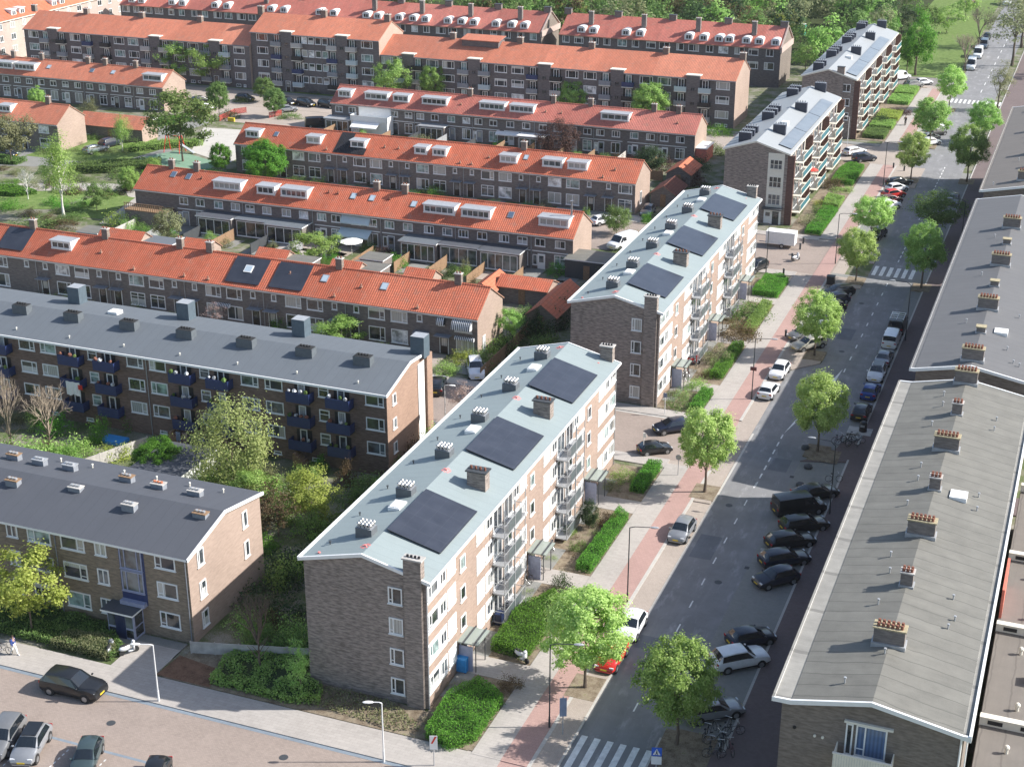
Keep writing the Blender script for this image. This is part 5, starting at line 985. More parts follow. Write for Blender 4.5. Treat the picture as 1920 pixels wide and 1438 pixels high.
for a in ((62, 1188, 1030, 150, 'loose1', 'leaf_yellow', 'yellow-green tree on the lower left pavement in front of the black-roofed flats', .22), (440, 915, 738, 165, 'weep', 'leaf_cream', 'big cream-green tree between the two dark-roofed flats', .06), (585, 985, 882, 115, 'loose2', 'leaf_yellow', 'bright yellow tree left of the long green roof', .15),
          (295, 893, 825, 95, 'round2', 'leaf_bright', 'vivid green bushy tree beside the garden shed roof', .1), (522, 1005, 905, 130, 'thin', 'leaf_brown', 'brownish budding tree below the yellow tree', .1), (480, 960, 880, 90, 'loose1', 'leaf_fresh', 'green tree behind the black roof corner', .1), (565, 1303, 1192, 64, 'thin', 'leaf_fresh', 'slender light tree against the grey brick gable', .12),
          (862, 795, 712, 62, 'thin', 'leaf_pink', 'small blossom tree beside the lane with parked cars', .25), (640, 650, 594, 96, 'loose2', 'leaf_fresh', 'bushy light green tree in the front gardens of the nearest terrace', .1), (402, 612, 566, 56, 'thin', 'leaf_pink', 'pink blossom tree behind the slate roof', .15), (955, 640, 578, 46, 'loose1', 'leaf_fresh', 'garden tree right of the nearest terrace gable', .2),
          (318, 460, 393, 60, 'loose2', 'leaf_grey', 'grey-green tree below the wooden roof terrace', .1), (592, 492, 434, 92, 'loose1', 'leaf_fresh', 'spreading green tree among the orange sheds', .1), (500, 342, 262, 84, 'round4', 'leaf_bright', 'bright green double-crowned tree at the left end of the third terrace', .12), (415, 325, 268, 44, 'round1', 'leaf_bright', 'small bright green tree beside the playground path', .15),
          (1156, 440, 384, 54, 'dense', 'leaf_mid', 'dark rounded tree beside the parked white car', .1), (1046, 292, 220, 80, 'weep', 'leaf_purple', 'purple-tinged weeping tree before the fourth terrace', .06), (1218, 325, 272, 58, 'dense', 'leaf_dark', 'dark evergreen at the end of the fourth terrace', .05),
          (343, 303, 165, 124, 'loose1', 'leaf_mid', 'largest park tree standing over the red climbing frame', .25), (120, 407, 242, 92, 'birch', 'leaf_fresh', 'tall birch with white trunk at the left of the park', .3), (22, 308, 213, 100, 'loose2', 'leaf_grey', 'loose grey-green tree at the left edge', .2), (230, 284, 213, 46, 'birch', 'leaf_fresh', 'slim birch behind the blue parked cars', .3),
          (412, 224, 150, 44, 'round3', 'leaf_mid', 'street tree at the corner of the car park', .22), (495, 192, 145, 38, 'round2', 'leaf_mid', 'left one of the two trees by the red mesh barrier', .22), (516, 220, 165, 44, 'round1', 'leaf_mid', 'right one of the two trees by the red mesh barrier', .2), (72, 208, 163, 34, 'round4', 'leaf_fresh', 'small light green garden tree at far left between terraces', .15),
          (207, 42, -5, 46, 'dense', 'leaf_bright', 'green tree rising behind the left orange-roofed block', .15), (245, 362, 312, 40, 'round2', 'leaf_fresh', 'small park tree beside the winding path', .1), (288, 325, 295, 26, 'round1', 'leaf_fresh', 'little park tree at the playground entrance', .1), (182, 395, 340, 62, 'loose2', 'leaf_mid', 'olive park tree right of the birch', .1)):
    tree(*a[:6], a[6], GT, a[7], 'tree', 'tree', 'birch_bark' if 'birch' in a[4] else 'bark', .8)
CT = 'trees before the orange-roofed flats'
for a in ((110, 122, 60, 70, 'leaf_fresh', 'tree at the left end of the orange-roofed flats'), (332, 156, 78, 72, 'leaf_fresh', 'left one of the paired trees before the left orange-roofed block'), (400, 158, 76, 82, 'leaf_fresh', 'right one of the paired trees before the left orange-roofed block'), (738, 195, 110, 66, 'leaf_fresh', 'tree at the joint of the middle and long blocks'), (812, 195, 122, 52, 'leaf_fresh', 'slimmer tree next to the one at the block joint'), (1075, 215, 148, 62, 'leaf_fresh', 'tree before the middle of the longest block'), (1220, 236, 155, 70, 'leaf_fresh', 'tree before the right end of the longest block'), (215, 132, 105, 22, 'leaf_mid', 'small tree behind the far-left terrace chimneys')):
    tree(a[0], a[1], a[2], a[3], rnd.choice(['loose1', 'round2', 'loose2', 'round4']), a[4], a[5], CT, .18, 'tree')
BT = 'bare garden trees'
tree(95, 842, 690, 140, 'bare1', 'twig', 'bare pinkish tree before the slate-roofed flats', BT, .2, 'tree'); tree(22, 850, 665, 90, 'bare2', 'twig', 'bare tree at the left edge before the slate-roofed flats', BT, .2, 'tree'); tree(487, 1258, 1075, 150, 'bare1', 'bark', 'dark leafless tree between the black-roofed flats and the grey gable', BT, .3, 'tree'); tree(53, 374, 305, 52, 'bare2', 'birch_bark', 'small leafless white tree in the park', BT, .3, 'tree', 'tree', 'birch_bark')
# ---------------- hedges along the flats
for P, h, mt, lb in (
    ([(-39.4, 83.7), (-37.2, 82.8), (-35.8, 84.6), (-35.7, 89.8), (-38.4, 91.4), (-39.7, 88.5)], 1.15, 'leaf_bright', 'rounded bright hedge at the near corner of the green-roofed flats'),
    ([(-39.3, 96.2), (-36.2, 95.8), (-35.8, 103.8), (-37.4, 106), (-39.3, 102.5)], 1.1, 'leaf_bright', 'thick green hedge with the parked scooter in front'),
    ([(-37.2, 110.9), (-35.75, 110.8), (-35.7, 121.6), (-36.9, 122.4)], .95, 'leaf_bright', 'straight clipped hedge along the pavement beside the street lamp'),
    ([(-37.3, 127.2), (-35.9, 127.2), (-35.8, 133.2), (-37.2, 133.4)], .95, 'leaf_bright', 'short clipped hedge at the side street corner'),
    ([(-37.0, 148.2), (-35.75, 148.2), (-35.7, 153.6), (-37, 153.4)], .9, 'leaf_bright', 'short hedge across the side street, first along the second flats'),
    ([(-37.2, 157.8), (-35.8, 158), (-35.8, 168.8), (-37.1, 168.6)], .95, 'leaf_bright', 'straight hedge in the middle of the second flats'),
    ([(-37.1, 173.5), (-35.8, 173.5), (-35.8, 184.5), (-37.1, 184.8)], .9, 'leaf_fresh', 'hedge with brown shrubs behind along the second flats'),
    ([(-39.2, 187.8), (-35.8, 187.6), (-35.8, 194.6), (-37, 195.6), (-39, 195)], 1.0, 'leaf_bright', 'bright hedge block at the far end of the second flats'),
    ([(-38.1, 217.6), (-35.8, 217.4), (-35.6, 231.2), (-38, 231.4)], .8, 'leaf_bright', 'long bright hedge beside the white box trailer'),
    ([(-38.4, 233), (-35.8, 233), (-35.8, 238), (-38.6, 239)], .8, 'leaf_fresh', 'yellowish low hedge past the long bright one'),
    ([(-39.6, 247), (-36.0, 246.6), (-36, 258.5), (-38.6, 260), (-39.6, 256)], .9, 'leaf_bright', 'curved bright hedge beside the dark blue people carrier'),
    ([(-40, 281), (-36, 281), (-36, 287), (-40, 287)], .9, 'leaf_mid', 'hedge row nearest below the farthest zinc-roofed flats'),
    ([(-40, 289), (-35.8, 289), (-35.8, 294.5), (-40, 294.5)], .9, 'leaf_fresh', 'second hedge row below the farthest zinc-roofed flats'),
    ([(-40, 297), (-35.8, 297), (-35.8, 304), (-40, 304)], .8, 'leaf_yellow', 'yellowish bed in the middle below the farthest zinc-roofed flats'),
    ([(-40, 312), (-35.8, 312), (-35.8, 319), (-40, 319)], .9, 'leaf_fresh', 'fourth hedge row below the farthest zinc-roofed flats'),
    ([(-40, 321), (-35.8, 321), (-35.8, 328), (-40, 328)], .9, 'leaf_fresh', 'last hedge row below the farthest zinc-roofed flats')):
    hedge(P, h, mt, lb, 'hedges in front of the flats', dens=260, ls=.115)
hedge([(-57.8, 84.0), (-51, 83.9), (-48.6, 84.6), (-49.5, 86.7), (-51.6, 87.2), (-51.8, 90), (-57.5, 90), (-58.4, 87)], .65, 'leaf_fresh', 'x', name='ground_cover', k='stuff', dens=140, ls=.18, lump=.6)
hedge([(-52, 86.9), (-43.4, 86.7), (-40.2, 84.6), (-41.8, 83.7), (-46, 84.2), (-51.5, 84.4)], .3, 'leaf_grey', 'xx', name='ground_cover', k='stuff', dens=60, ls=.17, lump=.9, core=False)
hedge([(-80, 84), (-66.8, 84), (-66.8, 85.6), (-70, 88.2), (-80, 88.4)], .65, 'leaf_mid', 'xxx', name='ground_cover', k='stuff', dens=130, ls=.16, lump=.5)
hedge([(-72.5, 83.8), (-67.2, 83.8), (-67, 85), (-68.6, 86.2), (-72, 85.6)], .95, 'leaf_grey', 'pale rounded hedge before the blue entrance', None, dens=200, ls=.12)
hedge([(-172, 229.5), (-162.8, 247.5), (-164.2, 248.3), (-173.4, 230.3)], 1.6, 'leaf_bright', 'tall bright hedge along the end house garden, behind the blue cars', None, dens=90, ls=.2)
hedge([(-160.5, 222), (-150.5, 231.5), (-151.5, 233.5), (-158, 229), (-162, 224)], 1.1, 'leaf_fresh', 'pale hedge between the lane and the playground', None, dens=90, ls=.2)
hedge([(-161, 206), (-148.5, 213), (-149.5, 217), (-157, 213.5), (-162, 209)], 1.5, 'leaf_mid', 'dark green shrub bank in the middle of the park', None, dens=90, ls=.2)
hedge([(-181, 187.5), (-160, 191.5), (-158, 194), (-163, 195.5), (-181, 191)], .9, 'leaf_bright', 'low bright hedge along the lower edge of the park', None, dens=90, ls=.2)
hedge([(-182, 206.5), (-173, 208), (-173, 211), (-182, 211)], .8, 'leaf_mid', 'dark hedge patch at the left edge of the park', None, dens=90, ls=.2)
# ---------------- single shrubs
SG = 'shrubs in the front beds of the flats'
for a in ((1050, 1110, 44, 1.9, 'leaf_dark', 'dark twiggy shrub before the second entrance'), (960, 1290, 50, .9, 'leaf_brown', 'brownish shrub between hedge and pavement corner'), (1068, 1000, 30, 1.0, 'leaf_fresh', 'small round shrub at the balconies'), (1085, 1030, 40, .9, 'leaf_mid', 'shrub in the bare bed below the conifer'), (1140, 985, 44, 1.3, 'leaf_brown', 'red-brown shrub at the upper end of the straight hedge'), (1175, 900, 60, .9, 'leaf_fresh', 'low patchy shrub in the triangular bed'), (1150, 915, 40, .5, 'leaf_grey', 'dry low shrub at the left of the triangular bed'),
          (1275, 760, 60, .9, 'leaf_mid', 'shrub beside the second flats gable corner'), (1310, 730, 50, 1.2, 'leaf_fresh', 'green shrub at the first entrance of the second flats'), (1350, 680, 54, 1.8, 'leaf_grey', 'olive shrub beside the red bicycle bags'), (1385, 632, 72, 2.2, 'leaf_brown', 'large dark olive shrub in the middle of the second flats'), (1410, 598, 80, 2.2, 'leaf_mid', 'largest olive shrub by the second flats'), (1428, 545, 30, 1.2, 'leaf_fresh', 'round shrub beside the far hedge block'), (1520, 420, 46, 1.5, 'leaf_grey', 'grey-green shrub at the entrance of the zinc-roofed flats'), (1535, 400, 40, 1.2, 'leaf_mid', 'shrub along the long bright hedge'), (1560, 352, 46, 1.6, 'leaf_brown', 'brown shrub near the red umbrella balcony'), (1580, 360, 44, .8, 'leaf_fresh', 'low green shrub past the brown one'), (1540, 385, 40, .8, 'leaf_yellow', 'pale shrub under the teal balconies'),
          (1647, 232, 36, 2.4, 'leaf_dark', 'round dark evergreen below the farthest zinc-roofed flats'), (1690, 215, 40, 1.0, 'leaf_purple', 'purple-brown shrub by the path of the far flats')):
    shrub(*a[:5], a[5], SG)
tree(1104, 992, 934, 36, 'dense', 'leaf_dark', 'dark conical conifer at the balconies of the green-roofed flats', None, .02, 'conifer', 'tree')
LG = 'shrubs in the gardens'
k = 0
for (x, y, wd, h, mt, lb) in ((55, 870, 130, 2.6, 'leaf_fresh', 'large mixed green shrub at the left behind the black roof'), (140, 860, 90, 2.2, 'leaf_fresh', 'green shrub right of the bare trees'), (215, 862, 66, 1.6, 'leaf_yellow', 'yellowish shrub beside the white garden wall'), (250, 800, 60, 1.8, 'leaf_mid', 'dark shrub under the navy balconies'), (350, 920, 120, 1.8, 'leaf_fresh', 'low green thicket right of the vivid tree'), (430, 930, 130, 1.8, 'leaf_mid', 'thicket at the foot of the cream-green tree'), (600, 882, 36, 1.6, 'leaf_bright', 'clipped rounded bush below the balconies'), (700, 930, 120, 2.0, 'leaf_mid', 'shrubs beside the long roof eave'), (650, 1000, 110, 2.2, 'leaf_mid', 'dark shrubs under the long roof eave'), (550, 1080, 140, 2.4, 'leaf_dark', 'dark shrubbery left of the grey gable'), (520, 1160, 120, 2.2, 'leaf_dark', 'darkest shrubbery between the flats'), (470, 1130, 90, 1.5, 'leaf_dark', 'shrubbery along the side wall of the black-roofed flats'), (740, 880, 70, 1.6, 'leaf_mid', 'shrub at the brick gable corner'), (780, 830, 50, 1.8, 'leaf_mid', 'shrub at the end pier'),
          (525, 618, 46, 1.5, 'leaf_bright', 'bright bush in a front garden behind the slate roof'), (835, 700, 56, 1.4, 'leaf_fresh', 'front garden bush near the parked cars'), (865, 678, 46, 1.6, 'leaf_yellow', 'pale bush at the corner garden'), (905, 690, 60, 2.2, 'leaf_mid', 'tall shrub beside the parked white car'), (945, 660, 60, 2.0, 'leaf_fresh', 'shrub along the corner garden fence'), (1000, 640, 90, 2.8, 'leaf_dark', 'dark evergreen mass left of the second green roof'), (1040, 610, 80, 3.0, 'leaf_dark', 'dark evergreen behind the gable of the second flats'), (990, 600, 60, 1.6, 'leaf_mid', 'garden shrub near the open shed'),
          (720, 485, 44, 1.6, 'leaf_purple', 'purple shrub between orange sheds'), (745, 500, 40, 1.2, 'leaf_fresh', 'green shrub right of the purple one'), (690, 470, 34, 1.4, 'leaf_mid', 'shrub before the dark veranda'), (862, 515, 44, 1.2, 'leaf_fresh', 'shrub at the end of the sheds'), (960, 485, 40, 1.6, 'leaf_mid', 'round shrub before the glazed extension'), (1046, 515, 44, 1.6, 'leaf_bright', 'bright shrub near the carport roof'), (625, 492, 40, 1.0, 'leaf_bright', 'low bright shrub left of the sheds'), (418, 462, 36, 1.2, 'leaf_grey', 'pale shrub by the garden sheds'), (265, 440, 40, 1.8, 'leaf_mid', 'shrub left of the wooden terrace'), (225, 420, 52, 2.0, 'leaf_yellow', 'yellow shrub in the lower park'), (250, 425, 40, 1.8, 'leaf_fresh', 'pale shrub beside the yellow one'),
          (1190, 455, 40, 1.6, 'leaf_mid', 'small shrub right of the dark rounded tree'), (1212, 418, 24, 1.6, 'leaf_bright', 'bright shrub near the second green roof'), (1010, 400, 50, 1.2, 'leaf_brown', 'brown shrub in a front garden'), (810, 365, 50, 1.5, 'leaf_mid', 'front garden shrub below the yellow pole'), (690, 345, 50, 1.4, 'leaf_dark', 'dark front garden shrub'), (560, 345, 40, 1.4, 'leaf_mid', 'shrub right of the double tree'), (1245, 318, 50, 2.2, 'leaf_purple', 'dark red shrub beside the small roofs'), (1290, 345, 60, 2.4, 'leaf_purple', 'purple shrub before the zinc-roofed flats'), (1310, 320, 50, 2.4, 'leaf_dark', 'dark shrub at the flats back corner'), (1340, 290, 40, 2.2, 'leaf_mid', 'green shrub behind the zinc-roofed flats'), (1345, 250, 60, 1.6, 'leaf_bright', 'bright hedge-like shrub beside the brick gable'), (935, 275, 24, 1.2, 'leaf_bright', 'tiny bright bush before the fourth terrace'), (790, 272, 54, 1.6, 'leaf_grey', 'pale shrub before the fourth terrace'), (1180, 300, 44, 1.2, 'leaf_purple', 'reddish shrub by the white doors'),
          (232, 330, 66, 1.4, 'leaf_mid', 'park shrub right of the lane'), (270, 350, 70, 1.2, 'leaf_fresh', 'long low shrub in the park beside the path'), (195, 365, 60, 1.0, 'leaf_brown', 'brown shrub in the park near the birch'), (150, 385, 50, 1.0, 'leaf_fresh', 'park shrub at the foot of the birch'), (60, 430, 90, 1.6, 'leaf_mid', 'shrub at the left above the solar panels'), (120, 425, 60, 1.2, 'leaf_brown', 'reddish shrub above the nearest terrace ridge'), (390, 330, 60, 1.0, 'leaf_fresh', 'grass tufts by the playground edge'), (455, 190, 40, 1.2, 'leaf_mid', 'shrub under the car park trees'), (430, 222, 44, 1.6, 'leaf_dark', 'round dark shrub beside the car park'), (545, 222, 50, 1.0, 'leaf_mid', 'low shrub island in the car park'), (170, 205, 40, 2.0, 'leaf_grey', 'grey shrub behind the low sheds')):
    shrub(x, y, wd, h, mt, lb, LG); k += 1
# ---------------- the wood behind
WT = 'trees at the edge of the wood'
wl = [(1040, 48, 60, 'leaf_fresh', 'fresh green tree between the two back rows'), (1075, 40, 50, 'leaf_yellow', 'yellowish tree right of the back row gable'), (1000, 20, 60, 'leaf_bright', 'bright tree behind the back row chimneys'), (1135, 30, 60, 'leaf_grey', 'grey tree behind the right back row'), (1200, 30, 70, 'leaf_mid', 'mid green tree over the right back row'), (1290, 40, 80, 'leaf_grey', 'grey-green tree behind the right back row chimneys'), (1370, 45, 80, 'leaf_grey', 'pale grey tree near the end of the back row'), (1440, 52, 60, 'leaf_grey', 'pale tree behind the end chimney'), (1500, 80, 56, 'leaf_mid', 'tree right of the back row gable'), (1545, 90, 66, 'leaf_bright', 'bright green tree left of the farthest zinc roof'), (1510, 120, 60, 'leaf_fresh', 'green tree before the bright one'), (1475, 60, 50, 'leaf_yellow', 'yellow-tinged tree at the gable'), (1590, 45, 60, 'leaf_dark', 'dark tree above the far zinc roof'), (1640, 40, 50, 'leaf_mid', 'tree above the far chimneys'), (1690, 50, 70, 'leaf_dark', 'dark tree behind the tall lawn tree'), (1740, 50, 60, 'leaf_mid', 'tree at the lawn edge'), (1775, 50, 60, 'leaf_fresh', 'light tree at the lawn edge by the road'), (1810, 25, 50, 'leaf_fresh', 'fresh tree by the road near the top edge'), (600, 6, 60, 'leaf_mid', 'tree left of the back row ridge'), (880, 8, 60, 'leaf_mid', 'dark tree behind the left back row'), (800, 5, 60, 'leaf_dark', 'dark tree at the top above the back row')]
for (x, y, wd, mt, lb) in wl:
    tree(x, y+12, y-45, wd, rnd.choice(['far', 'far2']), mt, lb, WT, .12, 'tree')
r = random.Random(3); m = MB(); fm = ['leaf_dark', 'leaf_mid', 'leaf_mid', 'leaf_grey', 'leaf_fresh', 'leaf_grey', 'leaf_brown', 'leaf_bright']; pm = [crownmesh(40+i, 800, .13, 34, .19, hole=.4) for i in range(5)]
for i in range(430):
    y = r.uniform(338, 520) if i < 380 else r.uniform(520, 640); x = r.uniform(-150, -48) if r.random() < .72 else r.uniform(-250, -150)
    if y < 350 and x < -113: continue
    h = r.uniform(7, 11); z0 = r.uniform(1, 5); wd = r.uniform(3.2, 6.0); mi = r.choice([0, 1, 1, 1, 1, 2, 2, 3, 3, 4, 5, 5, 6]) ; p = r.choice(pm); a = r.uniform(0, 6.28); ca, sa = math.cos(a), math.sin(a); j = len(m.v)
    m.v += [(x+(q[0]*ca-q[1]*sa)*wd, y+(q[0]*sa+q[1]*ca)*wd, z0+q[2]*h*.5) for q in p.v]; m.f += [tuple(j+t for t in f) for f in p.f]; m.m += [mi]*len(p.f)
for i in range(60):
    y = r.uniform(345, 600); x = r.uniform(-10, 30); h = r.uniform(9, 14); wd = r.uniform(3, 5); p = r.choice(pm); j = len(m.v)
    m.v += [(x+q[0]*wd, y+q[1]*wd, 1+q[2]*h*.5) for q in p.v]; m.f += [tuple(j+t for t in f) for f in p.f]; m.m += [r.choice([1, 3, 5, 5])]*len(p.f)
wd_ = bpy.data.objects.new('woodland', m.mesh('woodland', fm)); COL.objects.link(wd_); kind(wd_, 'stuff')

# ---------------- the many small shrubs that fill the gardens
r = random.Random(17)
def fill(n, box, mats, hr, wr, label, group, avoid=(), stuff=False):
    k = 0; big = MB()
    while k < n:
        x, y = r.uniform(box[0], box[1]), r.uniform(box[2], box[3])
        if any(a <= x <= b and c <= y <= d for a, b, c, d in avoid): continue
        i = r.randrange(4)
        if i not in _SH: _SH[i] = shrubmesh(30+i)
        if stuff:
            w_ = r.uniform(*wr)/2; h_ = r.uniform(*hr); j = len(big.v); mi = r.randrange(len(mats)); sv = _SH[i]
            for p_ in sv.polygons:
                if p_.index % 3: continue
                q = len(big.v); big.v += [(x+sv.vertices[v_].co.x*w_*1.2, y+sv.vertices[v_].co.y*w_*1.2, .05+sv.vertices[v_].co.z*h_) for v_ in p_.vertices]; big.f.append(tuple(range(q, len(big.v)))); big.m.append(mi)
            k += 1; continue
        o = put('shrub', _SH[i], None, (x, y, .02), r.uniform(0, 6.28), r.choice(mats)); w_ = r.uniform(*wr); o.scale = (w_/2, w_/2*r.uniform(.7, 1.2), r.uniform(*hr)); tag(o, label, 'shrub', group); k += 1
    if stuff: kind(big.build('small_plants', mats), 'stuff')
GM = ['leaf_mid', 'leaf_fresh', 'leaf_mid', 'leaf_dark', 'leaf_bright', 'leaf_grey', 'leaf_brown', 'leaf_fresh']
fill(30, (-133, -66, 164, 183), GM, (.8, 2.4), (1.2, 3.2), 'small shrub among the sheds behind the nearest terrace', 'shrubs behind the nearest terrace'); fill(16, (-133, -66, 150.5, 153.2), GM, (.6, 1.5), (1.0, 2.4), 'low front garden shrub of the nearest terrace', 'front garden shrubs, nearest terrace', stuff=True)
fill(24, (-133, -66, 228, 248), GM, (.8, 2.2), (1.2, 3.2), 'small shrub in the gardens behind the third terrace', 'shrubs behind the third terrace'); fill(14, (-133, -66, 214.6, 217.2), GM, (.6, 1.5), (1.0, 2.4), 'low front garden shrub of the third terrace', 'front garden shrubs, third terrace', stuff=True)
fill(46, (-104, -62, 101, 119.5), ['leaf_fresh', 'leaf_fresh', 'leaf_mid', 'leaf_bright', 'leaf_grey', 'leaf_brown'], (1.0, 2.8), (1.8, 4.2), 'shrub in the overgrown garden between the dark-roofed flats', 'shrubs between the dark-roofed flats', ((-92, -78, 106, 120),))
fill(26, (-61, -52.5, 90, 132), ['leaf_mid', 'leaf_mid', 'leaf_dark', 'leaf_brown', 'leaf_fresh'], (1.2, 3.2), (2.0, 4.2), 'dark shrub along the back of the green-roofed flats', 'shrubs along the back of the green-roofed flats'); fill(18, (-62.5, -52.5, 150, 196), ['leaf_dark', 'leaf_mid', 'leaf_dark', 'leaf_fresh'], (1.2, 3.2), (2.0, 4.2), 'shrub behind the second green-roofed flats', 'shrubs behind the second green-roofed flats')
fill(64, (-186, -140, 181, 213), ['leaf_mid', 'leaf_fresh', 'leaf_grey', 'leaf_brown', 'leaf_mid', 'leaf_bright'], (.6, 1.6), (1.6, 4.0), 'low shrub in the park beds around the birch', 'park bed shrubs', ((-142, -139, 181, 205),)); fill(26, (-176, -150, 216, 232), ['leaf_mid', 'leaf_fresh', 'leaf_grey'], (.6, 1.4), (1.6, 3.2), 'low shrub in the upper park beds', 'upper park shrubs', ((-160, -150, 218, 232),), stuff=True)
fill(30, (-40.3, -36.2, 85, 132), ['leaf_mid', 'leaf_grey', 'leaf_brown', 'leaf_fresh'], (.25, .7), (.5, 1.3), 'small plant in the bare front bed of the nearest green-roofed flats', 'small plants in the front beds', ((-41, -35, 92, 96), (-41, -35, 107, 111), (-41, -35, 122.5, 126)), stuff=True); fill(26, (-40.3, -36.2, 148.5, 194), ['leaf_mid', 'leaf_brown', 'leaf_brown', 'leaf_fresh'], (.3, 1.2), (.6, 1.9), 'small plant in the front bed of the second green-roofed flats', 'small plants in the front beds, second flats', ((-41, -35, 153, 157), (-41, -35, 168.8, 173), (-41, -35, 184.6, 188.6)), stuff=True)
fill(24, (-230, -66, 277.4, 278.6), ['leaf_mid', 'leaf_dark', 'leaf_fresh'], (.5, 1.3), (1.2, 3), 'low shrub at the foot of the orange-roofed flats', 'shrubs below the orange-roofed flats', stuff=True)
# ================================================================= cars
for nm, c, mt in (('car_black', (.012, .013, .015), 0), ('car_night', (.012, .017, .035), 0), ('car_white', (.74, .75, .76), 0), ('car_silver', (.27, .28, .295), .3), ('car_grey', (.17, .175, .18), .2), ('car_blue', (.02, .06, .26), 0), ('car_red', (.50, .025, .02), 0), ('car_wine', (.11, .02, .025), 0), ('car_teal', (.05, .075, .08), .2), ('car_beige', (.40, .38, .33), .2), ('car_steel', (.20, .235, .27), .3), ('car_orange', (.55, .12, .03), 0)): paint(nm, c, mt)
g = N('car_glass'); g.base((.012, .016, .02)); g.rough(.04); g.b.inputs['Coat Weight'].default_value = 1
plain('lamp_glass', (.62, .64, .66), .1); plain('lamp_red', (.35, .01, .01), .2); plain('plate_yellow', (.62, .45, .03), .5); plain('alloy', (.36, .37, .38), .3, .7)
# station lists: x/L, belt/H, top/H, width factor, roof width factor ; c0..c1 cabin stations; (rear glass pair), (front glass pair)
CT_ = {
 'hatch': (4.05, 1.76, 1.47, [(-.5, .36, .40, .84, .75), (-.487, .58, .64, .95, .8), (-.44, .63, .70, .98, .80), (-.345, .64, .955, .99, .66), (-.16, .64, 1.0, 1, .68), (.06, .635, .97, 1, .67), (.24, .62, .66, 1, .80), (.39, .54, .60, .98, .78), (.47, .44, .49, .92, .72), (.5, .33, .36, .82, .68)], (2, 3), (5, 6)),
 'wagon': (4.65, 1.8, 1.47, [(-.5, .36, .40, .86, .78), (-.49, .6, .66, .95, .8), (-.465, .64, .72, .98, .80), (-.39, .65, .95, .99, .68), (-.15, .65, 1.0, 1, .69), (.05, .64, .97, 1, .67), (.22, .62, .66, 1, .80), (.38, .55, .61, .98, .78), (.47, .44, .49, .92, .72), (.5, .33, .36, .82, .68)], (2, 3), (5, 6)),
 'sedan': (4.65, 1.8, 1.42, [(-.5, .38, .42, .84, .75), (-.485, .60, .66, .94, .8), (-.37, .66, .71, .98, .8), (-.22, .66, .95, .99, .64), (-.08, .66, 1.0, 1, .66), (.06, .65, .97, 1, .66), (.24, .63, .67, 1, .8), (.39, .55, .61, .98, .78), (.47, .44, .5, .92, .72), (.5, .33, .36, .82, .68)], (2, 3), (5, 6)),
 'suv': (4.65, 1.9, 1.70, [(-.5, .38, .42, .86, .78), (-.49, .58, .64, .95, .82), (-.465, .62, .70, .98, .82), (-.385, .63, .955, .99, .72), (-.15, .63, 1.0, 1, .73), (.06, .625, .975, 1, .71), (.22, .61, .66, 1, .84), (.40, .56, .62, .98, .82), (.48, .47, .52, .93, .76), (.5, .36, .40, .86, .72)], (2, 3), (5, 6)),
 'mpv': (4.35, 1.8, 1.64, [(-.5, .36, .4, .86, .78), (-.49, .58, .64, .95, .82), (-.475, .6, .68, .98, .82), (-.42, .61, .955, .99, .72), (-.15, .61, 1.0, 1, .73), (.09, .6, .955, 1, .7), (.31, .57, .61, 1, .82), (.41, .51, .56, .98, .8), (.48, .42, .47, .92, .72), (.5, .32, .36, .84, .7)], (2, 3), (5, 6)),
 'van': (5.1, 1.95, 1.98, [(-.5, .3, .34, .9, .82), (-.497, .52, .6, .97, .84), (-.49, .54, .64, .99, .84), (-.47, .55, .98, 1, .84), (-.1, .55, 1.0, 1, .85), (.19, .55, .97, 1, .8), (.33, .52, .56, 1, .86), (.42, .48, .53, .98, .82), (.48, .39, .45, .93, .76), (.5, .29, .33, .86, .72)], (2, 3), (5, 6)),
 'bigvan': (5.7, 2.02, 2.55, [(-.5, .26, .3, .92, .86), (-.498, .5, .56, .98, .88), (-.492, .52, .6, .99, .88), (-.48, .53, .98, 1, .88), (-.1, .53, 1.0, 1, .89), (.22, .52, .96, 1, .82), (.36, .47, .51, 1, .86), (.43, .43, .47, .98, .82), (.485, .34, .39, .93, .76), (.5, .24, .28, .86, .72)], (2, 3), (5, 6))}
_CM = {}
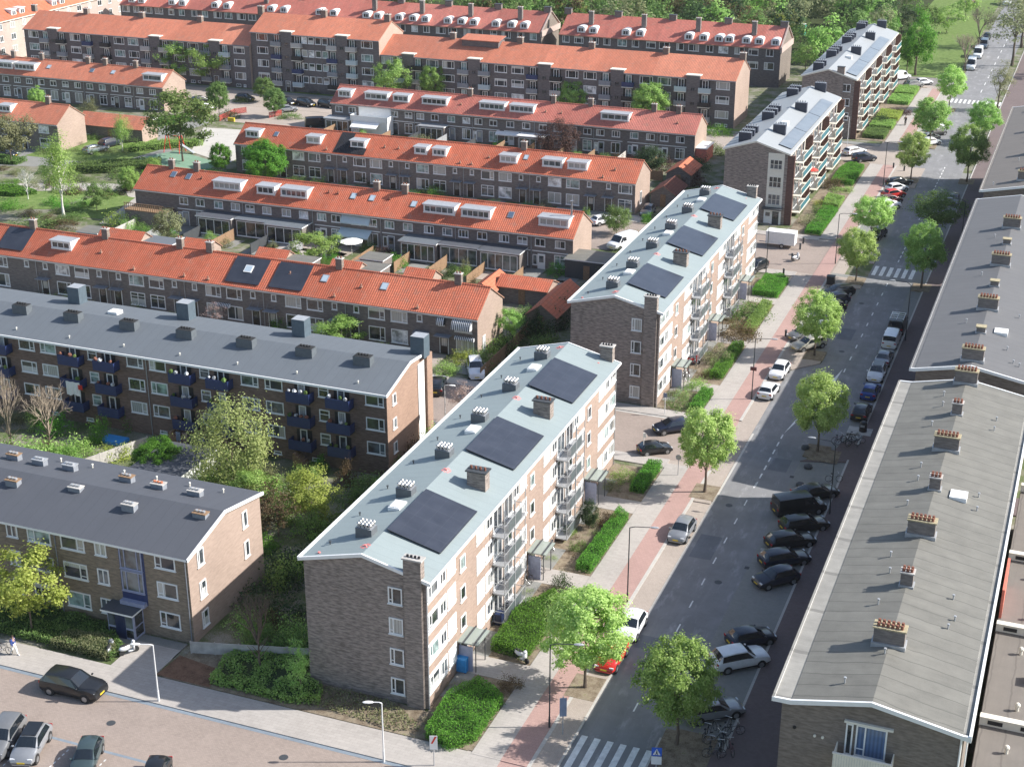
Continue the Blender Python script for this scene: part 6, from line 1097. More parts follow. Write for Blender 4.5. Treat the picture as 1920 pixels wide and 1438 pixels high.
def carmeshes(t):
    if t in _CM: return _CM[t]
    L, W, H, S, rg, fg = CT_[t]; m = MB(); rings = []
    for (fx, fb, ft, wf, wr) in S:
        x, b, tp, w_, r_ = fx*L, fb*H, ft*H, W/2*wf, W/2*wr; z0 = .2 if abs(fx) < .47 else .26
        half = [(0, z0), (w_*.86, z0), (w_, z0+.2), (w_, z0+.55*(b-z0)), (w_*.965, b), (r_, tp-.045), (r_*.72, tp), (0, tp+.02)]
        rings.append([(x, y, z) for y, z in half]+[(x, -y, z) for y, z in half[-2:0:-1]])
    n = len(rings[0])
    for R_ in rings: m.v += R_
    for i in range(len(rings)-1):
        for k in range(n):
            j = (k+1) % n; m.f.append((i*n+k, (i+1)*n+k, (i+1)*n+j, i*n+j)); m.m.append(1 if k in (0, 1, n-1, n-2) else 0)
    m.f += [tuple(range(n)), tuple(range((len(rings)-1)*n, len(rings)*n))[::-1]]; m.m += [0, 0]
    a_ = MB()
    for sx in (-.315, .315):
        for sy in (-1, 1): m.tube((sx*L, sy*(W/2-.2), .33), (sx*L, sy*(W/2+.012), .33), .39, .39, 14, 1)
    body = m.mesh('body', ['car_black', 'rubber'], (0, 0, 0), True); body.set_sharp_from_angle(angle=R(38))
    Rr = lambda i, k: Vector(rings[i][k])
    def glassm(name, quads, off):
        q = MB()
        for a in quads:
            A, B, C, D = a; nrm = (C-A).cross(D-B).normalized()
            if nrm.z < 0: nrm = -nrm
            q.poly([p+nrm*off for p in a])
        return q.mesh(name, ['car_glass'])
    def across(i, j, lo=.06, hi=.95):
        ks = [5, 6, 7, 8, 9]; A = [Rr(i, k) for k in ks]; B = [Rr(j, k) for k in ks]; o = []
        for q in range(4): o.append([A[q].lerp(B[q], lo), A[q+1].lerp(B[q+1], lo), A[q+1].lerp(B[q+1], hi), A[q].lerp(B[q], hi)])
        return o
    mir = lambda q: [v*Vector((1, -1, 1)) for v in q]; side = []
    last = 5 if t not in ('van', 'bigvan') else 5
    st = 3 if t not in ('van', 'bigvan') else 4
    E0, F0 = Rr(st, 4), Rr(st, 5)
    pts_b = [Rr(i, 4) for i in range(st, last+1)]+[Rr(last, 4).lerp(Rr(last+1, 4), .75)]; pts_t = [Rr(i, 5) for i in range(st, last+1)]
    def lat(E, F, q): return E.lerp(F, q)+Vector((0, .014, 0))
    q = MB(); 
    if t in ('van', 'bigvan'): cols = [(lat(Rr(4, 4).lerp(Rr(5, 4), .45), Rr(4, 5).lerp(Rr(5, 5), .45), .12), lat(Rr(4, 4).lerp(Rr(5, 4), .45), Rr(4, 5).lerp(Rr(5, 5), .45), .75))]
    else: cols = [(lat(Rr(3, 4).lerp(Rr(2, 4), .35), Rr(3, 5).lerp(Rr(2, 4), .35), .1), lat(Rr(3, 4), Rr(3, 5), .86)), (lat(Rr(4, 4), Rr(4, 5), .08), lat(Rr(4, 4), Rr(4, 5), .88))]
    cols += [(lat(Rr(5, 4), Rr(5, 5), .08), lat(Rr(5, 4), Rr(5, 5), .86)), (lat(Rr(6, 4).lerp(Rr(5, 4), .25), Rr(6, 5), .02), lat(Rr(6, 4).lerp(Rr(5, 4), .3), Rr(5, 5), .16))]
    for a, b in zip(cols, cols[1:]): q.poly([a[0], b[0], b[1], a[1]])
    sl = q.mesh('side_window', ['car_glass']); q2 = MB(); q2.v = [(a, -b, c) for a, b, c in q.v]; q2.f = [f[::-1] for f in q.f]; q2.m = list(q.m); sr = q2.mesh('side_window', ['car_glass'])
    ws = glassm('windscreen', across(fg[1], fg[0]), .02); rw = glassm('rear_window', across(rg[0], rg[1]), .02)
    w_ = MB(); w_.tube((0, -.1, 0), (0, .1, 0), .325, None, 16, 0); ri = MB(); ri.tube((0, -.112, 0), (0, -.06, 0), .21, .21, 12, 0)
    for k in range(5): a = k*1.2566; ri.box(.04, .2, -.12, -.112, -.03, .03, 0, None, Matrix.Rotation(a, 4, 'Y'))
    hl = MB(); hl.box(-.08, .03, -.17, .17, -.07, .07); tl = MB(); tl.box(-.03, .05, -.14, .14, -.08, .08); pl = MB(); pl.box(-.02, .02, -.26, .26, -.055, .055); mi = MB(); mi.ball((0, 0, 0), .09, .11, .075, 6, 4)
    _CM[t] = dict(body=body, ws=ws, rw=rw, sl=sl, sr=sr, wheel=w_.mesh('wheel', ['rubber']), rim=ri.mesh('rim', ['alloy']), hl=hl.mesh('headlight', ['lamp_glass']), tl=tl.mesh('tail_light', ['lamp_red']), pl=pl.mesh('number_plate', ['plate_yellow']), mi=mi.mesh('side_mirror', ['car_black'])); return _CM[t]
def car(t, rear, front, mat, label, group=None, sc_=1.0, name=None, cat=None, z=0.0, roofmat=None):
    a, b = at(*rear, .55), at(*front, .55); c = (a+b)/2; d = b-a; rz = math.atan2(d.y, d.x); c.z = z; L, W, H = CT_[t][:3]; k = carmeshes(t)
    nm = name or ('parked_van' if 'van' in t else 'parked_car'); o = thing(nm, c, label, cat or ('van' if 'van' in t else 'car'), group, rz); o.scale = (sc_,)*3
    put('body', k['body'], o, (0, 0, 0), 0, mat)
    for n_, q in (('windscreen', 'ws'), ('rear_window', 'rw'), ('side_window', 'sl'), ('side_window', 'sr')):
        if t == 'bigvan' and q == 'rw': continue
        put(n_, k[q], o, (0, 0, 0))
    for sx in (-.315, .315):
        for sy in (-1, 1): w_ = put('wheel', k['wheel'], o, (sx*L, sy*(W/2-.085), .325), 0 if sy < 0 else math.pi); put('rim', k['rim'], w_, (0, 0, 0))
    for sy in (-1, 1):
        put('headlight', k['hl'], o, (L*.472, sy*W*.34, H*.45 if H < 1.9 else .85), -sy*-.35*sy*sy*0); put('tail_light', k['tl'], o, (-L*.493, sy*W*.39, H*.56 if H < 1.9 else .95)); put('side_mirror', k['mi'], o, (L*.2, sy*(W/2+.06), H*.66), 0, mat)
    put('number_plate', k['pl'], o, (L*.502, 0, .48)); put('number_plate', k['pl'], o, (-L*.503, 0, .6))
    if roofmat: q = MB(); q.box(-L*.33, L*.06, -W*.3, W*.3, H*1.0, H*1.0+.03); put('roof_panel', q.mesh('roof_panel', [roofmat]), o, (0, 0, 0))
    return o
PG = 'cars parked along the left kerb'
car('hatch', (1160, 1208), (1133, 1252), 'car_red', 'red hatchback half hidden under the nearest lime tree', PG)
car('hatch', (1197, 1150), (1171, 1195), 'car_white', 'white older hatchback behind the red car, bonnet towards the camera', PG)
car('hatch', (1291, 975), (1266, 1012), 'car_silver', 'grey-silver car alone on the parking strip before the lit road', PG)
car('hatch', (1430, 747), (1453, 716), 'car_white', 'white hatchback seen from behind, beside the lamp post with a red box', PG)
car('hatch', (1474, 678), (1449, 712), 'car_white', 'white hatchback facing the camera with dark windscreen, in front of another', PG)
AG = 'cars parked at an angle left of the road'
car('wagon', (1545, 638), (1486, 652), 'car_beige', 'silver-beige estate car under the tree, nearest of the angled row', AG); car('hatch', (1528, 621), (1482, 632), 'car_grey', 'dark grey car next to the silver estate', AG); car('hatch', (1558, 612), (1516, 620), 'car_silver', 'silver car mostly hidden by the tree crown', AG); car('hatch', (1566, 598), (1525, 606), 'car_black', 'black car behind the tree crown', AG)
car('hatch', (1574, 574), (1540, 579), 'car_black', 'black car, nearest of the three dark cars by the bin', AG); car('hatch', (1582, 559), (1546, 563), 'car_night', 'dark car in the middle of the three by the bin', AG); car('wagon', (1593, 544), (1546, 549), 'car_black', 'black estate with red rear lights next to the bin', AG)
car('hatch', (1655, 433), (1635, 446), 'car_black', 'black car peeping out right of the small lime tree', AG)
for (y, x0, x1, mt, ty, lb) in ((396, 1672, 1640, 'car_white', 'hatch', 'white car half under the tree, nearest of the six below the lit band'), (385, 1680, 1646, 'car_white', 'suv', 'white car with dark windows, second of the six'), (374, 1689, 1650, 'car_wine', 'hatch', 'dark red car, third of the six'), (363, 1695, 1656, 'car_red', 'hatch', 'bright red car in the angled row'), (352, 1700, 1662, 'car_white', 'hatch', 'white car next to the bright red one'), (341, 1707, 1666, 'car_black', 'wagon', 'black estate at the far end of the six')): car(ty, (x1, y+4), (x0, y-2), mt, lb, AG)
for i, (x, y, mt, lb) in enumerate(((1745, 266, 'car_white', 'white car nearest in the far angled row'), (1744, 257, 'car_grey', 'grey car second in the far angled row'), (1756, 248, 'car_black', 'black car third in the far angled row'), (1757, 240, 'car_silver', 'silver car fourth in the far angled row'), (1762, 232, 'car_white', 'white car farthest in the far angled row'))): car('hatch', (x-16, y+3), (x+16, y-2), mt, lb, AG)
RG = 'dark cars parked beside the right-hand pavement'
car('sedan', (1497, 928), (1560, 917), 'car_black', 'black saloon with sunroof, farthest by the bicycle and lamp post', RG); car('van', (1450, 957), (1545, 944), 'car_black', 'black van parked between the dark cars', RG); car('wagon', (1474, 987), (1542, 977), 'car_black', 'black estate directly before the black van', RG); car('wagon', (1442, 1019), (1522, 1006), 'car_black', 'black estate, third in front of the black van', RG); car('wagon', (1427, 1053), (1515, 1039), 'car_night', 'black estate with lit bonnet, next to the dark blue hatchback', RG); car('hatch', (1495, 1073), (1414, 1092), 'car_night', 'dark blue hatchback pointing at the road, nearest of the dark row', RG)
car('hatch', (1365, 1203), (1450, 1186), 'car_night', 'dark hatchback with blue roof beside the white off-roader', RG); car('suv', (1338, 1245), (1435, 1226), 'car_white', 'white off-roader with dark windows', RG); car('wagon', (1293, 1338), (1382, 1322), 'car_silver', 'silver car behind the near green tree', RG)
LG2 = 'cars parked in line along the right kerb'
pk = car('van', (1676, 627), (1690, 594), 'car_black', 'black van with a white ladder rack, last in the right kerb line', LG2); q = MB()
for x in (-1.8, -1.1, -.4, .3): q.box(x-.04, x+.04, -.85, .85, 2.12, 2.18)
for y in (-.8, 0, .8): q.box(-2.1, .6, y-.03, y+.03, 2.06, 2.12)
put('roof_rack', q.mesh('roof_rack', ['white']), pk, (0, 0, 0))
car('van', (1664, 654), (1679, 620), 'car_white', 'white van seen from behind in the right kerb line', LG2, .92); car('sedan', (1651, 685), (1664, 655), 'car_silver', 'silver saloon seen from behind in the right kerb line', LG2); car('hatch', (1651, 682+2-2), (1637, 716), 'car_white', 'white car with dark roof facing the camera in the right kerb line', LG2, 1.05, roofmat='car_black'); car('hatch', (1625, 748), (1640, 718), 'car_blue', 'bright blue hatchback in the right kerb line', LG2); car('hatch', (1607, 788), (1624, 754), 'car_black', 'black hatchback next to the underground bin', LG2); car('hatch', (1791, 364), (1785, 386), 'car_grey', 'grey car in the shade beside the darkest tree', LG2)
VG = 'vans at the far end of the road'
car('bigvan', (1827, 112), (1815, 138), 'car_white', 'white delivery van facing the camera, nearest of the far vans', VG, .95); car('bigvan', (1838, 94), (1829, 113), 'car_white', 'second white delivery van behind the first', VG, .95); car('van', (1848, 78), (1841, 92), 'car_steel', 'pale blue van third in the far line', VG); car('hatch', (1853, 64), (1848, 74), 'car_black', 'black car at the head of the far line', VG); car('bigvan', (1890, -2), (1886, 14), 'car_white', 'white truck at the very top of the road', VG, 1.1); car('hatch', (1826, 2), (1812, 6), 'car_wine', 'dark red car at the top edge beside the trees', VG)
SG2 = 'cars parked in the side streets'
car('hatch', (1285, 796), (1235, 803), 'car_night', 'dark navy car at the corner of the side street', SG2); car('hatch', (1203, 842), (1252, 836), 'car_black', 'small black car turned into the side street', SG2, .88); car('wagon', (1425, 496), (1408, 504), 'car_black', 'dark car half hidden by the second green-roofed flats', SG2); car('wagon', (1582, 288), (1622, 280), 'car_white', 'white car beside the dark blue people carrier', SG2); car('mpv', (1598, 299), (1643, 294), 'car_night', 'dark blue people carrier below the teal balconies', SG2); car('suv', (1696, 162), (1730, 157), 'car_grey', 'dark grey car at the corner of the farthest flats', SG2); car('hatch', (1715, 156), (1748, 153), 'car_white', 'white car behind the dark grey one at the far corner', SG2); car('van', (1672, 147), (1702, 143), 'car_white', 'white camper half behind the farthest flats', SG2)
car('wagon', (815, 738), (824, 706), 'car_black', 'black car in the lane behind the slate-roofed flats', SG2); car('suv', (889, 677), (895, 708), 'car_white', 'white car with black grille in a front drive', SG2); car('hatch', (1112, 417), (1150, 410), 'car_white', 'white hatchback near the dark rounded tree', SG2); car('hatch', (1222, 387), (1207, 404), 'car_grey', 'dark grey car by the third terrace gable', SG2); car('van', (1188, 449), (1146, 463), 'car_white', 'white van at the second terrace gable', SG2)
NG = 'cars in the lower left street'
car('suv', (93, 1276), (185, 1296), 'car_black', 'black off-roader driving on the brick street', None, 1.07, 'driving_car'); car('hatch', (72, 1372), (44, 1420), 'car_silver', 'silver car with black roof in a bay', NG, 1.05, roofmat='car_black'); car('hatch', (171, 1396), (154, 1440), 'car_teal', 'dark teal hatchback in a bay', NG, .98); car('suv', (22, 1360), (-10, 1408), 'car_grey', 'dark grey car cut by the left edge', NG); car('hatch', (297, 1437), (280, 1478), 'car_black', 'black car roof just showing at the bottom edge', NG)
for (t, r_, f_, mt, lb) in (('wagon', (163, 284), (195, 277), 'car_steel', 'pale blue car parked by the tall bright hedge'), ('suv', (193, 273), (222, 265), 'car_night', 'dark blue car behind the pale blue one by the hedge'), ('hatch', (373, 205), (403, 199), 'car_white', 'white car in the car park'), ('hatch', (362, 190), (390, 186), 'car_black', 'black car beside the white one in the car park'), ('hatch', (366, 207), (384, 211), 'car_orange', 'red car half hidden by the park tree'), ('hatch', (445, 182), (474, 186), 'car_black', 'black car before the taller flats'), ('hatch', (526, 188), (553, 194), 'car_black', 'black car left of three before the taller flats'), ('mpv', (559, 191), (590, 197), 'car_black', 'black people carrier in the middle of three'), ('mpv', (600, 194), (630, 199), 'car_black', 'black people carrier beside the fourth terrace'), ('hatch', (528, 206), (549, 204), 'car_silver', 'silver car by the shrub island'), ('van', (578, 234), (616, 232), 'car_black', 'black van at the end of the fourth terrace'), ('hatch', (-4, 288), (26, 290), 'car_black', 'black car at the left edge before the end house')): car(t, r_, f_, mt, lb, 'cars around the park')
# box trailer
c = at(1464, 462); t = thing('box_trailer', c, 'white box trailer parked before the zinc-roofed flats', 'trailer', None, R(0)); m = MB(); m.box(-2.1, 2.1, -.95, .95, .55, 2.35); put('box', m.mesh('box', ['white']), t, (0, 0, 0)); m = MB(); m.box(-3.2, 2.1, -.05, .05, .42, .52); put('drawbar', m.mesh('drawbar', ['zinc']), t, (0, 0, 0))
for sy in (-1, 1): w_ = put('wheel', carmeshes('hatch')['wheel'], t, (.3, sy*.98, .325), 0 if sy < 0 else math.pi); put('rim', carmeshes('hatch')['rim'], w_, (0, 0, 0))
# ================================================================= bicycles and scooters
def bikemeshes():
    w_ = MB(); n = 16
    for k in range(n): a0, a1 = 6.2832*k/n, 6.2832*(k+1)/n; w_.tube((.34*math.cos(a0), 0, .34*math.sin(a0)), (.34*math.cos(a1), 0, .34*math.sin(a1)), .022, None, 4, 0, False)
    for k in range(4): a = k*.785; w_.tube((-.33*math.cos(a), 0, -.33*math.sin(a)), (.33*math.cos(a), 0, .33*math.sin(a)), .006, None, 3, 1, False)
    f = MB()
    for a, b in (((-.52, 0, .34), (-.08, 0, .3)), ((-.08, 0, .3), (-.22, 0, .85)), ((-.52, 0, .34), (-.2, 0, .72)), ((-.08, 0, .3), (.38, 0, .78)), ((-.2, 0, .68), (.38, 0, .78)), ((.38, 0, .98), (.53, 0, .34)), ((-.75, 0, .72), (-.2, 0, .72)), ((-.08, 0, .3), (.05, .1, .2)), ((-.08, 0, .3), (-.2, -.1, .4))): f.tube(a, b, .02, None, 5, 0)
    s = MB(); s.ball((-.24, 0, .9), .14, .09, .05, 7, 4); h = MB(); h.tube((.34, -.28, 1.05), (.4, 0, 1.02), .018, None, 5); h.tube((.4, 0, 1.02), (.34, .28, 1.05), .018, None, 5)
    return w_.mesh('wheel', ['rubber', 'steel']), f.mesh('frame', ['car_black']), s.mesh('saddle', ['rubber']), h.mesh('handlebar', ['steel'])
BK = bikemeshes()
def bike(p, rz, mat, label, group, lean=0):
    t = thing('bicycle', p, label, 'bicycle', group, rz); t.rotation_euler = (lean, 0, rz)
    put('frame', BK[1], t, (0, 0, 0), 0, mat); put('wheel', BK[0], t, (-.52, 0, .36)); put('wheel', BK[0], t, (.53, 0, .36)); put('saddle', BK[2], t, (0, 0, 0)); put('handlebar', BK[3], t, (0, 0, 0)); return t
rb = random.Random(9); bm = ['car_black', 'car_grey', 'car_black', 'car_steel', 'car_night', 'car_silver', 'car_wine']
def heap(pts, label, group, rz=None):
    for (x, y) in pts: bike(at(x, y)+Vector((0, 0, .1)), rb.uniform(0, 3.1) if rz is None else rz+rb.uniform(-.15, .15), rb.choice(bm), label, group, rb.uniform(-.18, .18))
heap([(1325, 1385), (1340, 1395), (1356, 1402), (1330, 1408), (1345, 1378), (1362, 1372), (1375, 1380), (1352, 1416), (1368, 1412), (1338, 1422)], 'one of the bicycles heaped beside the near tree pit', 'bicycles heaped by the near tree'); heap([(1572, 832), (1580, 836), (1588, 830), (1598, 838), (1606, 832), (1600, 826)], 'one of the bicycles standing below the underground bin', 'bicycles by the underground bin'); bike(at(1563, 905)+Vector((0, 0, .1)), .35, 'car_silver', 'bicycle leaning at the right-hand lamp post', None)
heap([(985, 1090), (993, 1083), (1001, 1077), (1008, 1072), (979, 1097), (1020, 1042), (1028, 1036), (1036, 1028), (1012, 1050)], 'one of the bicycles parked along the green-roofed flats', 'bicycles along the green-roofed flats'); heap([(925, 1165), (936, 1158), (945, 1150), (897, 1210), (890, 1216)], 'one of the bicycles near the first canopy', 'bicycles at the first entrance'); heap([(1283, 712), (1290, 706), (1300, 690), (1360, 590), (1370, 582)], 'one of the bicycles at the second flats', 'bicycles at the second flats')
def scooter(p, rz, mat, label):
    t = thing('scooter', p, label, 'scooter', None, rz); m = MB()
    m.ball((-.35, 0, .62), .5, .2, .26, 10, 6); m.box(-.1, .35, -.17, .17, .24, .32); m.box(.3, .42, -.2, .2, .3, .95); m.ball((.38, 0, .98), .16, .2, .14, 8, 5); put('body', m.mesh('body', [mat], (0, 0, 0), True), t, (0, 0, 0)); m = MB(); m.ball((-.35, 0, .86), .42, .15, .09, 8, 4); put('seat', m.mesh('seat', ['rubber']), t, (0, 0, 0)); m = MB(); m.tube((.3, -.3, 1.08), (.3, .3, 1.08), .02); put('handlebar', m.mesh('handlebar', ['rubber']), t, (0, 0, 0))
    m = MB(); m.tube((0, -.06, 0), (0, .06, 0), .24, None, 12)
    for x in (-.6, .58): put('wheel', m.mesh('wheel', ['rubber']), t, (x, 0, .24))
    return t
scooter(at(978, 1240)+Vector((0, 0, .08)), R(-25), 'car_white', 'white scooter parked before the thick hedge'); scooter(at(243, 1226)+Vector((0, 0, .08)), R(55), 'car_white', 'white scooter at the glazed blue entrance'); scooter(at(208, 1226)+Vector((0, 0, .08)), R(110), 'car_silver', 'pale scooter beside the pale rounded hedge'); scooter(at(1300, 684)+Vector((0, 0, .08)), R(20), 'car_red', 'red scooter at the entrance of the second flats'); scooter(at(1492, 490)+Vector((0, 0, .08)), R(60), 'car_white', 'white scooter by the bollards at the middle side street')
# ================================================================= lamps, signs, bins, bollards
def lamp(base, topy, arm, mat, label, group, head='zinc', hgt=None):
    b = at(*base); h = hgt or 7.2; t = thing('street_lamp', b, label, 'street lamp', group); m = MB(); m.tube((0, 0, 0), (0, 0, 1.0), .085, .08, 8); m.tube((0, 0, 1.0), (0, 0, h), .06, .045, 8); put('pole', m.mesh('pole', [mat]), t, (0, 0, 0)); ax, ay, az = arm; m = MB(); m.tube((0, 0, h), (ax*.25, ay*.25, h+az*.8), .04, None, 6); m.tube((ax*.25, ay*.25, h+az*.8), (ax, ay, h+az), .035, None, 6); put('arm', m.mesh('arm', [mat]), t, (0, 0, 0)); m = MB(); d = Vector((ax, ay, 0)).normalized(); m.ball((0, 0, 0), .42, .15, .09, 8, 5); hd = put('lamp_head', m.mesh('lamp_head', [head]), t, (ax+d.x*.3, ay+d.y*.3, h+az), math.atan2(d.y, d.x)); return t
LA = 'dark street lamps along the main road'
for base, arm, lb in (((1030, 1365), (1.7, .5, .15), 'dark street lamp half behind the nearest lime tree'), ((1176, 1130), (1.7, .4, .15), 'dark street lamp beside the straight clipped hedge'), ((1409, 750), (1.7, .4, .15), 'dark street lamp with a small red box at mid height'), ((1566, 495), (1.7, .4, .15), 'dark street lamp before the middle zebra crossing'), ((1656, 348), (1.7, .4, .2), 'dark street lamp opposite the lit band'), ((1436, 514), (-1.4, -.5, .1), 'dark street lamp at the middle side street corner'), ((1555, 965), (-1.9, -.1, .5), 'dark street lamp right of the road beside the bicycle'), ((1697, 640), (-1.9, -.1, .4), 'dark street lamp right of the road beside the ladder-rack van'), ((1800, 470), (-1.9, -.1, .4), 'dark street lamp right of the road in the shade, far one')): lamp(base, 0, arm, 'post_dark', lb, LA)
lb_ = lamp((1409, 750), 0, (.01, 0, 0), 'post_dark', 'x', None, hgt=3.2); 
for o in [lb_]+list(lb_.children): bpy.data.objects.remove(o)
m = MB(); b = at(1409, 750); m.box(b.x-.35, b.x+.35, b.y-.08, b.y+.08, 3.55, 3.95); tag(m.build('box_sign', 'car_wine'), 'small dark red box fixed on the lamp post beside the white cars', 'box')
LW = 'white street lamps in the lower left street'
lamp((298, 1315), 0, (-.95, -.35, .1), 'post_white', 'white street lamp with hooked arm before the dead plant bed', LW, 'white', 5.0); lamp((720, 1428), 0, (-.6, -.25, .1), 'post_white', 'white street lamp at the bottom edge by the corner hedge', LW, 'white', 5.0); lamp((835, 797), 0, (.5, .1, .05), 'post_white', 'white lamp post beside the lane with parked cars', LW, 'white', 4.6); lamp((1587, 288), 0, (-.3, .1, .05), 'post_white', 'white lamp post before the farthest zinc-roofed flats', LW, 'white', 6.5)
def sign(base, h, parts, label, mat='post_white', rz=0):
    t = thing('road_sign', at(*base), label, 'road sign', None, rz); m = MB(); m.tube((0, 0, 0), (0, 0, h), .04, None, 8); put('post', m.mesh('post', [mat]), t, (0, 0, 0))
    for nm, (x0, x1, z0, z1), mt in parts:
        m = MB(); m.box(x0, x1, -.075, -.05, z0, z1); put(nm, m.mesh(nm, [mt]), t, (0, 0, 0))
    return t
s_ = sign((1229, 1462), 2.75, [('panel', (-.36, .36, 2.1, 2.8), 'sign_blue'), ('under_panel', (-.36, .36, 1.4, 2.05), 'white')], 'blue pedestrian crossing sign with a white plate below, at the near zebra', 'zinc', R(15))
m = MB(); m.poly([(-.27, -.079, 2.2), (.27, -.079, 2.2), (0, -.079, 2.72)]); put('symbol', m.mesh('symbol', ['white']), s_, (0, 0, 0)); m = MB()
for q in ([(-.03, 2.52), (.03, 2.52), (.05, 2.58), (-.02, 2.6)], [(-.045, 2.36), (.05, 2.36), (.04, 2.51), (-.03, 2.51)], [(-.10, 2.22), (-.05, 2.22), (.02, 2.37), (-.04, 2.37)], [(.06, 2.22), (.11, 2.22), (.05, 2.37), (-.01, 2.37)]): m.poly([(x, -.083, z) for x, z in q])
put('walking_figure', m.mesh('walking_figure', ['black']), s_, (0, 0, 0))
sign((1055, 1378), 3.4, [('panel', (-.26, .26, 1.7, 3.3), 'panel_blue')], 'tall grey-blue panel sign at the cycle path before the zebra', 'zinc', R(25))
s_ = sign((814, 1436), 2.6, [('panel', (-.28, .28, 1.5, 2.65), 'white')], 'white and red parking rule sign at the lower corner hedge', 'zinc', R(20)); m = MB(); m.poly([(-.2, -.08, 2.0), (-.05, -.08, 2.0), (.24, -.08, 2.6), (.09, -.08, 2.6)]); put('red_band', m.mesh('red_band', ['red_cloth']), s_, (0, 0, 0))
sign((1206, 853), 2.5, [('panel', (-.05, .25, 2.0, 2.5), 'white')], 'slim white sign post in the side street by the small black car'); sign((1246, 778), 2.6, [('panel', (-.2, .2, 2.1, 2.6), 'panel_blue')], 'white sign post at the gable corner of the second flats'); s_ = sign((1271, 892), 2.2, [], 'round road sign at the side street mouth', 'zinc'); m = MB(); m.tube((0, -.06, 2.05), (0, -.04, 2.05), .3, None, 18); put('disc', m.mesh('disc', ['zinc']), s_, (0, 0, 0))
b = at(866, 1256); t = thing('waste_container', b, 'bright blue waste container at the first entrance', 'bin'); m = MB(); m.box(-.55, .55, -.45, .45, .12, 1.25); put('box', m.mesh('box', ['blue_plastic']), t, (0, 0, 0)); m = MB(); m.prism([(-.5, 1.25), (.5, 1.25), (.45, 1.38), (-.45, 1.42)], 0, -.58, .58); put('lid', m.mesh('lid', ['blue_plastic']), t, (0, 0, 0)); m = MB(); m.tube((-.06, 0, 0), (.06, 0, 0), .1, None, 8); put('wheel', m.mesh('wheel', ['rubber']), t, (-.4, -.35, .1)); put('wheel', m.mesh('wheel', ['rubber']), t, (.4, -.35, .1))
b = at(1612, 810); t = thing('underground_bin', b, 'black bin on a pale platform beside the black hatchback', 'bin', None, R(0)); m = MB(); m.box(-1.25, 1.25, -.95, .95, 0, .13); put('platform', m.mesh('platform', ['concrete']), t, (0, 0, 0)); m = MB(); m.tube((.3, .1, .13), (.3, .1, 1.05), .42, .38, 12); m.ball((.3, .1, 1.05), .39, .39, .22, 12, 6); put('column', m.mesh('column', ['black']), t, (0, 0, 0)); m = MB(); m.box(.05, .5, -.3, -.24, .7, .95); put('hatch', m.mesh('hatch', ['zinc']), t, (0, 0, 0))
b = at(1557, 534); t = thing('litter_bin', b, 'black bin at the end of the middle angled parking row', 'bin'); m = MB(); m.box(-.5, .5, -.4, .4, .1, 1.2); put('box', m.mesh('box', ['black']), t, (0, 0, 0)); m = MB(); m.box(-.55, .55, -.45, .45, 1.2, 1.28); put('lid', m.mesh('lid', ['dark_grey']), t, (0, 0, 0))
b = at(937, 1170); t = thing('litter_bin', b, 'dark blue wheeled bin against the green-roofed flats', 'bin'); m = MB(); m.box(-.3, .3, -.35, .35, .1, 1.05); put('box', m.mesh('box', ['blue_door']), t, (0, 0, 0)); m = MB(); m.box(-.32, .32, -.38, .38, 1.05, 1.12); put('lid', m.mesh('lid', ['blue_door']), t, (0, 0, 0))
for (x, y) in ((1473, 632), (1506, 457), (1500, 468), (1485, 487), (1469, 516), (1695, 322), (1675, 316)):
    m = MB(); b = at(x, y); m.tube(b, b+Vector((0, 0, .8)), .14, .14, 8); m.ball(b+Vector((0, 0, .82)), .17, n=8, m=5); tag(m.build('bollard', 'dark_grey'), 'dark bollard at a side street corner', 'bollard', 'bollards at the side streets')
for (x, y) in ((1515, 878), (1500, 912), (1510, 842)):
    m = MB(); b = at(x, y); m.ball(b+Vector((0, 0, .2)), .45, .45, .3, 10, 6, 0, .2); tag(m.build('boulder', 'dark_grey'), 'dark round boulder at the kerb by the near dark cars', 'boulder', 'boulders by the right-hand parking')
# square planting pits of the street trees
for (x, y) in ((1097, 1290), (1268, 1397), (1321, 924), (1532, 848), (1527, 668), (1604, 528), (1727, 541), (1707, 340), (1812, 342), (1742, 276), (1779, 207)):
    b = at(x, y); rect('tree_pit', b.x-1.2, b.x+1.2, b.y-1.6, b.y+1.6, .118, 'soil', .1)
rect('tree_pit', -22.6, -19.4, 83, 91.5, .112, 'soil'); sheet('tree_pit', [(-22.8, 140.6), (-19.6, 140.6), (-19.6, 143.6), (-21.5, 143.9)], .112, 'soil')
# ================================================================= sheds, garages, fences
def shed(x0, x1, y0, y1, ze, zr, axis, label, tile=None, wall='brick_row', group='garden sheds between the terraces', name='shed'):
    r = thing(name, ((x0+x1)/2, (y0+y1)/2, 0), label, 'shed', group); m = MB()
    if zr is None:
        m.box(x0, x1, y0, y1, 0, ze); m.build('wall', wall, r); m = MB(); m.box(x0-.15, x1+.15, y0-.15, y1+.15, ze, ze+.14, 1, 0); m.build('roof', [tile or 'roof_felt', 'white'], r)
    else:
        a0, a1 = (y0, y1) if axis == 0 else (x0, x1); mid = (a0+a1)/2; e0, e1 = (x0, x1) if axis == 0 else (y0, y1); k = (zr-ze)/((a1-a0)/2)
        m.prism([(a0, 0), (a1, 0), (a1, ze-.08), (mid, zr-.1), (a0, ze-.08)], axis, e0, e1, 0, 1); m.build('wall', [wall, wall if axis else 'brick_gable'], r); slab(r, [(a0-.25, ze-.25*k), (mid, zr), (a1+.25, ze-.25*k)], .12, axis, e0-.15, e1+.15, [tile or ('tile_red' if axis == 0 else 'tile_red_y'), 'verge'])
    dr = MB(); xm = (x0+x1)/2; dr.box(xm-.45, xm+.45, y0-.05, y0+.01, 0, 2.0); dr.build('door', 'wood', r); return r
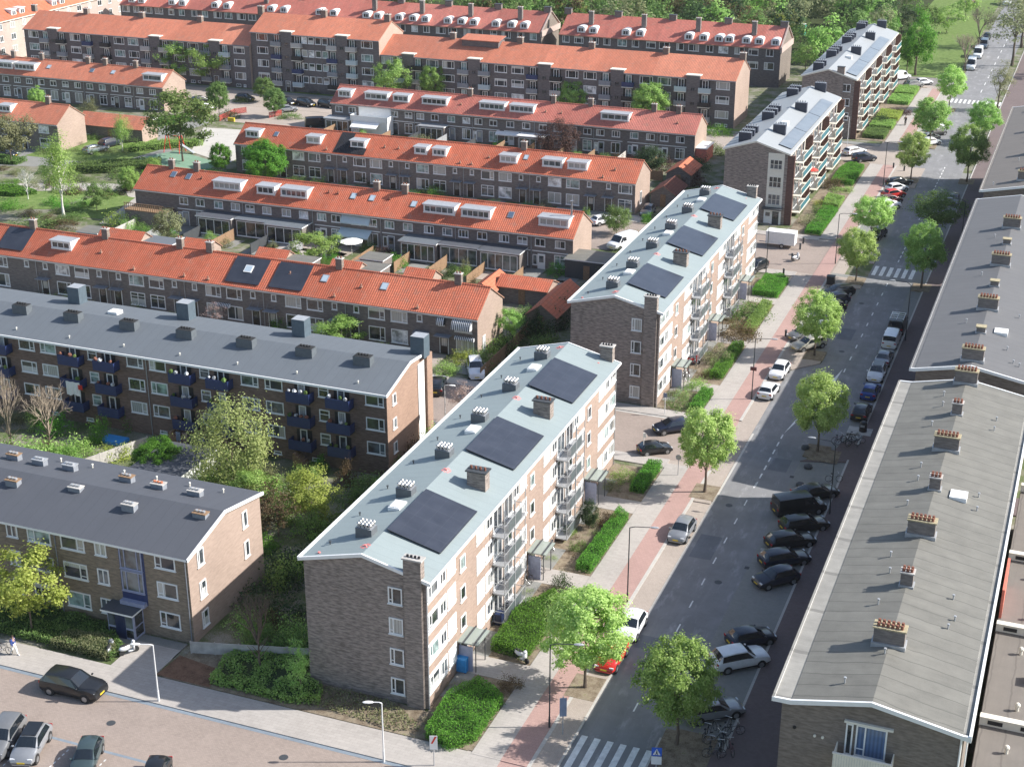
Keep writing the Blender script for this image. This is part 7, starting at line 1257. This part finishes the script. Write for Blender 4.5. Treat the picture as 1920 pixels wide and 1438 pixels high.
def shedpx(px, py, w_, d, ze, zr, axis, label, **kw):
    p = at(px, py, zr or ze); return shed(p.x-w_/2, p.x+w_/2, p.y-d/2, p.y+d/2, ze, zr, axis, label, **kw)
shedpx(652, 488, 4.2, 3.6, 2.2, 3.4, 0, 'orange-tiled shed behind the nearest terrace, left of the veranda'); shedpx(790, 503, 4.0, 3.8, 2.2, 3.4, 0, 'orange-tiled shed with white gable behind the right part of the nearest terrace', wall='white'); shedpx(515, 466, 4.6, 3.6, 2.2, 3.4, 0, 'orange-tiled double shed with pale gable, middle of the gardens'); shedpx(376, 448, 4.4, 3.2, 2.2, 3.3, 0, 'orange-tiled shed left of the white patio furniture'); shedpx(232, 430, 7, 4.0, 2.4, 3.8, 0, 'long orange-tiled outbuilding with a glazed white dormer, at left'); shedpx(175, 432, 3.4, 3.0, 2.2, None, 0, 'small flat shed painted dark, with murals'); shedpx(296, 452, 6, 3.2, 2.5, None, 0, 'grey flat-roofed garden extension at left', tile='roof_slate')
for (x, y, w_, lb) in ((560, 487, 5, 'grey flat shed roof right of the double shed'), (690, 500, 5, 'grey flat shed roof beside the white-gabled shed'), (705, 482, 3.4, 'pale flat shed roof behind the grey one')): shedpx(x, y, w_, 3.0, 2.4, None, 0, lb, tile='roof_felt')
# tiled garage court at the right end
p = at(990, 527, 2.6); shed(p.x-3.6, p.x+3.4, p.y-2.0, p.y+2.0, 2.3, 3.2, 0, 'orange-tiled outbuilding with flat top at the right end of the gardens'); p = at(1043, 545, 3.6); shed(p.x-1.9, p.x+1.9, p.y-5.5, p.y+5.0, 2.2, 3.6, 1, 'long open garage with orange roof running away, beside the second green roof', wall='brick_shop'); p = at(920, 520, 2.8); shed(p.x-1.5, p.x+1.5, p.y-3, p.y+3, 2.0, 3.0, 1, 'narrow orange-tiled shed left of the garage court')
shedpx(1110, 482, 6.2, 4.6, 2.6, None, 0, 'pale flat carport roof at the second terrace gable', tile='roof_felt', wall='dark_grey'); p = at(1262, 335, 3.2); shed(p.x-2, p.x+2, p.y-5.5, p.y+1, 2.2, 3.4, 1, 'dull red-roofed garage between the third terrace and the flats', tile='tile_dark_y'); p = at(1283, 305, 3.2); shed(p.x-2, p.x+2, p.y-3.5, p.y+3.5, 2.2, 3.4, 1, 'orange-roofed garage lit by the sun before the fourth terrace'); shedpx(1305, 272, 5, 5, 2.4, None, 0, 'cream flat roof at the fourth terrace gable', tile='canvas', wall='salmon')
shedpx(218, 214, 14, 5, 2.6, 4.3, 0, 'low outbuilding with rust-orange roof behind the end house', tile='tile_orange'); shedpx(262, 226, 4, 5, 2.6, None, 0, 'white garage beside the slim birch', tile='roof_slate', wall='white'); shedpx(325, 862, 5.5, 6.5, 2.4, None, 0, 'black flat-roofed shed beside the vivid green tree', tile='roof_black', wall='white')
def fence(pts, h, mat, label, group, step=1.8):
    r = thing('fence', (*pts[0], 0), label, 'fence', group)
    for (x0, y0), (x1, y1) in zip(pts, pts[1:]):
        L = math.hypot(x1-x0, y1-y0); d = Vector(((x1-x0)/L, (y1-y0)/L, 0)); n = max(1, int(L/step)); T = Matrix.Translation((x0, y0, 0)) @ Matrix.Rotation(math.atan2(d.y, d.x), 4, 'Z'); m = MB()
        for k in range(n): a, b = L*k/n+.05, L*(k+1)/n-.05; m.box(a, b, -.03, .03, .1, h-.06, 0, None, T)
        for k in range(n+1): a = L*k/n; m.box(a-.05, a+.05, -.05, .05, 0, h, 0, None, T)
        m.build('panels', mat, r)
    return r
fg_ = 'garden fences between the terraces'; fr_ = random.Random(4)
for y0, y1 in ((163.5, 184), (226.5, 249)):
    for k in range(12):
        x = -70.1-k*5.67; fence([(x, y1-fr_.uniform(4, 9)), (x, y1)], fr_.uniform(1.5, 1.9), fr_.choice(['wood', 'zinc', 'wood', 'wood', 'concrete', 'dark_grey']), 'garden fence panel between two terrace gardens', fg_)
    fence([(-133, (y0+y1)/2+.6), (-66, (y0+y1)/2+.6)], 1.8, 'wood', 'long back fence behind the %s terrace gardens' % ('nearest' if y0 < 200 else 'third'), None, 2.5)
fence([(-91.5, 106.5), (-86.5, 118.5)], 1.5, 'concrete', 'tall pale garden screen beside the black shed roof', None); fence([(-79.5, 121), (-79.5, 113)], 2.1, 'dark_grey', 'dark garden screen at the patio with laundry', None); fence([(-61.5, 148), (-61.5, 158), (-62, 168)], 1.6, 'wood', 'wooden fence right of the nearest terrace gable', None); fence([(-54, 217), (-54, 262)], 2.2, 'dark_grey', 'dark railings behind the zinc-roofed flats', None, 1.2); fence([(-61.5, 87.2), (-52, 89.8)], 1.2, 'concrete', 'low grey wall behind the green plant bed', None)
# odds and ends in the gardens
m = MB(); m.box(-83.5, -80.5, 115.2, 119.4, .05, .08); tag(m.build('patio_slab', 'paver_pale'), 'pale patio with garden furniture below the navy balconies', 'patio'); 
t = thing('garden_bench', (-82.8, 118.2, .08), 'white garden bench on the pale patio', 'bench'); m = MB(); m.box(-1.0, 1.0, -.3, .3, .35, .45); put('seat', m.mesh('seat', ['white']), t, (0, 0, 0)); m = MB(); m.box(-1.0, 1.0, .25, .32, .45, 1.0); put('backrest', m.mesh('backrest', ['white']), t, (0, 0, 0)); m = MB(); m.box(-.05, .05, -.28, .28, 0, .35)
for x in (-.9, .9): put('leg', m.mesh('leg', ['white']), t, (x, 0, 0))
def cloth(p, w_, h, mat, label, rz=0):
    m = MB(); n = 8; r_ = random.Random(int(p[0]*7)); T = Matrix.Translation(p) @ Matrix.Rotation(rz, 4, 'Z')
    for i in range(n):
        x0, x1 = -w_/2+w_*i/n, -w_/2+w_*(i+1)/n; y0, y1 = .06*math.sin(i*1.9), .06*math.sin((i+1)*1.9); m.poly([T @ Vector(q) for q in ((x0, y0*1.6, -h-.1*math.sin(i)), (x1, y1*1.6, -h-.1*math.sin(i+1)), (x1, y1, 0), (x0, y0, 0))])
    o = m.build('laundry', mat); tag(o, label, 'laundry'); s = o.modifiers.new('thick', 'SOLIDIFY'); s.thickness = .02; return o
p = aty(136, 716, 120.55); cloth((p.x, 120.5, p.z), 1.7, 1.5, 'canvas', 'white cloth hung over a navy balcony rail'); p = aty(150, 722, 120.55); cloth((p.x, 120.5, p.z), .5, .5, 'red_cloth', 'small red cloth hung beside the white one'); p = aty(345, 805, 119.6); cloth((p.x, 119.6, 2.0), .6, 1.1, 'leaf_pink', 'pink laundry on the patio line'); cloth((p.x+.8, 119.6, 2.0), .7, 1.2, 'dark_grey', 'dark laundry on the patio line'); cloth((p.x-.8, 119.6, 2.0), .5, 1.0, 'panel_blue', 'blue laundry on the patio line')
p = at(215, 828); m = MB(); m.box(p.x-1.3, p.x+1.3, p.y-.8, p.y+.8, 0, .35); tag(m.build('paddling_pool', 'blue_plastic'), 'blue covered pool beside the pale garden screen', 'pool')
def parasol(p, mat, label, r_=1.4):
    t = thing('parasol', p, label, 'parasol'); m = MB(); m.tube((0, 0, 0), (0, 0, 2.4), .03); put('pole', m.mesh('pole', ['white']), t, (0, 0, 0)); m = MB(); m.tube((0, 0, 2.0), (0, 0, 2.5), r_, .03, 8, 0, False); put('canopy', m.mesh('canopy', [mat]), t, (0, 0, 0)); return t
parasol(at(905, 318-10), 'canvas', 'white parasol in a front garden of the third terrace', .1); parasol(at(660, 478), 'canvas', 'pale oval parasol in the second terrace garden', 1.7)
p = aty(1545, 325, 236); p = Vector((-41.0, 236.5, 3.3)); t = thing('parasol', p, 'red parasol on a teal balcony of the zinc-roofed flats', 'parasol'); m = MB(); m.tube((0, 0, 0), (0, 0, 2.0), .03); put('pole', m.mesh('pole', ['white']), t, (0, 0, 0)); m = MB(); m.tube((0, 0, 1.5), (0, 0, 2.0), 1.0, .03, 8, 0, False); put('canopy', m.mesh('canopy', ['red_cloth']), t, (0, 0, 0))
t = thing('garden_table', at(166, 258), 'white garden table beside the end house', 'table'); m = MB(); m.tube((0, 0, .72), (0, 0, .76), .7, None, 12); put('tabletop', m.mesh('tabletop', ['white']), t, (0, 0, 0)); m = MB(); m.tube((0, 0, 0), (0, 0, .72), .06); put('leg', m.mesh('leg', ['white']), t, (0, 0, 0))
for dx, dy in ((-1.2, 0), (1.2, .2), (.1, 1.2), (0, -1.2)):
    b = at(166, 258)+Vector((dx, dy, 0)); q = thing('garden_chair', b, 'white garden chair around the table at the end house', 'chair', 'white garden chairs', math.atan2(dy, dx)); m = MB(); m.box(-.25, .25, -.25, .25, .4, .45); put('seat', m.mesh('seat', ['white']), q, (0, 0, 0)); m = MB(); m.box(.2, .25, -.25, .25, .45, .95); put('backrest', m.mesh('backrest', ['white']), q, (0, 0, 0)); m = MB(); m.box(-.02, .02, -.02, .02, 0, .4)
    for x, y in ((-.22, -.22), (.22, -.22), (.22, .22), (-.22, .22)): put('leg', m.mesh('leg', ['white']), q, (x, y, 0))
# playground
g = N('red_mesh'); g.base((.42, .07, .055)); g.rough(.8); g.b.inputs['Alpha'].default_value = .55
b = at(328, 285); t = thing('climbing_frame', b, 'red climbing frame under the largest park tree', 'climbing frame'); m = MB()
for x in (-1.4, 1.4):
    for y in (-.9, .9): q = MB(); q.tube((x*1.15, y*1.2, 0), (x, y*.4, 3.0), .07, None, 6); put('post', q.mesh('post', ['red_cloth']), t, (0, 0, 0))
q = MB(); q.tube((-1.5, 0, 2.9), (1.5, 0, 2.9), .07, None, 6); put('crossbar', q.mesh('crossbar', ['red_cloth']), t, (0, 0, 0)); q = MB(); q.prism([(1.4, 1.4), (1.4, 1.55), (4.0, .25), (4.0, .1)][::-1], 1, -.35, .35); put('slide', q.mesh('slide', ['zinc']), t, (0, 0, 0))
fence([tuple(at(412, 228).xy), tuple(at(440, 215).xy), tuple(at(462, 212).xy)], 1.2, 'red_mesh', 'red mesh barrier left of the two car park trees', None, 1.5); fence([tuple(at(505, 222).xy), tuple(at(528, 217).xy)], 1.2, 'red_mesh', 'red mesh barrier at the foot of the car park tree', None, 1.5); m = MB(); p = at(434, 228); m.box(p.x-.7, p.x+.7, p.y-.2, p.y+.2, 0, .7); tag(m.build('road_barrier', 'plate_yellow'), 'yellow barrier block beside the red mesh', 'barrier')
t = thing('portable_toilet', at(1503, 66), 'green portable toilet cabin at the edge of the wood', 'toilet cabin'); m = MB(); m.box(-.9, .9, -.9, .9, 0, 2.6); put('cabin', m.mesh('cabin', ['toilet_green'] if 'toilet_green' in MATS else [plain('toilet_green', (.03, .30, .22), .5)]), t, (0, 0, 0)); m = MB(); m.box(-.95, .95, -.95, .95, 2.6, 2.75); put('roof', m.mesh('roof', ['white']), t, (0, 0, 0))
b = at(266, 258); t = thing('park_bench', b+Vector((0, 0, 0)), 'wooden bench at the playground path', 'bench', None, R(30)); m = MB(); m.box(-.9, .9, -.25, .25, .4, .47); put('seat', m.mesh('seat', ['wood']), t, (0, 0, 0)); m = MB(); m.box(-.9, .9, .2, .26, .5, .9); put('backrest', m.mesh('backrest', ['wood']), t, (0, 0, 0)); m = MB(); m.box(-.04, .04, -.22, .26, 0, .5)
for x in (-.75, .75): put('leg', m.mesh('leg', ['dark_grey']), t, (x, 0, 0))
# ================================================================= people
def person(p, rz, J, mats, label):
    "J: joints name -> (x, y, z, r); one skinned body with clothing zones by height and limb"
    t = thing('person', p, label, 'person', None, rz)
    def skin(nm, chain, mat):
        vs, es, rs_ = [], [], []
        for ch in chain:
            for a, b in zip(ch, ch[1:]):
                for q in (a, b):
                    if q not in vs: vs.append(q)
                es.append((vs.index(a), vs.index(b)))
        me = bpy.data.meshes.new(nm); me.from_pydata([J[q][:3] for q in vs], es, []); me.materials.append(M(mat)); o = bpy.data.objects.new(nm, me); COL.objects.link(o); o.parent = t
        md = o.modifiers.new('skin', 'SKIN'); md.use_smooth_shade = True
        for i, q in enumerate(vs): s_ = me.skin_vertices[0].data[i]; s_.radius = (J[q][3], J[q][3]); s_.use_root = i == 0
        sb = o.modifiers.new('sub', 'SUBSURF'); sb.levels = sb.render_levels = 2; return o
    skin('body', [('pelvis', 'chest', 'neck', 'head', 'crown'), ('chest', 'shL', 'elL', 'haL', 'fiL'), ('chest', 'shR', 'elR', 'haR', 'fiR'), ('pelvis', 'hipL', 'knL', 'ankL', 'toeL'), ('pelvis', 'hipR', 'knR', 'ankR', 'toeR')], mats[0])
    K = J; J2 = {q: (v[0], v[1], v[2], v[3]+.022) for q, v in J.items()}; J = J2
    skin('jacket', [('pelvis', 'chest'), ('chest', 'shL', 'elL', 'haL'), ('chest', 'shR', 'elR', 'haR')], mats[1]); skin('trousers', [('pelvis', 'hipL', 'knL', 'ankL'), ('pelvis', 'hipR', 'knR', 'ankR')], mats[2])
    m = MB(); h = J['crown']; m.ball((h[0]-.02, h[1], h[2]+.0), .115, .105, .09, 10, 6); put('hair', m.mesh('hair', [mats[3]], (0, 0, 0), True), t, (0, 0, 0))
    for s_ in (-1, 1): m = MB(); a = J['toeL' if s_ > 0 else 'toeR']; m.ball((a[0]-.06, a[1], .05), .15, .06, .06, 8, 5); put('shoe', m.mesh('shoe', [mats[4]], (0, 0, 0), True), t, (0, 0, 0))
    return t
plain('skin', (.42, .26, .19), .6, 0, .05); plain('hair_dark', (.04, .025, .015), .7); plain('cloth_blue', (.03, .06, .22), .85); plain('cloth_black', (.018, .018, .02), .85)
walk = dict(pelvis=(0, 0, .95, .13), chest=(.03, 0, 1.32, .145), neck=(.05, 0, 1.5, .055), head=(.07, 0, 1.62, .085), crown=(.07, 0, 1.7, .09), shL=(.03, .19, 1.42, .06), elL=(-.12, .25, 1.15, .045), haL=(.02, .26, .93, .035), fiL=(.08, .26, .85, .028), shR=(.03, -.19, 1.42, .06), elR=(.1, -.25, 1.16, .045), haR=(.32, -.24, 1.02, .035), fiR=(.4, -.24, 1.0, .028), hipL=(0, .1, .9, .095), knL=(.2, .1, .5, .065), ankL=(.3, .1, .1, .045), toeL=(.45, .1, .05, .04), hipR=(0, -.1, .9, .095), knR=(-.02, -.1, .5, .065), ankR=(-.3, -.1, .14, .045), toeR=(-.17, -.1, .05, .04))
person(at(27, 1228)+Vector((0, 0, .08)), R(-10), walk, ['skin', 'cloth_blue', 'canvas', 'hair_dark', 'white'], 'person in dark blue top and white trousers walking on the lower left pavement'); bike(at(8, 1226)+Vector((0, 0, .08)), R(0), 'car_grey', 'grey bicycle beside the walking person at the left edge', None)
ride = dict(walk); ride.update(pelvis=(-.22, 0, 1.0, .12), chest=(-.02, 0, 1.38, .14), neck=(.03, 0, 1.55, .055), head=(.06, 0, 1.67, .085), crown=(.06, 0, 1.75, .09), shL=(.0, .18, 1.46, .06), elL=(.18, .24, 1.24, .045), haL=(.33, .27, 1.1, .035), fiL=(.37, .26, 1.07, .028), shR=(.0, -.18, 1.46, .06), elR=(.18, -.24, 1.24, .045), haR=(.33, -.27, 1.1, .035), fiR=(.37, -.26, 1.07, .028), hipL=(-.18, .1, .95, .095), knL=(.18, .11, .78, .065), ankL=(.02, .11, .38, .045), toeL=(.14, .11, .3, .04), hipR=(-.18, -.1, .95, .095), knR=(.1, -.11, .62, .065), ankR=(-.1, -.11, .2, .045), toeR=(.02, -.11, .12, .04))
person(at(1697, 236)+Vector((0, 0, .1)), R(-95), ride, ['skin', 'cloth_black', 'cloth_black', 'hair_dark', 'black'], 'cyclist in black riding on the far cycle path'); bike(at(1697, 236)+Vector((0, 0, .1)), R(-95), 'car_black', 'black bicycle under the cyclist on the far cycle path', None)


# ================================================================= the air
m = MB(); m.box(-850, 650, -45, 1400, -1.2, 72); hz = bpy.data.objects.new('haze', m.mesh('haze', [])); COL.objects.link(hz); kind(hz, 'stuff')
hm = bpy.data.materials.new('haze'); hm.use_nodes = True; ht = hm.node_tree; ht.nodes.remove(ht.nodes['Principled BSDF']); pv = ht.nodes.new('ShaderNodeVolumePrincipled'); pv.inputs['Color'].default_value = (.86, .9, .96, 1); pv.inputs['Density'].default_value = .00006; pv.inputs['Anisotropy'].default_value = .2; ht.links.new(pv.outputs[0], ht.nodes['Material Output'].inputs['Volume']); hz.data.materials.append(hm)
